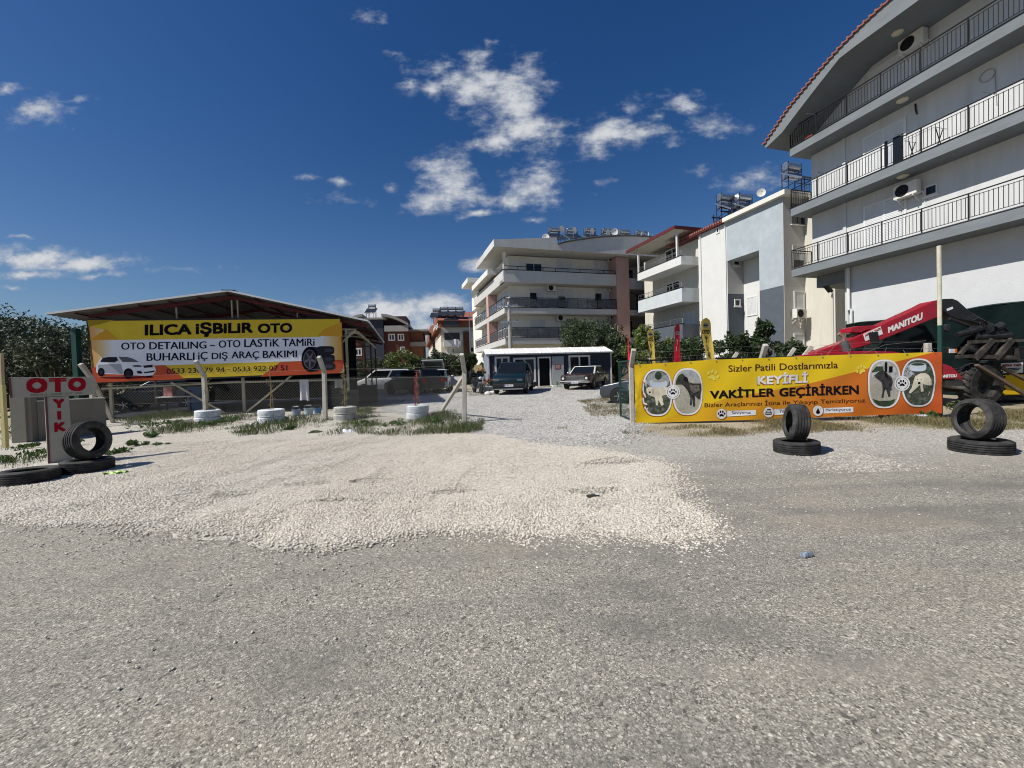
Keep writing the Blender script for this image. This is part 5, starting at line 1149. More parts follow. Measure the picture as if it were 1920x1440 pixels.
# ------------------------------------------------------------------ tyres
def tyrem():
    m = bpy.data.materials.new('tyre_rubber'); m.use_nodes = True; t = m.node_tree; b = t.nodes['Principled BSDF']; b.inputs['Roughness'].default_value = .75; b.inputs['Specular IOR Level'].default_value = .35
    co = N('ShaderNodeTexCoord', t).outputs['Object']; n = NZ(co, 6, 6, .65, t); r = N('ShaderNodeMapRange', t); L(n.outputs[0], r.inputs[0], t); r.inputs[1].default_value = .42; r.inputs[2].default_value = .75
    mi = N('ShaderNodeMix', t, data_type='RGBA'); L(r.outputs[0], mi.inputs[0], t); mi.inputs[6].default_value = (.018,.018,.019,1); mi.inputs[7].default_value = (.075,.073,.068,1)
    L(mi.outputs[2], b.inputs['Base Color'], t)
    s = N('ShaderNodeSeparateXYZ', t); L(co, s.inputs[0], t); a = N('ShaderNodeMath', t, operation='ARCTAN2'); L(s.outputs[1], a.inputs[0], t); L(s.outputs[0], a.inputs[1], t)
    az = N('ShaderNodeMath', t, operation='MULTIPLY_ADD'); L(s.outputs[2], az.inputs[0], t); az.inputs[1].default_value = 3.5; L(a.outputs[0], az.inputs[2], t)
    w = N('ShaderNodeMath', t, operation='MULTIPLY'); L(az.outputs[0], w.inputs[0], t); w.inputs[1].default_value = 62; si = N('ShaderNodeMath', t, operation='SINE'); L(w.outputs[0], si.inputs[0], t)
    x2 = N('ShaderNodeVectorMath', t, operation='MULTIPLY'); L(co, x2.inputs[0], t); x2.inputs[1].default_value = (1, 1, 0); ln = N('ShaderNodeVectorMath', t, operation='LENGTH'); L(x2.outputs[0], ln.inputs[0], t)
    g = N('ShaderNodeMapRange', t); L(ln.outputs['Value'], g.inputs[0], t); g.inputs[1].default_value = .31; g.inputs[2].default_value = .32
    th = N('ShaderNodeMapRange', t); L(si.outputs[0], th.inputs[0], t); th.inputs[1].default_value = .55; th.inputs[2].default_value = .8; th.inputs[3].default_value = 1; th.inputs[4].default_value = 0
    mg = N('ShaderNodeMath', t, operation='MULTIPLY'); L(th.outputs[0], mg.inputs[0], t); L(g.outputs[0], mg.inputs[1], t)
    bp = N('ShaderNodeBump', t); bp.inputs['Strength'].default_value = .8; bp.inputs['Distance'].default_value = .008; L(mg.outputs[0], bp.inputs['Height'], t); L(bp.outputs[0], b.inputs['Normal'], t); return m
m_tyre = tyrem()
def tyre_prof(R=.33, w=.215, rr=.205):
    h = w/2; p = [(rr, -h*.80), (rr+.012, -h*.9), (rr+.035, -h*1.0), (R-.075, -h*1.04), (R-.035, -h*.98), (R-.012, -h*.86)]
    n = 4; g = .009; dp = .013; half = h*.8
    xs = []
    for i in range(n):
        c = -half+2*half*(i+1)/(n+1); xs += [(c-g, 0), (c-g*.8, dp), (c+g*.8, dp), (c+g, 0)]
    p += [(R-.004, -half)]+[(R-.001-dd-.006*(c/half)**2, c) for c, dd in xs]+[(R-.004, half)]
    p += [(R-.012, h*.86), (R-.035, h*.98), (R-.075, h*1.04), (rr+.035, h*1.0), (rr+.012, h*.9), (rr, h*.80)]
    p += [(rr+.02, h*.72), (R-.06, h*.78), (R-.022, h*.5), (R-.02, -h*.5), (R-.06, -h*.78), (rr+.02, -h*.72)]
    return p
def tyre(label, loc, rot, R=.33, w=.215, rr=.205, m=None, group='old tyres marking the roadside', par=None):
    b = MB(); b.lathe(tyre_prof(R, w, rr), 72, True); o = b.build('tyre', m or m_tyre, par, smooth=True); o.location = loc; o.rotation_euler = rot
    if par is None: tag(o, label, 'tyre', group)
    return o
def rot_facing(az, lean=0):
    """standing tyre: axle points along azimuth az (0 = +X)"""
    return (Matrix.Rotation(az, 3, 'Z') @ Matrix.Rotation(pi/2+lean, 3, 'Y')).to_euler()
g = gp(152, 888); z = .02
lx, ly = g.x, g.y+.12
tyre('lying black tyre under the standing one at the foot of the OTO sign', (lx, ly, z+.105), (0, .03, .4), .355, .215, .215)
tyre('standing black tyre leaning on the foot of the red lettered OTO sign', (lx-.02, ly+.05, z+.215+.325), rot_facing(radians(-4), radians(-6)), .335, .235, .205)
g = gp(30, 908); tyre('black tyre lying flat alone at the left edge of the gravel', (g.x+.1, g.y+.1, .11), (0, .02, 1.2), .355, .21, .22)
g = gp(1493, 848); tyre('lying tyre under the narrow standing one before the banner', (g.x, g.y, .105), (.0, -.02, .3), .345, .215, .21)
tyre('standing tyre turned nearly edge-on in front of the yellow banner', (g.x+.02, g.y+.02, .212+.305), rot_facing(radians(163), radians(-4)), .315, .25, .19)
g = gp(1838, 847); tyre('lying tyre of the rightmost stack by the road', (g.x, g.y, .105), (.01, -.02, .9), .375, .215, .23)
tyre('wide standing tyre on top of the rightmost stack', (g.x-.02, g.y+.02, .212+.325), rot_facing(radians(176), radians(-3)), .33, .26, .225)

# white painted planters
m_wtyre = mat('white_painted_rubber', (.68,.71,.74), .6, .07, 5, bump=.5, bsc=18, dirt=(.10,.10,.10), dsc=9, damt=.6)
def planter(px, py, R, label, dirty=None, lean=0):
    g = gp(px, py); y = g.y+R*.9; z = gz(g.x, y); t = thing('tyre_planter', label, 'planter', (g.x, y, z), group='white tyre planters along the fence')
    tyre(None, (0, 0, .12), (0, lean, 0), R, .24, R*.6, dirty or m_wtyre, par=t); tyre(None, (.015, -.01, .365), (0, -lean, 1), R*.985, .24, R*.6, dirty or m_wtyre, par=t)
    b = MB(); b.lathe([(0, .44), (R*.75, .43)], 20); b.build('soil', mat('potting_soil', (.05,.04,.03), .95, .3, 20, bump=.6), t); return Vector((g.x, y, z+.43))
def climber(p, h, m, label, n=120, leaf=.045, mf=None):
    t = thing('climbing_plant', label, 'plant', p, group='plants in the white tyre planters'); b = MB(); b.tube((0, 0, 0), (.02, 0, h), .012, .008, 5); b.tube((.08, .02, 0), (.04, 0, h*.7), .008, .006, 5); b.build('stake', mat('cane', (.30,.23,.12), .8), t)
    k = 10; C = np.c_[rng.normal(0, .05, k), rng.normal(0, .05, k), np.linspace(.05, h*.95, k)]; V, F = leafcloud(C, np.c_[np.full(k, .09), np.full(k, .09), np.full(k, .12)], n, leaf, .5); npmesh('foliage', V, F, m, t)
m_twig = leafm('dry_twig_leaf', (.16,.11,.05), (.28,.22,.10)); m_crim = leafm('crimson_leaf', (.22,.012,.02), (.36,.03,.045), (.15,.01,.02)); m_ygl = leafm('yellowish_leaf', (.22,.19,.05), (.13,.15,.04))
climber(planter(376, 797, .40, 'leftmost white tyre planter, half hidden by a concrete post', lean=.02), 1.3, m_twig, 'dry brown climber tied to a cane behind the second post', 50, .03)
climber(planter(497, 797, .42, 'big white double tyre planter left of the middle post'), 1.35, m_twig, 'dry twiggy climber in the planter left of the hanging towel', 70, .03)
climber(planter(640, 791, .38, 'greyer dirty tyre planter right of the middle post', mat('dirty_white_rubber', (.46,.46,.42), .7, .12, 5, bump=.5, bsc=18, dirt=(.12,.11,.10), dsc=7, damt=.6)), 1.5, m_ygl, 'yellowish climber in the planter right of the middle post', 130)
climber(planter(779, 789, .38, 'white tyre planter holding the red leaved plant'), 1.15, m_crim, 'crimson leaved climber in the rightmost planter', 170)
p = gp(300, 791); 
o = tag(MB().box(-.35, .35, -.12, .12, -.1, .2).build('kerb_block', m_conc, bev=.02), 'loose concrete block lying left of the first white planter', 'concrete block'); g = gp(338, 797); o.location = g; o.rotation_euler = (0, 0, .2)
for i, (x, y, h, r, lb) in enumerate(((-34, 21, 5.2, 3.2, 'olive tree beyond the left edge nearest the olive grove'), (-41, 26, 5.6, 3.6, 'olive tree farther out beyond the left edge'), (-30, 30, 5.4, 3.4, 'olive tree behind the grove at the left'))):
    tree('olive_tree', lb, x, y, h, r, m_olive, n=6000, leaf=.1, clumps=26, low=.12, group=OL, seed=60+i)
# ------------------------------------------------------------------ right-hand fence, gate and banner
NO = gp(1190, 793); NE = gp(1764, 783); NF = Frame((NO.x, NO.y, 0), math.degrees(atan2(NE.y-NO.y, NE.x-NO.x)))
def right_fence():
    F = NF; t = thing('wire_fence', 'chain link fence carrying the yellow dog banner', 'fence', F.w((0, .12, 0)), F.a)
    Ln = sqrt((NE.x-NO.x)**2+(NE.y-NO.y)**2)
    for x, h, dx, nm in ((-.04, 1.62, .03, .5), (Ln*.44, 1.62, .0, .5)):
        b = MB(); b.beam((x, 0, -.15), (x, 0, h), .125, .125, up=(0,1,0)); b.beam((x, 0, h-.02), (x+dx, -.30, h+.46), .122, .122, up=(0,1,0)); b.build('post', m_conc, t, bev=.012, seg=1)
    b = MB(); b.beam((Ln-.16, .08, -.15), (Ln-.14, .08, 1.98), .125, .125, up=(0,1,0)); b.build('post', m_conc, t, bev=.012, seg=1)
    b = MB(); mesh_panel(b, (0, .1, 0), (Ln, .1, 0), 1.5); b.build('wire_mesh', m_wire, t, fix=False)
    b = MB()
    for z, f in ((1.86, -.12), (2.02, -.24)): b.path([(Ln*k/14, f+.1*(k > 8), z-.03*sin(k)) for k in range(15)], .0025, 4)
    for k in range(9): x = Ln*(k+.5)/9; b.path([(x, .0, 1.5), (x+.01, -.05, 1.72), (x+.03, -.1, 1.9)], .004, 4)
    b.path([(Ln-2.9, 0, 1.5), (Ln-2.6, -.1, 1.95), (Ln-2.2, 0, 2.2), (Ln-1.9, .05, 1.7), (Ln-1.2, .05, 1.98), (Ln-.2, .06, 2.05)], .005, 4)
    b.build('straining_wire', m_wire, t, fix=False)
    g = gp(1763, 783); zt = at(1761.5, 461, g.y).z; hz = at(1763, 610, g.y).z
    p = thing('tall_post', 'tall steel corner post, white above and dark green below', 'post', (g.x, g.y, 0)); b = MB(); b.tube((0, 0, hz), (-.01, 0, zt), .047, n=10); b.build('upper_pole', mat('chalky_paint', (.50,.48,.38), .7, .15, 5, dirt=(.30,.28,.2), dsc=6), p); b = MB(); b.tube((0, 0, -.1), (0, 0, hz-.002), .05, n=10); b.build('lower_pole', m_gpost, p)
    # second fence behind
    t2 = thing('wire_fence', 'second fence of bent concrete posts standing behind the dog banner', 'fence', (0, 0, 0))
    for px, pt, Y, dx in ((1380, 661, 15.2, .25), (1487, 653, 16.2, .25), (1518, 650, 14.6, .3), (1790, 655, 16.6, 0)):
        q = at(px, pt, Y); b = MB(); b.beam((q.x-dx, Y, -.1), (q.x-dx, Y, q.z-.42), .13); b.beam((q.x-dx, Y, q.z-.43), (q.x, Y-.1, q.z), .128); b.build('post', m_conc, t2, bev=.01, seg=1)
    A, B_ = at(1196, 676, 14.3), at(1530, 668, 15.4); b = MB(); mesh_panel(b, (A.x, A.y, gz(0, 14)), (B_.x, B_.y, gz(0, 15)), 1.75, .12); b.build('wire_mesh', m_wire, t2, fix=False)
    b = MB(); b.beam(A, B_, .05); b.build('rail', m_iron, t2)
    # green wire gate folded back beside the first post
    q0, q1 = at(1164, 780, 13.0), at(1183, 785, 11.9); z0, z1 = gz(0, 13), at(1164, 677, 13.0).z
    G = thing('wire_gate', 'dark green wire mesh gate leaf standing open by the first banner post', 'gate', (q1.x, q1.y, 0)); d = Vector((q0.x-q1.x, q0.y-q1.y, 0))
    b = MB(); 
    for f in (0, 1): b.beam(d*f+Vector((0,0,.03)), d*f+Vector((0,0,z1)), .055)
    for z in (.08, z1*.5, z1-.03): b.beam(Vector((0,0,z)), d+Vector((0,0,z)), .035)
    b.build('gate_frame', m_gpost, G)
    b = MB()
    for k in range(9): b.tube(d*(k+.5)/9+Vector((0,0,.05)), d*(k+.5)/9+Vector((0,0,z1)), .005, n=4)
    for k in range(14): b.tube(Vector((0,0,.1+.13*k)), d+Vector((0,0,.1+.13*k)), .005, n=4)
    b.build('gate_mesh', m_gpost, G, fix=False)
    b = MB(); b.box(-.06, .02, -.05, .05, .95, 1.1); b.build('latch', m_steel, G)
right_fence()
def bwave(x, z):
    e = math.exp(-x*1.6); w = .012*sin(x*2.1+z*1.3)+.008*sin(x*5.3-z*4+1)
    w += e*.012*sin(z*9+1)*(.5+.5*sin(x*6)); 
    for (fx, fz) in ((.05, .55), (.1, .95)):
        dx, dz = x-fx, z-fz; r = sqrt(dx*dx+dz*dz)+.02; w += .008*exp(-r*2.2)*sin(8*atan2(dz, dx))
    w += .010*exp(-abs(7.5-x)*2.5)*sin(z*11)
    return w
def banner():
    F = NF; yv = -.10
    t = thing('dog_banner', 'long yellow to orange vinyl banner with oval dog photos and Turkish lettering', 'banner', F.w((0,0,0)), F.a)
    top = [(1189.5,684),(1328,675),(1480,669),(1600,664.5),(1765,660)]; bot = [(1194,794),(1328,789.3),(1480,786),(1527,782.3),(1675,777.5),(1763.5,775)]
    H = lambda p: F.hit(p[0], p[1], 1, yv)
    TP = np.array([H(p) for p in top]); BP = np.array([H(p) for p in bot])
    xl, xr = TP[0][0], TP[-1][0]; zt = lambda x: float(np.interp(x, TP[:, 0], TP[:, 2])); zb = lambda x: float(np.interp(x, BP[:, 0], BP[:, 2]))
    def fn(u, v):
        x = xl+(xr-xl)*u; z = zb(x)+(zt(x)-zb(x))*v; return (x, yv+bwave(x, z), z)
    py = lambda px, q=715: F.hit(px, q, 1, yv)
    V_y = gradm('banner_yellow', (.62,.40,.0), (.68,.47,.005), xl, py(1420)[0]); 
    g = MB(); g.grid(fn, 220, 40); g.build('vinyl_sheet', V_y, t, fix=False, smooth=True)
    xa, xb = py(1290)[0], py(1760)[0]
    V_o = gradm('banner_orange', (.62,.36,.005), (.52,.085,.012), xa, xb, c2=(.52,.17,.006))
    L0, L1 = H((1222, 793)), H((1752, 660)); 
    def zl(x): return L0[2]+(L1[2]-L0[2])*(x-L0[0])/(L1[0]-L0[0])+.16*max(0, 1-abs(x-(L0[0]+2.0))/2)
    def fo(u, v):
        x = L0[0]+.02+(xr-L0[0]-.02)*u; z1 = min(zl(x), zt(x)); z0 = zb(x); z = z0+(max(z1, z0+.001)-z0)*v; return (x, yv-.0012+bwave(x, z), z)
    g = MB(); g.grid(fo, 200, 30); g.build('orange_print', V_o, t, fix=False, smooth=True)
    z4 = lambda pts: [(1180+x/6.4, 640+y/6.4) for x, y in pts]; z5 = lambda pts: [(1480+x/6.4, 640+y/6.4) for x, y in pts]
    def d(nm, pts, m, off): 
        # dense fan so the print follows the ripples of the vinyl
        P = [H(p) for p in pts]; n = len(P); c = sum(P)/n; vs = []; fs = []; K = 5
        rings = [[c+(p-c)*(k/K) for p in P] for k in range(1, K+1)]
        w = lambda q: (q[0], yv+bwave(q[0], q[2])+off*.75, q[2])
        vs.append(w(c)); 
        for r in rings: vs += [w(q) for q in r]
        for i in range(n): fs.append((0, 1+i, 1+(i+1) % n))
        for k in range(K-1):
            for i in range(n): fs.append((1+k*n+i, 1+(k+1)*n+i, 1+(k+1)*n+(i+1) % n, 1+k*n+(i+1) % n))
        b = MB(); b.add(vs, fs); return b.build(nm, m, t, fix=False)
    B_w = pm('banner_white', (.66,.66,.66)); B_k = pm('banner_black', (.012,.010,.012)); B_br = pm('banner_brown', (.065,.02,.012)); B_py = pm('pale_yellow', (.70,.56,.09)); B_rim = pm('rust_rim', (.30,.09,.02))
    def photo(z, cx, cy, rx, ry, bgm, name):
        d('photo_rim', z(ovalpts(cx-4, cy+4, rx*1.03, ry*1.02, 32, 2.6)), B_rim, -.008); d('photo_border', z(ovalpts(cx, cy, rx, ry, 32, 2.6)), B_w, -.010); return d(name, z(ovalpts(cx, cy, rx*.90, ry*.935, 32, 2.6)), bgm, -.012)
    gg = mat('print_grass', (.045,.055,.035), .5, .6, 14, dirt=(.30,.31,.28), dsc=9, damt=.7); gr = mat('print_gravel', (.36,.34,.28), .5, .2, 20); bl = mat('print_grey_wall', (.30,.31,.32), .5, .5, 6); lf = mat('print_leaves', (.03,.05,.025), .5, .4, 12)
    cr = mat('print_cream_fur', (.58,.53,.41), .5, .14, 8); bk = mat('print_dark_fur', (.035,.033,.033), .5, .7, 9); ty = pm('tyre_white', (.50,.56,.62))
    photo(z4, 335, 615, 180, 282, gg, 'photo_print'); d('photo_wall', z4([(200,460),(230,400),(290,365),(335,357),(390,368),(450,410),(480,470),(470,520),(400,560),(200,560),(182,520)]), bl, -.013)
    d('photo_bush', z4(ovalpts(345, 412, 42, 52, 14)), lf, -.015); d('photo_tyre', z4(ovalpts(350, 508, 108, 50, 20, 3)), ty, -.0145); d('photo_tyre_soil', z4(ovalpts(350, 476, 80, 14, 16)), gr, -.0155)
    d('printed_dog', z4([(215,560),(260,545),(330,560),(430,548),(485,560),(490,620),(440,640),(390,655),(400,690),(412,760),(385,775),(360,720),(345,700),(345,770),(320,765),(312,690),(300,665),(250,655),(230,625),(212,600)]), cr, -.0165)
    d('printed_dog_head', z4(ovalpts(246, 595, 42, 50, 18)), pm('cream_head', (.62,.58,.47)), -.0175); d('printed_dog_ear', z4(ovalpts(283, 600, 14, 34, 12)), pm('tan_ear', (.45,.37,.25)), -.018); d('printed_dog_nose', z4(ovalpts(245, 610, 12, 12, 10)), B_k, -.0185)
    for ex in (232, 262): d('printed_dog_eye', z4(ovalpts(ex, 582, 5, 5, 8)), B_k, -.0185)
    photo(z4, 697, 603, 181, 282, gr, 'photo_print'); d('photo_wall', z4([(600,400),(640,365),(697,345),(760,355),(810,395),(840,450),(845,490),(560,520),(552,480)]), bl, -.013); d('photo_bush', z4([(560,470),(585,415),(630,380),(670,420),(670,480),(640,520),(555,520)]), lf, -.0135)
    d('printed_dog', z4([(570,465),(610,440),(640,420),(690,445),(712,490),(760,505),(858,505),(862,580),(850,640),(848,695),(825,695),(835,640),(800,640),(782,660),(788,780),(765,785),(758,660),(745,670),(748,765),(722,762),(730,680),(700,600),(655,540),(620,500),(590,492)]), bk, -.0165); d('printed_dog_brindle', z4([(720,520),(830,525),(845,590),(770,620),(725,580)]), mat('print_brindle', (.13,.115,.10), .5, .6, 16), -.0175)
    d('printed_dog_ear', z4([(645,425),(690,430),(705,475),(670,490),(650,460)]), pm('ear_black', (.014,.013,.013)), -.0178)
    photo(z5, 1140, 510, 198, 293, gr, 'photo_print'); d('photo_wall', z5([(990,400),(1020,320),(1080,262),(1140,240),(1200,255),(1270,320),(1305,400),(1310,440),(985,455)]), mat('print_pale_wall', (.42,.43,.42), .5, .45, 6), -.013); d('photo_bush', z5([(985,370),(1040,300),(1120,300),(1130,360),(1000,375)]), lf, -.0138); d('photo_grass', z5([(1000,690),(1080,715),(1220,710),(1275,690),(1250,745),(1200,778),(1140,785),(1070,770),(1025,735)]), lf, -.0135)
    d('photo_window', z5([(1140,250),(1170,250),(1170,370),(1140,370)]), B_k, -.0142); d('photo_window', z5([(1190,300),(1235,300),(1235,375),(1190,375)]), B_k, -.0142)
    d('printed_dog', z5([(1015,410),(1060,372),(1100,352),(1150,362),(1180,400),(1225,430),(1242,490),(1225,560),(1240,585),(1222,585),(1212,600),(1215,665),(1190,665),(1188,575),(1150,580),(1138,610),(1132,675),(1108,680),(1120,600),(1115,520),(1095,470),(1060,455),(1030,435)]), bk, -.0165); d('printed_dog_ear', z5([(1130,370),(1170,380),(1185,440),(1150,430)]), pm('ear_black', (.014,.013,.013)), -.0178)
    photo(z5, 1545, 495, 200, 290, gg, 'photo_print'); d('photo_path', z5([(1372,420),(1385,340),(1420,270),(1450,350),(1500,390),(1430,440),(1370,470)]), bl, -.013); d('photo_tyre', z5(ovalpts(1535, 308, 102, 52, 20, 3)), ty, -.0145); d('photo_tyre_soil', z5(ovalpts(1535, 276, 80, 16, 16)), lf, -.0155)
    d('printed_dog', z5([(1500,420),(1560,385),(1620,380),(1665,410),(1690,470),(1697,525),(1668,530),(1660,470),(1630,450),(1605,480),(1590,520),(1605,600),(1572,605),(1560,530),(1540,525),(1510,530),(1485,570),(1450,625),(1425,612),(1460,560),(1480,480)]), cr, -.0165); d('printed_dog_head', z5(ovalpts(1545, 468, 44, 48, 18)), pm('cream_head', (.62,.58,.47)), -.0175); d('printed_dog_nose', z5(ovalpts(1545, 500, 17, 15, 10)), B_k, -.0185)
    for ex in (1525, 1566): d('printed_dog_eye', z5(ovalpts(ex, 460, 6, 6, 8)), B_k, -.0185)
    def paw(z, cx, cy, s, m, off, rot=0):
        R_ = lambda pts: z([(cx+((x)*cos(rot)-(y)*sin(rot))*s, cy+((x)*sin(rot)+(y)*cos(rot))*s) for x, y in pts])
        d('paw_pad', R_([(-30,36),(-38,20),(-22,2),(0,-10),(22,2),(38,20),(30,36),(0,28)]), m, off)
        for (x, y, a, c) in ((-46, -10, 13, 19), (-18, -38, 13, 20), (18, -38, 13, 20), (46, -10, 13, 19)): d('paw_toe', R_(ovalpts(x, y, a, c, 12)), m, off)
    for (z, cx, cy, r) in ((z4, 521, 608, 84), (z5, 1349, 505, 90)):
        d('badge', z(ovalpts(cx, cy, r, r, 26)), B_w, -.021); d('badge_ring', z(ovalpts(cx, cy, r*.82, r*.82, 24)), B_k, -.0225); d('badge_disc', z(ovalpts(cx, cy, r*.75, r*.75, 24)), B_w, -.024)
        for a in (pi/2, -pi/2): d('badge_gap', z(ovalpts(cx+r*.78*cos(a), cy+r*.78*sin(a), r*.22, r*.12, 10)), B_w, -.0245)
        paw(z, cx, cy+4, .76*r/84, B_k, -.026)
    paw(z4, 1000, 415, 1.35, B_py, -.008, .35); paw(z5, 868, 345, 1.1, B_py, -.0085, -.5)
    wv = lambda x, z: bwave(x, z)
    T = lambda s, tl, tr, bl, br, m, bold, off=-.013: text(s, qtf(F, tl, tr, bl, br, 1, yv, off*.4, wv), m, t, 'lettering', bold)
    T('Sizler Patili Dostlarımızla', (1366, 685), (1570.6, 677.2), (1366, 697.3), (1570.6, 690.2), B_br, .006)
    T('KEYİFLİ', (1419.6, 701.5), (1515, 697), (1419.6, 722.6), (1515, 718.3), B_rim, .05, -.011); T('KEYİFLİ', (1420.6, 700.5), (1514, 696), (1420.6, 721.3), (1514, 717.2), B_w, .035)
    T('VAKİTLER', (1331, 728), (1452.5, 722.3), (1331, 747.8), (1452.5, 743.4), B_k, .03); T('GEÇİRİRKEN', (1461, 722.2), (1610, 716.6), (1461, 747.3), (1610, 743.0), B_k, .03)
    T('Bizler Araçlarınızı İtina ile Yıkayıp Temizliyoruz', (1320.6, 753), (1622, 743.8), (1320.6, 766), (1622, 756.5), B_br, .002)
    def lab(z, bar, tx, s, c, icon):
        d('label_bar', z(bar), B_w, -.010); T(s, *[z([p])[0] for p in tx], B_navy_, .006, -.024)
        d('icon_rim', z(ovalpts(c[0]+4, c[1]+3, c[2]*1.04, c[2]*1.02, 22)), B_rim, -.011); d('icon_disc', z(ovalpts(*c[:2], c[2]*.95, c[2]*.95, 22)), B_w, -.012)
        if icon == 'paw': paw(z, c[0], c[1]+4, .78*c[2]/62, B_k, -.015)
        elif icon == 'drop': x, y = c[:2]; d('icon_drop', z([(x, y-34), (x+14, y-8), (x+26, y+16), (x+18, y+34), (x, y+40), (x-18, y+34), (x-26, y+16), (x-14, y-8)]), B_k, -.015); d('icon_spark', z([(x-34, y-24), (x-24, y-20), (x-26, y-14)]), B_k, -.015); d('icon_spark', z([(x+30, y-28), (x+38, y-24), (x+28, y-20)]), B_k, -.015)
        else: x, y = c[:2]; d('icon_car', z([(x-40, y+30), (x-40, y+4), (x-26, y-16), (x+24, y-18), (x+38, y+2), (x+38, y+28)]), B_k, -.015); d('icon_car_glass', z([(x-20, y-10), (x+18, y-12), (x+26, y), (x-26, y+2)]), B_w, -.017); d('icon_brush', z([(x-24, y-36), (x+24, y-40), (x+28, y-26), (x-22, y-24)]), B_k, -.015); d('icon_car_gap', z([(x-34, y+12), (x+32, y+10), (x+32, y+16), (x-34, y+18)]), B_w, -.017)
    B_navy_ = pm('banner_navy', (.02,.03,.08))
    lab(z4, [(1172,832),(1518,822),(1518,884),(1172,902)], ((1228, 840), (1455, 835), (1228, 884), (1455, 878)), 'Seviyoruz', (1103, 870, 64), 'paw')
    lab(z4, [(1740,812),(2085,800),(2085,868),(1740,882)], ((1800, 822), (2020, 814), (1800, 870), (2020, 862)), 'Yıkıyoruz', (1672, 851, 66), 'car')
    lab(z5, [(408,800),(762,786),(762,850),(408,866)], ((432, 808), (730, 797), (432, 848), (730, 838)), 'Parlatıyoruz', (339, 832, 66), 'drop')
    b = MB()
    for i in range(12):
        x = xl+.15+(xr-xl-.3)*i/11; z = zt(x)-.04; b.lathe([(.012, 0), (.02, 0), (.02, -.006), (.012, -.006)], 10, True, ax=1, c=(x, yv+bwave(x, z)-.004, z)); b.path([(x, yv, z), (x+.02, yv+.12, z+.12)], .004, 4)
    b.build('eyelet', m_steel, t, fix=False)
banner()

# ------------------------------------------------------------------ feather flags
def flag(label, px0, Y, outline, m, letters, zf, ang=0, logo=None):
    F = Frame((at(px0, 680, Y).x, Y, 0), ang); t = thing('feather_flag', label, 'flag', F.w((0, 0, gz(0, Y))), F.a, 'feather flags behind the banner'); zo = gz(0, Y)
    P = [F.hit(*zf(p), 1, 0) for p in outline]; wv = lambda x, z: .05*sin(z*3.1)+.03*sin(x*9)
    zs = [p[2] for p in P]; 
    b = MB(); n = 26; z0, z1 = min(zs), max(zs)
    def span(z):
        xs = []
        for i in range(len(P)):
            a, c = P[i], P[(i+1) % len(P)]
            if (a[2]-z)*(c[2]-z) <= 0 and abs(a[2]-c[2]) > 1e-6: xs.append(a[0]+(c[0]-a[0])*(z-a[2])/(c[2]-a[2]))
        return (min(xs), max(xs)) if xs else (0, 0)
    def fn(u, v):
        z = z0+.002+(z1-z0-.004)*v; a, c = span(z); x = a+(c-a)*u; return (x, wv(x, z), z-zo)
    b.grid(fn, 6, n); b.build('flag_cloth', m, t, fix=False, smooth=True)
    xm = span((z0+z1)/2)[0]; b = MB(); b.path([(span(z0+.05)[0]+.02, .03, -.05), (span(z0+.05)[0], .03, z0-zo), (span((z0+z1)/2)[0]-.01, wv(0, (z0+z1)/2)+.02, (z0+z1)/2-zo), (span(z1-.15)[0]-.01, .04, z1-.1-zo)], .012, 6); b.build('flag_pole', m_black, t)
    for (s, box, ml, bold) in letters:
        tl, tr, bl, br = [(box[0], box[2]), (box[1], box[2]), (box[0], box[3]), (box[1], box[3])]; f = qtf(F, zf(tl), zf(tr), zf(bl), zf(br), 1, 0, -.012, wv)
        text(s, lambda u, v: (lambda q: (q[0], q[1], q[2]-zo))(f(u, v)), ml, t, 'lettering', bold)
    if logo:
        for (pts, ml, off) in logo:
            q = [F.hit(*zf(p), 1, 0) for p in pts]; b = MB(); b.poly([(a[0], wv(a[0], a[2])-off, a[2]-zo) for a in q]); b.build('printed_logo', ml, t, fix=False)
    return t
zf = lambda p: (1160+p[0]/4.8, 560+p[1]/4.8)
FY = mat('flag_yellow', (.74,.54,.11), .7, .08, 3); FR = mat('flag_red', (.52,.015,.035), .7, .08, 3); F_k = pm('flag_black', (.02,.018,.015)); F_w = pm('flag_white', (.6,.55,.55))
lg = lambda cx, cy, s: [(ovalpts(cx, cy, 30*s, 22*s, 14), pm('silver_logo', (.30,.30,.29)), .012), ([(cx-26*s, cy+8*s), (cx-10*s, cy-8*s), (cx+12*s, cy-6*s), (cx+28*s, cy+6*s), (cx+10*s, cy+2*s)], F_k, .015)]
flag('large yellow feather flag reading OTO YIK above the banner', 1326, 13.4, [(735,215),(750,185),(785,171),(815,180),(835,215),(846,320),(860,430),(865,640),(800,640),(770,430),(745,300)], FY, [('OTO', (752, 828, 280, 317), F_k, .03), ('Y', (781, 807, 340, 398), F_k, .03), ('I', (793, 801, 414, 470), F_k, .03), ('K', (803, 826, 482, 530), F_k, .03)], zf, 4, lg(785, 240, 1))
flag('small yellow feather flag nearest the gate', 1221, 15.0, [(257,300),(268,279),(290,271),(312,284),(323,330),(327,450),(330,620),(308,620),(290,500),(265,380)], FY, [('OTO', (264, 314, 350, 380), F_k, .03), ('Y', (279, 299, 400, 446), F_k, .03), ('I', (288, 296, 462, 505), F_k, .03)], zf, -4, lg(288, 320, .8))
flag('red feather flag with white lettering between the two yellow ones', 1270, 14.2, [(507,255),(520,233),(538,228),(553,243),(558,300),(559,420),(558,640),(480,640),(495,480),(512,380)], FR, [('OTO', (514, 553, 294, 325), F_w, .03), ('Y', (524, 541, 365, 412), F_w, .03), ('I', (520, 526, 430, 470), F_w, .03)], zf, 3)
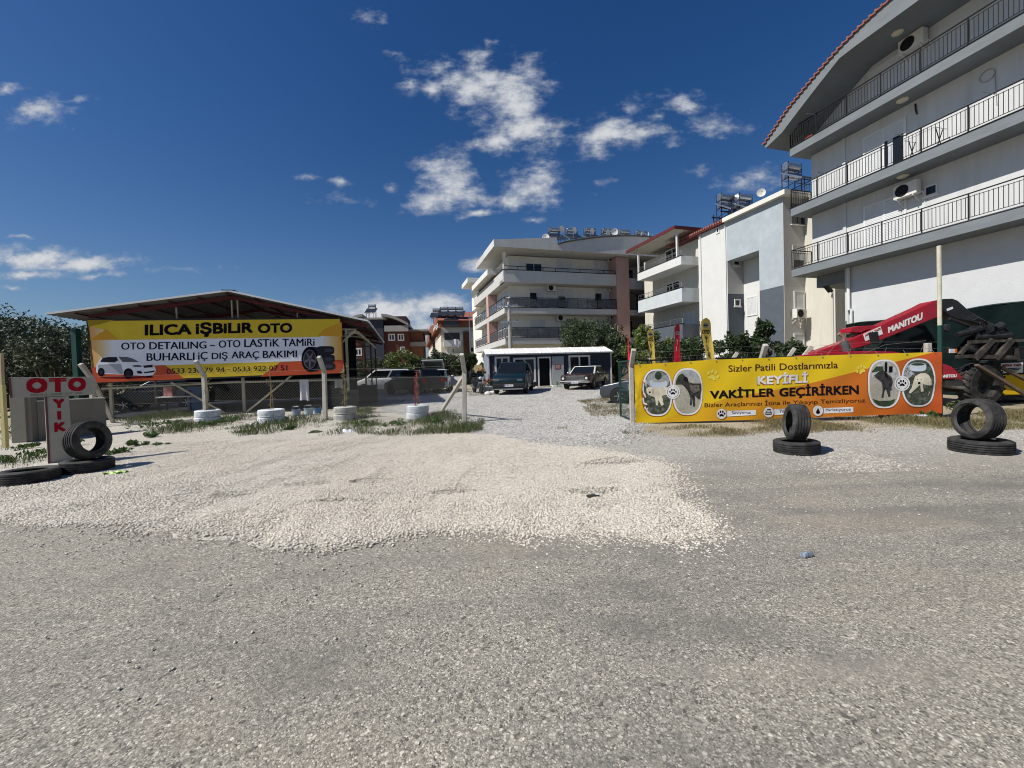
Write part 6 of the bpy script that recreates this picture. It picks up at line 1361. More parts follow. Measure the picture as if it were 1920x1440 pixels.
q = at(1179, 690, 14.5); o = thing('furled_flag', 'thin red flag rolled on its pole beside the open gate', 'flag', (q.x, q.y, gz(0, 14.5)), 0); h = at(1178, 630, 14.5).z-gz(0, 14.5); b = MB(); b.tube((0,0,0), (0,0,h), .014, n=6); b.build('flag_pole', mat('red_pole', (.25,.03,.02), .6), o); b = MB(); b.path([(0, 0, h*.55), (.02, 0, h*.62), (.03, 0, h*.72), (0, 0, h*.95)], [.015, .07, .05, .015], 8); b.build('flag_cloth', FR, o, smooth=True)

# ------------------------------------------------------------------ telescopic loader
m_mred = mat('loader_red', (.30,.010,.022), .35, .15, 3, coat=.3, dirt=(.13,.03,.03), dsc=2.5, damt=.5); m_mblk = mat('loader_black', (.014,.015,.018), .5, .25, 5, dirt=(.06,.057,.05), dsc=4, damt=.4); m_rusty = mat('worn_fork_steel', (.105,.08,.06), .6, .3, 6, dirt=(.20,.175,.14), dsc=5, damt=.6)
m_bigt = mat('dusty_tyre', (.018,.018,.018), .85, .3, 5, dirt=(.12,.11,.095), dsc=3.5, damt=.6)
def loader():
    o = at(1838, 758, 13.1); F = Frame((o.x, o.y, 0.05), -8); t = thing('telescopic_loader', 'red telescopic loader with lowered fork carriage behind the dog banner', 'loader', F.w((0,0,0)), F.a)
    H = lambda px, py, v=0.0: F.hit(px, py, 1, v)
    zz = lambda pts, v=0.0: [(lambda q: (q[0], q[2]))(H(1540+x/5.053, 540+y/5.053, v)) for x, y in pts]
    def pr(nm, pts, y0, y1, m, bev=.02, val=0.0): b = MB(); b.prism(zz(pts, val), y0, y1, ax=1); return b.build(nm, m, t, bev=bev, seg=2)
    bo = pr('boom', [(-60,640),(-40,600),(260,495),(590,340),(985,160),(1060,120),(1112,118),(1112,275),(1050,300),(480,530),(310,580),(100,625)], .25, .80, m_mred, .03, .25)
    pr('boom_head', [(1105,125),(1180,98),(1270,95),(1320,115),(1430,215),(1560,285),(1625,335),(1640,400),(1600,400),(1535,345),(1400,310),(1300,290),(1240,260),(1180,215),(1105,215)], .33, .72, m_mblk, .03, .25)
    b = MB(); A, B_ = H(1540+1215/5.053, 540+290/5.053, .2), H(1540+1400/5.053, 540+360/5.053, .2); b.tube(A, B_, .05, n=8); b.build('tilt_ram', m_mblk, t)
    tx = lambda s, pts, m, bold, v, off, nm='lettering': text(s, qtf(F, *[(1540+x/5.053, 540+y/5.053) for x, y in pts], 1, v, off), m, t, nm, bold)
    W_ = pm('white_vinyl', (.66,.66,.64)); tx('MANITOU', ((628, 372), (957, 228), (634, 428), (957, 297)), W_, .05, .25, -.006)
    decal('boom_sticker', F, [(1540+x/5.053, 540+y/5.053) for x, y in ((393,437),(560,362),(583,435),(415,505))], W_, t, .25, 1, -.005); decal('boom_sticker', F, [(1540+x/5.053, 540+y/5.053) for x, y in ((1203,195),(1262,172),(1270,192),(1212,217))], W_, t, .25, 1, .07)
    tx('AKKA YAPI', ((410, 440), (556, 374), (414, 462), (560, 396)), pm('vinyl_red', (.3,.02,.02)), .03, .25, -.009)
    # rear frame, engine cover, cab
    pr('engine_cover', [(-200,640),(90,606),(420,596),(700,604),(900,640),(900,900),(-200,900)], -.25, .15, m_mred, .03, -.25)
    pr('rear_cover', [(275,420),(285,375),(330,362),(560,352),(600,368),(430,400),(380,425)], .3, .9, m_mred, .02, .3)
    b = MB(); A, B_ = H(1540+245/5.053, 540+600/5.053, -.05), H(1540+212/5.053, 540+505/5.053, -.05); b.tube(A, B_, .115, n=14); b.build('exhaust_box', mat('sooty_steel', (.09,.095,.10), .6, .2, 5), t, smooth=True)
    C_, D_ = H(1540+210/5.053, 540+460/5.053, -.05), H(1540+165/5.053, 540+432/5.053, -.05); b = MB(); b.path([B_, C_, D_], .055, 10); b.build('exhaust_pipe', mat('rusty_pipe', (.25,.15,.11), .7, .2, 6), t, smooth=True)
    pr('cab', [(640,600),(700,420),(830,345),(1040,345),(1110,440),(1190,600),(1190,760),(640,760)], .95, 1.9, mat('cab_dark', (.012,.016,.016), .15, .2, 3), .03, .6)
    b = MB(); 
    for a, c in (((830,345),(1040,345)), ((1040,345),(1110,440)), ((1110,440),(1195,610)), ((700,420),(830,345))): b.beam(H(1540+a[0]/5.053, 540+a[1]/5.053, .62)+np.array([0,.3,0]), H(1540+c[0]/5.053, 540+c[1]/5.053, .62)+np.array([0,.3,0]), .06)
    b.build('cab_frame', m_mblk, t)
    pr('front_fender', [(1080,700),(1180,722),(1240,745),(1330,830),(1350,868),(1300,862),(1080,868)], -.42, .1, m_mred, .03, -.42); tx('MANITOU', ((1105, 822), (1280, 816), (1105, 852), (1280, 846)), W_, .05, -.42, -.006)
    pr('chassis', [(600,760),(1300,760),(1420,880),(1380,980),(1200,985),(600,960)], .0, 1.6, m_mblk, .03, 0)
    b = MB(); b.prism(zz([(1150,872),(1340,872),(1390,900),(1470,915),(1440,960),(1300,960),(1160,930)], -.2), -.3, .1, ax=1); b.build('front_axle', mat('dusty_metal', (.16,.15,.13), .8, .4, 6, dirt=(.03,.03,.03), dsc=6), t, bev=.03)
    pr('work_lamp_bracket', [(1200,560),(1300,560),(1300,625),(1200,625)], .2, .4, m_mblk, .02, .2); pr('headlight', [(1216,577),(1268,577),(1268,618),(1216,618)], .16, .199, mat('lamp_lens', (.5,.52,.55), .1, .1, 4), .01, .16); pr('indicator_lamp', [(1270,575),(1290,575),(1290,618),(1270,618)], .16, .199, mat('amber_lens', (.5,.13,.02), .2), .01, .16)
    pr('mirror', [(1172,355),(1190,340),(1226,342),(1230,405),(1200,415),(1175,400)], -.1, .0, m_mblk, .02, -.1); pr('side_mirror', [(462,420),(540,412),(556,500),(550,530),(482,525)], -.1, .0, m_mblk, .02, -.1)
    def wheel(cx, cy, R, w, y, yaw):
        q = H(cx, cy, y); wt = MB(); wt.lathe([(R*.52, -w*.42), (R*.6, -w*.5), (R*.9, -w*.5), (R*.97, -w*.42), (R*.975, w*.42), (R*.9, w*.5), (R*.6, w*.5), (R*.52, w*.42)], 40, True)
        for k in range(22):
            a = 2*pi*k/22
            for sg in (1, -1):
                wt.T = Matrix.Rotation(a+(.14 if sg > 0 else 0), 4, 'Z'); wt.add([(R*.96, -.035, 0), (R*1.03, -.03, 0), (R*1.03, .03, 0), (R*.96, .035, 0), (R*.96, -.035+.13, sg*w*.47), (R*1.02, -.03+.13, sg*w*.47), (R*1.02, .03+.13, sg*w*.47), (R*.96, .035+.13, sg*w*.47)], [(0,1,2,3),(4,7,6,5),(0,4,5,1),(1,5,6,2),(2,6,7,3),(3,7,4,0)])
        wt.T = None; o_ = wt.build('wheel', m_bigt, t); o_.location = (q[0], y, R*1.0); o_.rotation_euler = (Matrix.Rotation(yaw, 3, 'Z') @ Matrix.Rotation(pi/2, 3, 'X')).to_euler()
        r = MB(); r.lathe([(0, .02), (R*.2, .02), (R*.25, .10), (R*.46, .12), (R*.53, w*.40), (R*.53, -w*.4), (R*.3, -.0), (0, -.0)], 28); r.build('rim', mat('wheel_dark_rim', (.02,.02,.021), .7, .3, 6), o_, smooth=True)
    wheel(1836, 715, .66, .46, -.05, .25); wheel(1846, 725, .62, .45, 1.75, .1); wheel(1590, 730, .64, .46, .1, 0)
    # carriage and forks
    zc = lambda x, y: (1780+x/6.857, 560+y/6.857)
    def bar(nm, pts, v, w, h, m): b = MB(); b.beam(H(*zc(*pts[0]), v), H(*zc(*pts[1]), v), w, h); return b.build(nm, m, t, bev=.008, seg=1)
    c = MB(); 
    for a, e, v, w, h in (((255,560),(560,545),-.3,.14,.10), ((560,545),(990,535),-.3,.12,.08), ((100,745),(360,740),-.3,.16,.11), ((360,745),(860,760),-.3,.12,.12), ((320,780),(560,530),-.35,.10,.14), ((590,780),(810,520),-.35,.10,.14), ((250,590),(130,720),-.28,.1,.08), ((640,540),(520,700),-.25,.06,.06), ((850,640),(870,800),-.3,.08,.1)): c.beam(H(*zc(*a), v), H(*zc(*e), v), w, h)
    c.build('fork_carriage', mat('dusty_dark_steel', (.035,.031,.027), .7, .4, 7, dirt=(.16,.145,.12), dsc=4, damt=.6), t)
    b = MB(); b.prism([(lambda q: (q[0], q[2]))(H(*zc(*p_), .12)) for p_ in ((250,500),(420,420),(800,470),(900,560),(880,780),(330,790),(120,730))], .12, .3, ax=1); b.build('headboard', mat('sooty_black', (.009,.009,.009), .9, .3, 6, spec=.05), t, bev=.02)
    bar('fork', ((345, 850), (1010, 1255)), -.38, .13, .075, m_rusty); bar('fork', ((660, 880), (1090, 1100)), -.1, .13, .075, m_rusty)
    b = MB()
    for a, e, r_ in (((95,470),(230,430),.09), ((230,430),(400,380),.11), ((290,360),(400,520),.07), ((330,500),(790,470),.09), ((400,440),(780,440),.05), ((450,340),(520,420),.13), ((590,390),(680,340),.13), ((420,300),(560,360),.08), ((660,320),(780,440),.035), ((480,380),(480,540),.05), ((190,640),(330,680),.10), ((290,600),(300,700),.07)):
        b.tube(H(*zc(*a), .05), H(*zc(*e), .05), r_, n=9)
    b.build('coupler', m_mblk, t)
    b = MB()
    for k in range(3): b.path([H(*zc(300+30*k, 280), -.02), H(*zc(380+40*k, 240+20*k), -.1), H(*zc(430+30*k, 330), -.05), H(*zc(420+20*k, 400), .0)], .022, 6)
    b.build('hose', m_black, t)
loader()
def yellow_machine():
    o = at(1900, 745, 13.5); F = Frame((o.x, o.y, 0), -4); t = thing('yellow_machine', 'yellow and black machine body with a white AKKA YAPI board at the right edge', 'machine', F.w((0,0,0)), F.a)
    H = lambda px, py: F.hit(px, py, 1, 0); B_ = lambda nm, p, q, y0, y1, m, bev=.03: (lambda a, c: MB().box(a[0], c[0], y0*.5, y1*.5, c[2], a[2]).build(nm, m, t, bev=bev))(H(*p), H(*q))
    B_('body', (1866, 703), (2060, 737), 0, 1.6, mat('machine_yellow', (.62,.38,.01), .45, .1, 3, dirt=(.3,.2,.05), dsc=3, damt=.4)); B_('hood', (1862, 675), (2060, 702.7), .02, 1.6, m_mblk); B_('roof_box', (1898, 650), (2060, 674.5), .2, 1.4, m_mblk)
    B_('undercarriage', (1868, 737.3), (2060, 748), .1, 1.5, m_mblk)
    B_('name_board', (1876, 681), (1917.5, 698.5), -.03, -.002, pm('board_white', (.66,.66,.64)), .004)
    text('AKKA YAPI', qtf(F, (1879, 683), (1914, 682.5), (1879, 687.5), (1914, 687), 1, -.03, -.004), pm('vinyl_red', (.3,.02,.02)), t, 'lettering', .04)
    for k, yy in enumerate((690.2, 692.8, 695.5)): b = MB(); a, c = H(1888, yy), H(1912-3*k, yy+.8); b.box(a[0], c[0], -.036, -.033, c[2], a[2]); b.build('small_print', P_blk, t)
    for px in (1885, 1990):
        q = H(px, 748); b = MB(); b.lathe([(.0, -.15), (.4, -.15), (.45, -.1), (.45, .1), (.4, .15), (0, .15)], 24, ax=1, c=(q[0], .25, .46)); b.build('wheel', m_bigt, t)
yellow_machine()
p = at(1563, 660, 18.5); h = at(1561, 546, 18.5).z; o = thing('floodlight_pole', 'thin cream pole with a floodlight before the cream wall', 'lamp post', (p.x, p.y, 0)); b = MB(); b.tube((0,0,0), (-.03,0,h), .045, n=8); b.build('pole', m_white2, o); b = MB(); b.beam((-.03, 0, h-.05), (-.2, -.1, h+.02), .03); b.build('lamp_arm', m_black, o); b = MB(); b.T = Matrix.Translation((-.33, -.15, h+.1)) @ Matrix.Rotation(.9, 4, 'Y'); b.box(-.2, .2, -.13, .13, -.04, .04); b.T = None; b.build('floodlight', m_black, o, bev=.01)
# ------------------------------------------------------------------ cabin office
m_navy = mat('navy_stone_panel', (.028,.034,.055), .7, .35, 9, bump=.6, bsc=14); m_gst = mat('grey_stone_print', (.20,.23,.28), .8, .3, 8, bump=.5, bsc=12); m_wroof = mat('white_roof_panel', (.72,.73,.71), .4, .04, 2)
def cabin():
    o = gp(917.5, 730); F = Frame(tuple(o), 10); t = thing('cabin_office', 'long navy cabin office with white gabled roof behind the parked cars', 'cabin', o, F.a); H = lambda px, py, v=0.0: F.hit(px, py, 1, v)
    zt = H(917, 664)[2]; xr = H(1145, 656)[0]; D = 2.6; zr = zt+.42
    def wallbox(x0, x1): b = MB(); b.box(x0, x1, 0, .1, 0, zt-.1); b.build('wall', m_navy, t)
    dx0, dx1 = H(1009, 700)[0], H(1033, 700)[0]
    wallbox(0, dx0); wallbox(dx1, xr)
    b = MB(); b.box(dx0, dx1, 0, .1, H(1020, 670)[2], zt-.1); b.build('lintel', m_navy, t)
    b = MB(); b.box(dx0-.1, dx1+.1, .4, .5, 0, zt-.1); b.build('inner_partition', mat('dark_interior', (.012,.012,.013), .9), t)
    b = MB(); b.prism([(.0, 0), (D, 0), (D, zt-.1), (D/2, zr-.12), (.0, zt-.1)], -.06, 0-.002, ax=0); b.build('gable_wall', m_gst, t); b = MB(); b.prism([(.11, 0), (D, 0), (D, zt-.1), (D/2, zr-.12), (.11, zt-.1)], xr-.1, xr, ax=0); b.build('gable_wall', m_navy, t)
    b = MB(); b.box(0, xr, D-.1, D, 0, zt-.1); b.build('wall', m_navy, t)
    b = MB(); b.prism([(-.2, zt-.09), (-.2, zt), (D/2, zr+.02), (D+.2, zt), (D+.2, zt-.09), (D/2, zr-.09)], -.2, xr+.12, ax=0); r = b.build('roof', m_wroof, t)
    b = MB()
    for k in range(11): x = .2+(xr-.2)*k/10; b.beam((x, -.21, zt+.006), (x, D/2, zr+.03), .04, .03)
    b.build('roof_seam', m_wroof, r); b = MB(); b.beam((-.2, -.23, zt-.06), (xr+.12, -.23, zt-.06), .06, .08); b.build('gutter', mat('grey_gutter', (.25,.26,.27), .5), r)
    [MB().box(x0, x1, -.05, -.003, 0, zt-.1).build('corner_trim', m_frame, t) for x0, x1 in ((-.07, .05), (xr-.05, xr+.03))]
    for (p0, p1, pt, pb, mu) in ((927, 956, 669, 706, 1), (962, 1005, 671, 716, 1), (1065.5, 1107, 666.5, 704, 1)): A, B_ = H(p0, pt), H(p1, pb); window(t, 1, 0, A[0], B_[0], B_[2], A[2], mu, (), .13)
    b = MB(); bars(b, 1, 0, dx0-.02, dx1+.02, .0, H(1020, 669)[2], .1, .05, 0); b.build('door_frame', m_frame, t)
    A, B_ = H(1034.5, 668.5, -.06), H(1058, 721.5, -.06); b = MB(); b.box(A[0], B_[0], -.10, -.055, .08, A[2]); d_ = b.build('door', mat('pale_door', (.36,.38,.38), .5, .06, 2, dirt=(.25,.26,.26), dsc=2), t, bev=.005, seg=1)
    A, B_ = H(1040, 684, -.1), H(1051.2, 692, -.1); b = MB(); b.box(A[0], B_[0], -.112, -.101, B_[2], A[2]); b.build('door_sign', pm('sign_deep_red', (.30,.012,.02)), d_); 
    text('KAPI', qtf(F, (1042, 685), (1049.5, 685), (1042, 687.6), (1049.5, 687.6), 1, -.112, -.003), pm('banner_white', (.66,.66,.66)), d_, 'lettering', .02); text('GİRİŞİ', qtf(F, (1041, 688), (1050.2, 688), (1041, 691.3), (1050.2, 691.3), 1, -.112, -.003), pm('banner_white', (.66,.66,.66)), d_, 'lettering', .01)
    s = thing('door_step', 'white block step below the cabin door', 'step', F.w((dx1+.1, -.75, 0)), F.a); b = MB(); b.box(-.2, 1.0, 0, .5, -.1, .14); b.build('slab', m_wroof, s, bev=.01); b = MB(); b.box(-1.3, -.21, .1, .6, -.1, .1); b.build('lower_slab', m_conc, s, bev=.01)
    weedplant(*[F.w((dx1+.15, -.95, 0))[i] for i in (0, 1)], .16, .4, m_weed, 'small green plant beside the cabin door step', 60)
    q = at(897, 692, 31); o2 = tag(MB().box(-.28, .28, -.1, .1, -.3, .3).build('notice_box', mat('tan_box', (.42,.33,.16), .7)), 'small tan box on a post at the left end of the cabin', 'box'); o2.location = q; 
    b = MB(); b.tube((0, 0, -1.6), (0, 0, -.301), .03, n=6); b.build('post', m_iron, o2)
cabin()

# ------------------------------------------------------------------ cars
m_chrome = mat('chrome_trim', (.62,.63,.64), .14, .05, 3, metal=1.0); m_lens = mat('headlamp_lens', (.55,.57,.60), .08, .1, 5); m_lensd = mat('smoked_headlamp', (.10,.11,.125), .06, .2, 5); m_tail = mat('tail_lamp', (.25,.01,.012), .15, .1, 4); m_plate = pm('plate_white', (.62,.63,.66)); m_cglass = mat('car_glass', (.008,.010,.012), .05, .1, 2, spec=.35); m_carin = mat('car_interior', (.012,.012,.013), .8, .2, 5)
m_alloy = mat('alloy_rim', (.36,.37,.38), .3, .1, 4, metal=.7); m_ctyre = mat('car_tyre', (.016,.016,.017), .8, .2, 6)
def car(name, label, cat, loc, rz, L_, W_, H_, prof, gb, gt, paint, axles, R=.32, roofm=None, hw=(.47, .40), rear='closed', plate=None, rim=None, group='cars parked in the yard', trimz=None, grille=None, front=True, sidewin=2, zl=.66, bumper=None, pill=.07):
    t = thing(name, label, cat, loc, rz, group); h = W_/2
    b = MB(); b.prism(prof, -h, h, ax=1); body = b.build('body', paint, t, bev=.075, seg=3, smooth=True)
    (xb0, xb1, zb), (xt0, xt1, zt) = gb, gt; wb, wt = W_*hw[0], W_*hw[1]
    V = [(xb0,-wb,zb),(xb0,wb,zb),(xb1,wb,zb),(xb1,-wb,zb),(xt0,-wt,zt),(xt0,wt,zt),(xt1,wt,zt),(xt1,-wt,zt)]
    b = MB(); b.add(V, [(0,1,2,3),(4,7,6,5),(0,4,5,1),(1,5,6,2),(2,6,7,3),(3,7,4,0)]); b.build('cabin_shell', roofm or paint, t, bev=.05, seg=2, smooth=True)
    if roofm: pass
    v = [Vector(p) for p in V]
    def quad(a, b_, c, d_, s0, s1, t0, t1):
        f = lambda s, q: (a*(1-s)+b_*s)*(1-q)+(d_*(1-s)+c*s)*q; return [f(s0, t0), f(s1, t0), f(s1, t1), f(s0, t1)]
    def pane(nm, q, m=m_cglass, off=.012):
        n = (q[1]-q[0]).cross(q[3]-q[0]).normalized(); c = sum(q, Vector())/4; 
        if n.dot(c-Vector((0, 0, zb))) < 0: n = -n
        bb = MB(); bb.add([tuple(p+n*off) for p in q]+[tuple(p-n*.01) for p in q], [(0,1,2,3),(7,6,5,4),(0,4,5,1),(1,5,6,2),(2,6,7,3),(3,7,4,0)]); return bb.build(nm, m, t)
    pane('windscreen', quad(v[0], v[1], v[5], v[4], .06, .94, .06, .90)); 
    if rear == 'closed': pane('rear_window', quad(v[2], v[3], v[7], v[6], .08, .92, .12, .88))
    for s, (a, b_, c, d_) in ((-1, (v[0], v[3], v[7], v[4])), (1, (v[1], v[2], v[6], v[5]))):
        n = sidewin
        for i in range(n): pane('side_window', quad(a, b_, c, d_, .05+i*(.9/n)+(.02 if i else 0), .05+(i+1)*(.9/n)-.02, .12, .88))
        mm = MB(); mm.ell((xb0-.32*abs(xb0-xt0)-.05, s*(wb+.12), zb+.08), (.07, .1, .075), 10, 6); mm.build('mirror', paint if roofm is None else m_chrome, t, smooth=True)
        hd = MB()
        for i in range(min(2, n)): x = xb0-.35*(xb0-xb1)-i*1.0-.25; hd.box(x, x+.16, s*(h+.012)-.012, s*(h+.012)+.012, zb-.16, zb-.13)
        hd.build('handle', m_chrome if roofm else m_black, t)
    for x in axles:
        for s in (-1, 1):
            a = MB(); a.lathe([(0, .0), (R+.055, .0), (R+.055, .008), (0, .008)], 24, ax=1, c=(x, s*h-(.0 if s > 0 else .008), R+.01)); a.build('wheel_arch', m_carin, t)
            w = MB(); w.lathe([(R*.6, -.1), (R*.93, -.105), (R, -.08), (R, .08), (R*.93, .105), (R*.6, .1)], 26, True, ax=1); wo = w.build('wheel', m_ctyre, t, smooth=True); wo.location = (x, s*(h-.085), R)
            r = MB(); r.lathe([(0, -.095*s), (R*.12, -.1*s), (R*.14, -.085*s), (R*.5, -.08*s), (R*.62, -.10*s), (R*.63, .09*s)], 22, ax=1)
            for k in range(5): an = 2*pi*k/5; r.beam((0, s*.09, 0), (R*.58*cos(an), s*.095, R*.58*sin(an)), .06, .03)
            r.v = [(p[0], p[1] if abs(p[1]) != .0 else p[1], p[2]) for p in r.v]; r.build('rim', rim or m_alloy, wo)
    xf = max(p[0] for p in prof); xr_ = min(p[0] for p in prof)
    if front:
        for s in (-1, 1):
            l = MB(); l.box(xf-.16, xf+.006, s*h*.70-.16, s*h*.70+.14, zl, zl+.11) if not roofm else l.lathe([(0, .03), (.075, .02), (.09, -.05), (0, -.05)], 16, ax=0, c=(xf+.01, s*h*.80, zl+.04)); l.build('headlight', m_lens if roofm else m_lensd, t, bev=0 if roofm else .02)
        if grille: gl = MB(); [gl.box(xf-.03, xf+.014, -grille[0], grille[0], z-.012, z+.012) for z in np.arange(grille[1], grille[2], .05)]; gl.build('grille', m_chrome if roofm else m_black, t)
        if bumper: bp = MB(); bp.box(xf-.06, xf+.08, -h*1.0, h*1.0, bumper[0], bumper[1]); bp.build('bumper', m_chrome if roofm else m_black, t, bev=.03)
    for s in (-1, 1):
        l = MB(); l.box(xr_-.012, xr_+.1, s*h*.80-.12, s*h*.80+.12, zl+.05, zl+.28); l.build('tail_light', m_tail, t, bev=.015)
    if plate:
        x = xf+(.085 if bumper else .016); pl = MB(); pl.box(x-.01, x+.012, -.26, .26, plate[1], plate[1]+.115); po = pl.build('licence_plate', m_plate, t)
        text(plate[0], lambda u, vv: (x+.016, (u-.5)*.42, plate[1]+.02+.075*vv), P_blk, po, 'lettering', .02)
        bl = MB(); bl.box(x+.0121, x+.0135, -.255, -.21, plate[1]+.005, plate[1]+.11); bl.build('plate_band', pm('plate_blue', (.02,.06,.3)), po)
    return t
def place(px, py, dz=0): return gp(px, py, dz)
m_teal = mat('dark_teal_paint', (.004,.014,.019), .3, .08, 2, coat=.3); m_brown = mat('brown_car_paint', (.028,.011,.010), .4, .15, 2, coat=.2); m_carwhite = mat('white_car_paint', (.66,.67,.68), .3, .05, 2, coat=.8); m_silver = mat('silver_car_paint', (.05,.055,.062), .3, .06, 2, coat=.6, metal=.3); m_vroof = mat('cream_vinyl_roof', (.56,.55,.50), .5, .05, 3); m_carwhite2 = mat('grey_white_car', (.50,.52,.54), .3, .06, 2, coat=.7); m_dkblue = mat('midnight_car', (.006,.007,.010), .35, .1, 2, coat=.2)
g = place(955, 741); th_ = radians(-90-9)
vanp = Vector((g.x, g.y, g.z))-Vector((cos(th_), sin(th_), 0))*2.1; vanp.z = gz(vanp.x, vanp.y)
vt = car('family_van', 'dark teal family van parked nose towards us in front of the cabin', 'van', vanp, th_, 4.4, 1.85, 1.83, [(2.12,.24),(2.22,.36),(2.24,.62),(2.18,.86),(1.95,1.03),(1.5,1.15),(.9,1.2),(-2.1,1.22),(-2.2,.95),(-2.2,.3)], (1.5, -2.12, 1.13), (.62, -1.98, 1.82), m_teal, (1.4, -1.35), .33, plate=('07 EM 157', .42), sidewin=3, zl=.72, grille=(.55, .60, .66), rim=mat('black_rim', (.03,.03,.032), .35, .1, 4))
b = MB(); b.box(2.2, 2.27, -.8, .8, .25, .31); b.build('skid_plate', m_alloy, vt, bev=.015); b = MB(); b.box(2.2, 2.262, -.88, .88, .40, .58); b.build('lower_grille', m_black, vt, bev=.02)
b = MB(); [b.beam((.3, s*.66, 1.87), (-1.8, s*.66, 1.87), .04) for s in (-1, 1)]; b.build('roof_rail', m_black, vt)
g = place(1080, 731.5); th_ = radians(-90-27); sp = Vector((g.x, g.y, 0))-Vector((cos(th_), sin(th_), 0))*2.2; sp.z = gz(sp.x, sp.y)
st_ = car('classic_saloon', 'old brown saloon with white vinyl roof and chrome front', 'car', sp, th_, 4.85, 1.83, 1.42, [(2.36,.34),(2.42,.5),(2.42,.80),(2.36,.86),(.95,.95),(-1.5,.96),(-2.3,.90),(-2.42,.82),(-2.42,.45),(-2.36,.36)], (1.0, -1.75, .92), (.22, -1.15, 1.42), m_brown, (1.45, -1.35), .315, roofm=m_vroof, plate=('07 AN 75', .36), zl=.62, grille=(.62, .58, .80), bumper=(.38, .52))
b = MB(); b.box(2.4, 2.44, -.66, .66, .54, .57); b.box(2.4, 2.44, -.66, .66, .80, .83); b.box(2.42, 2.455, -.02, .02, .82, .9); b.build('grille_surround', m_chrome, st_)
g = place(1178, 757); th_ = radians(180-28); cp = Vector((g.x, g.y, 0))-Vector((cos(th_), sin(th_), 0))*1.35+Vector((0, .75, 0)); cp.z = gz(cp.x, cp.y)
car('silver_car', 'silver grey car half hidden behind the gate and the banner', 'car', cp, th_, 4.3, 1.73, 1.43, [(2.05,.24),(2.13,.4),(2.12,.62),(1.98,.78),(1.1,.95),(-1.6,1.0),(-2.1,.9),(-2.12,.4),(-2.05,.28)], (1.15, -1.75, .93), (.25, -1.2, 1.43), m_silver, (1.32, -1.3), .32, zl=.6)
g = at(664, 735, 31.5); th_ = radians(180+14); cp = Vector((g.x, 31.5, 0))-Vector((cos(th_), sin(th_), 0))*2.2; cp.z = gz(0, 31.5)-.18
car('white_hatch_van', 'small white van with rising window line under the shed side', 'van', cp, th_, 4.35, 1.76, 1.74, [(2.1,.26),(2.18,.4),(2.16,.66),(2.0,.86),(1.35,1.06),(-2.0,1.14),(-2.15,.9),(-2.15,.3)], (1.45, -2.05, 1.02), (.55, -1.9, 1.74), m_carwhite, (1.38, -1.35), .32, zl=.68, hw=(.475, .42))
g = at(812, 741, 26.5); th_ = radians(90+4); cp = Vector((g.x, 28.4, gz(0, 28)))
ht = car('open_tailgate_car', 'pale grey hatchback seen from behind with tailgate and right door open', 'car', cp, th_, 4.2, 1.76, 1.47, [(2.0,.26),(2.1,.5),(1.95,.75),(1.1,.95),(-1.95,.98),(-2.08,.6),(-2.1,.35),(-2.0,.26)], (1.15, -2.0, .93), (.3, -1.75, 1.47), m_carwhite2, (1.28, -1.28), .31, rear='open', front=False, zl=.62)
b = MB(); b.add([(-2.06,-.68,.62),(-2.06,.68,.62),(-1.86,.62,1.40),(-1.86,-.62,1.40),(-1.95,-.68,.62),(-1.95,.68,.62),(-1.75,.62,1.40),(-1.75,-.62,1.40)], [(0,1,2,3),(7,6,5,4),(0,4,5,1),(1,5,6,2),(2,6,7,3),(3,7,4,0)]); b.build('boot_opening', m_carin, ht)
b = MB(); b.T = Matrix.Translation((-1.78, 0, 1.47)) @ Matrix.Rotation(radians(30), 4, 'Y'); 
for (a0, a1, c0, c1) in ((-1.15, -.02, -.66, -.56), (-1.15, -.02, .56, .66), (-.2, -.02, -.559, .559), (-1.15, -1.0, -.559, .559)): b.box(a0, a1, c0, c1, -.03, .03)
tg = b.build('tailgate', m_carwhite2, ht, bev=.012, seg=1); b2 = MB(); b2.T = b.T; b2.box(-.99, -.21, -.555, .555, -.012, .012); b2.build('tailgate_glass', mat('tailgate_glass', (.10,.12,.12), .06, .1, 3), tg)
b = MB(); b.T = Matrix.Translation((.95, -.88, 0)) @ Matrix.Rotation(radians(62), 4, 'Z'); b.box(-1.05, 0, -.04, .04, .32, .95); dr = b.build('door', m_carwhite2, ht, bev=.02); b2 = MB(); b2.T = b.T
for (a0, a1, c0, c1) in ((-1.0, -.94, .96, 1.38), (-.2, -.14, .96, 1.2), (-1.0, -.3, 1.381, 1.43)): b2.box(a0, a1, -.02, .02, c0, c1)
b2.build('door_window_frame', m_black, dr)
g = at(302, 770, 20.8); cp = Vector((g.x, 21.0, gz(0, 20.8)))
car('dark_car', 'dark blue car standing in the shade under the shed behind the billboard', 'car', cp, radians(200), 4.1, 1.72, 1.45, [(1.95,.26),(2.05,.5),(1.9,.75),(1.1,.95),(-1.95,1.0),(-2.05,.6),(-2.0,.28)], (1.15, -1.9, .93), (.3, -1.5, 1.45), m_dkblue, (1.25, -1.25), .31)
g = at(776, 735, 26.3)
car('black_car', 'black car in the shed shadow before the white van', 'car', Vector((g.x, 26.3, gz(0, 26.3))), radians(180-40), 4.1, 1.75, 1.5, [(1.98,.26),(2.08,.5),(1.95,.75),(1.15,.97),(-1.95,1.05),(-2.08,.6),(-2.02,.28)], (1.2, -1.95, .98), (.35, -1.6, 1.5), m_dkblue, (1.28, -1.28), .32, rim=m_ctyre)
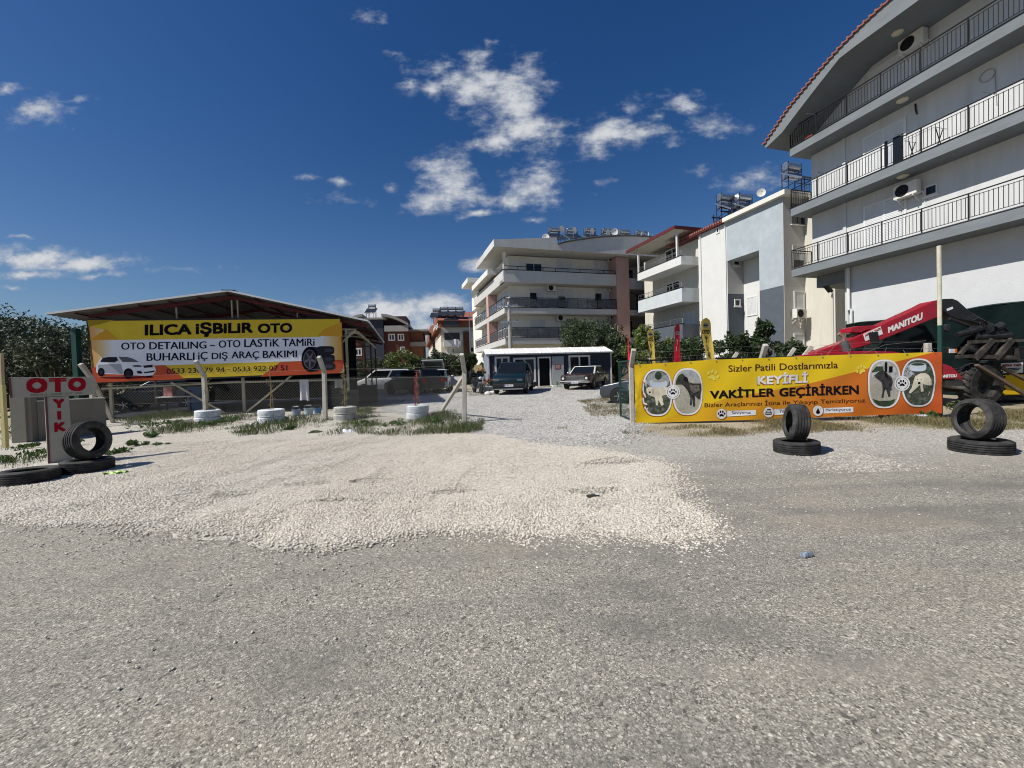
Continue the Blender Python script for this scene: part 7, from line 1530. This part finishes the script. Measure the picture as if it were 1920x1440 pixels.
# ------------------------------------------------------------------ motorcycle
def moto():
    g = gp(896, 738); t = thing('motorcycle', 'black motorcycle with top case parked left of the teal van', 'motorcycle', g, radians(-68)); 
    for x, nm in ((.68, 'wheel'), (-.68, 'wheel')):
        b = MB(); b.lathe([(.2, -.05), (.27, -.06), (.31, -.03), (.31, .03), (.27, .06), (.2, .05)], 24, True, ax=1); w = b.build(nm, m_ctyre, t, smooth=True); w.location = (x, 0, .31); r = MB(); r.lathe([(0, -.04), (.2, -.045), (.2, .045), (0, .04)], 16, ax=1); r.build('rim', m_mblk, w)
    b = MB(); b.prism([(.55,.55),(.62,.95),(.35,1.0),(.1,.92),(-.1,.80),(-.85,.88),(-.9,.72),(-.3,.45),(.2,.3)], -.14, .14, ax=1); b.build('body', mat('moto_black', (.014,.014,.016), .25, .2, 5, coat=.5), t, bev=.05)
    b = MB(); b.prism([(.05,.90),(-.15,.83),(-.75,.90),(-.7,.98),(-.3,.90),(.05,.97)], -.15, .15, ax=1); b.build('seat', m_black, t, bev=.03)
    b = MB(); b.box(-1.1, -.72, -.22, .22, .98, 1.28); b.build('top_case', m_black, t, bev=.05)
    b = MB(); b.tube((.68, .1, .31), (.45, .1, 1.05), .03, n=8); b.tube((.68, -.1, .31), (.45, -.1, 1.05), .03, n=8); b.build('front_fork', m_steel, t)
    b = MB(); b.path([(.35, -.38, 1.1), (.45, -.15, 1.08), (.45, .15, 1.08), (.35, .38, 1.1)], .016, 6); b.build('handlebar', m_black, t)
    for s in (-1, 1): b = MB(); b.ell((.42, s*.36, 1.28), (.03, .08, .05), 10, 6); b.tube((.42, s*.3, 1.1), (.42, s*.35, 1.26), .008, n=5); b.build('mirror', m_black, t)
    b = MB(); b.ell((.62, 0, .92), (.09, .12, .1), 12, 8); b.build('headlight', m_lens, t, smooth=True); b = MB(); b.add([(.6,-.18,1.0),(.6,.18,1.0),(.42,.15,1.35),(.42,-.15,1.35),(.58,-.18,1.0),(.58,.18,1.0),(.4,.15,1.35),(.4,-.15,1.35)], [(0,1,2,3),(7,6,5,4),(0,4,5,1),(1,5,6,2),(2,6,7,3),(3,7,4,0)]); b.build('windshield', m_cglass, t)
    b = MB(); b.tube((-.1, -.17, .35), (-.85, -.2, .5), .05, n=10); b.build('exhaust', m_steel, t, smooth=True); b = MB(); b.box(.705, .72, -.1, .1, .62, .72); b.build('licence_plate', m_plate, t)
moto()
# flower pots
m_petal = leafm('red_petals', (.42,.03,.025), (.5,.10,.06)); m_pot = mat('white_pot', (.6,.6,.58), .6, .1, 5, dirt=(.35,.33,.3), dsc=6)
for (px, py, r, h, lb) in ((912, 736, .2, .3, 'white flower pot nearest the teal van'), (921, 735, .17, .34, 'white flower pot tucked beside the van front wheel'), (906, 731, .18, .9, 'tall stand pot with the highest red flowers by the cabin corner')):
    g = gp(px, py); t = thing('flower_pot', lb, 'flower pot', g, group='flower pots by the cabin'); b = MB(); b.lathe([(0, 0), (r*.7, 0), (r, h), (r*1.08, h), (r*1.08, h+.05), (r*.9, h+.05), (r*.9, h)], 18); b.build('pot', m_pot, t, smooth=True)
    C = np.c_[rng.normal(0, r*.6, 8), rng.normal(0, r*.6, 8), h+rng.uniform(.1, .45, 8)]; V, F = leafcloud(C, np.full(8, r*.6), 110, .05); npmesh('leaves', V, F, m_weed, t); V, F = leafcloud(C+np.array([0, 0, .1]), np.full(8, r*.6), 70, .05); npmesh('petals', V, F, m_petal, t)
for k, (px, py, lb) in enumerate(((915, 741, 'white painted stone at the left of the van nose'), (923, 740, 'white painted stone touching the van bumper shadow'))):
    g = gp(px, py); o = tag(MB().ell((0, 0, .08), (.22, .16, .15), 9, 6).build('white_stone', m_pot), lb, 'stone', 'white stones by the flower pots'); o.location = g

# ------------------------------------------------------------------ things under the shed
def simple(name, label, cat, mb, m, loc, rz=0, group=None, **k): o = tag(mb.build(name, m, **k), label, cat, group); o.location = loc; o.rotation_euler = (0, 0, rz); return o
for (px, pt, pb, Y, wpx, lb) in ((656, 733, 768, 17.6, 30, 'tall black crate at the foot of the shed corner post'), (630, 722, 772, 19.2, 30, 'black crate stack in the shade left of the corner post'), (690, 722, 748, 21.5, 34, 'black machine case between the shed posts and the white van')):
    q = at(px, pb, Y); z0 = gz(0, Y); h = at(px, pt, Y).z-z0; w = wpx*Y/FPX
    t = thing('black_crate', lb, 'crate', (q.x, Y, z0), .25, 'black crates under the shed'); MB().box(-w/2, w/2, -.3, .3, 0, h-.08).build('case', m_black, t, bev=.02); b = MB(); b.box(-w/2-.02, w/2+.02, -.32, .32, h-.079, h); b.build('lid', mat('charcoal_plastic', (.03,.032,.036), .5, .2, 6), t, bev=.015)
def barrel(px, py, Y, r, h, m, lb, zoff=0):
    q = at(px, py, Y); t = thing('plastic_drum', lb, 'drum', (q.x, Y, gz(0, Y)+zoff)); b = MB(); b.lathe([(0, 0), (r*.92, 0), (r, .06), (r, h*.3), (r*1.03, h*.33), (r, h*.36), (r, h*.65), (r*1.03, h*.68), (r, h*.71), (r, h-.05), (r*.9, h), (0, h)], 22); b.build('shell', m, t, smooth=True); b = MB(); b.lathe([(0, h+.001), (.05, h+.001), (.05, h+.04), (0, h+.04)], 12, c=(r*.5, 0, 0)); b.build('cap', m_black, t)
m_bluep = mat('blue_plastic', (.06,.16,.34), .45, .1, 4); barrel(372, 745, 19.2, .42, 1.15, m_bluep, 'blue plastic drum in the shade under the shed')
def bucket(px, py, Y, m, lb, r=.16, h=.28):
    q = at(px, py, Y); t = thing('bucket', lb, 'bucket', (q.x, Y, gz(0, Y)), group='buckets under the shed'); b = MB(); b.lathe([(0, 0), (r*.8, 0), (r, h), (r*1.06, h), (r*1.06, h-.02), (r*.95, h-.02), (r*.78, .01), (0, .01)], 18); b.build('pail', m, t, smooth=True); b = MB(); b.path([(-r, 0, h-.02), (-r*.7, -.05, h+.12), (r*.7, -.05, h+.12), (r, 0, h-.02)], .006, 5); b.build('handle', m_steel, t)
bucket(579, 775, 15.9, mat('pale_aqua_plastic', (.32,.42,.44), .5, .1, 5), 'pale aqua bucket below the hanging towel', .17, .3); bucket(556, 778, 15.8, mat('blue_grey_plastic', (.18,.24,.33), .5, .1, 5), 'blue-grey bucket left of the aqua bucket'); bucket(596, 776, 16.4, m_bluep, 'deep blue bucket right of the aqua bucket', .15, .25)
q = at(335, 758, 18.6); t = thing('work_table', 'small work table with pale top under the shed', 'table', (q.x, 18.6, gz(0, 18.6)), .2); b = MB(); b.box(-.7, .7, -.35, .35, .72, .77); b.build('tabletop', m_wroof, t)
for sx in (-.62, .62):
    for sy in (-.28, .28): b = MB(); b.beam((sx, sy, 0), (sx, sy, .719), .05); b.build('leg', m_iron, t)
simple('parts_bin', 'red and white carton standing on the work table under the shed', 'carton', MB().box(-.16, .16, -.14, .14, 0, .42), mat('red_white_carton', (.45,.20,.19), .7, .5, 6), (q.x-.4, 18.6, gz(0, 18.6)+.772), .3)
simple('parts_case', 'dark blue case on the right of the work table', 'case', MB().box(-.22, .22, -.15, .15, 0, .26), mat('navy_case', (.02,.025,.06), .5), (q.x+.25, 18.62, gz(0, 18.6)+.772), -.2)
def towel(p0, w, h, m, lb):
    def fn(u, v): return (p0[0]-w/2+w*u+.05*v*sin(u*3), -.02-.04*sin(u*10)*(.3+v)-.02*v, -h*v+.03*sin(u*5)*v)
    b = MB(); b.grid(lambda u, v: (fn(u, v)[0]-p0[0], fn(u, v)[1], fn(u, v)[2]), 16, 12); o = tag(b.build('towel', m, smooth=True, fix=False), lb, 'towel', 'towels hanging on the shed rail'); o.location = (p0[0], p0[1], p0[2]); o.rotation_euler = (0, 0, SF.a)
q = SF.w(SF.hit(570, 712, 1, -.13)); towel(q, .36, .92, mat('white_towel', (.58,.58,.60), .95, .08, 8, bump=.4), 'white towel hanging long from the shed rail between two braces')
q = SF.w(SF.hit(635, 711, 1, -.13)); towel(q, .34, .4, mat('beige_towel', (.40,.36,.31), .95, .08, 8, bump=.4), 'short beige towel hanging on the rail by the shed corner post')
simple('pressure_washer', 'orange striped box machine lying in the shade under the shed', 'machine', MB().box(-.3, .3, -.2, .2, 0, .4), mat('faded_orange', (.28,.10,.03), .6, .2, 5), Vector((at(430, 745, 20.5).x, 20.5, gz(0, 20.5)+.6)), .4, bev=.03) if False else None

# ------------------------------------------------------------------ litter
g = gp(217, 890); simple('green_wrapper', 'crumpled bright green wrapper beside the tyre stack on the gravel', 'wrapper', MB().grid(lambda u, v: ((u-.5)*.34, (v-.5)*.16, .035+.03*sin(u*9+v*4)*sin(v*7+1)), 12, 8), mat('green_foil', (.25,.45,.08), .35, .35, 14), g, .1, fix=False)
g = gp(1513, 1045); t = thing('crushed_can', 'crushed blue and yellow drink can lying on the asphalt', 'can', g, .3); t.scale = (.8, .8, .8); b = MB(); b.lathe([(0, -.055), (.026, -.055), (.031, -.045), (.028, -.01), (.031, .03), (.029, .05), (.024, .056), (0, .056)], 14, ax=0, c=(0, 0, .026)); b.build('shell', mat('can_blue', (.20,.24,.30), .35, .7, 30, dirt=(.5,.46,.3), dsc=14, damt=.9), t, smooth=True); b = MB(); b.lathe([(0, 0), (.02, 0)], 10, ax=0, c=(.0565, 0, .026)); b.build('rim', m_steel, t)
g = gp(1111, 937); t = thing('dark_bottle', 'dark crushed bottle lying on the cream gravel', 'bottle', g+Vector((0, 0, .02)), .15); t.scale = (.75, .75, .75); b = MB(); b.lathe([(0, -.09), (.03, -.09), (.032, -.07), (.032, .03), (.014, .07), (.014, .1), (0, .1)], 12, ax=0, c=(0, 0, .03)); b.build('shell', mat('dark_green_glass', (.05,.055,.045), .15), t, smooth=True); b = MB(); b.lathe([(.0, .1005), (.016, .1005), (.016, .115), (0, .115)], 10, ax=0, c=(0, 0, .03)); b.build('cap', m_steel, t)
for px, lb in ((1722, 'clear plastic bottle lying in the grass below the banner corner'), (1735, 'second clear plastic bottle right of the first in the grass')):
    g = gp(px, 787); t = thing('plastic_bottle', lb, 'bottle', g+Vector((0, 0, .05)), .2+px*.1, 'plastic bottles in the grass'); b = MB(); b.lathe([(0, -.13), (.04, -.13), (.045, -.1), (.042, .0), (.045, .06), (.016, .11), (.016, .13), (0, .13)], 12, ax=0, c=(0, 0, .04)); b.build('shell', mat('clear_plastic', (.50,.55,.58), .15, .2, 8), t, smooth=True); b = MB(); b.lathe([(0, .1305), (.018, .1305), (.018, .15), (0, .15)], 10, ax=0, c=(0, 0, .04)); b.build('cap', m_bluep, t)
for px, py, lb in ((473, 800, 'white plastic bag lying right of the second planter'), (650, 812, 'crumpled grey bag before the dirty planter')):
    g = gp(px, py); simple('plastic_bag', lb, 'bag', MB().grid(lambda u, v: ((u-.5)*.4, (v-.5)*.25, .09*sin(u*pi)*sin(v*pi)+.03*sin(u*13+v*7)*sin(v*pi)), 12, 8), mat('white_bag', (.55,.57,.6), .4, .15, 6), g+Vector((0,0,.02)), .2, 'plastic bags by the fence', fix=False)
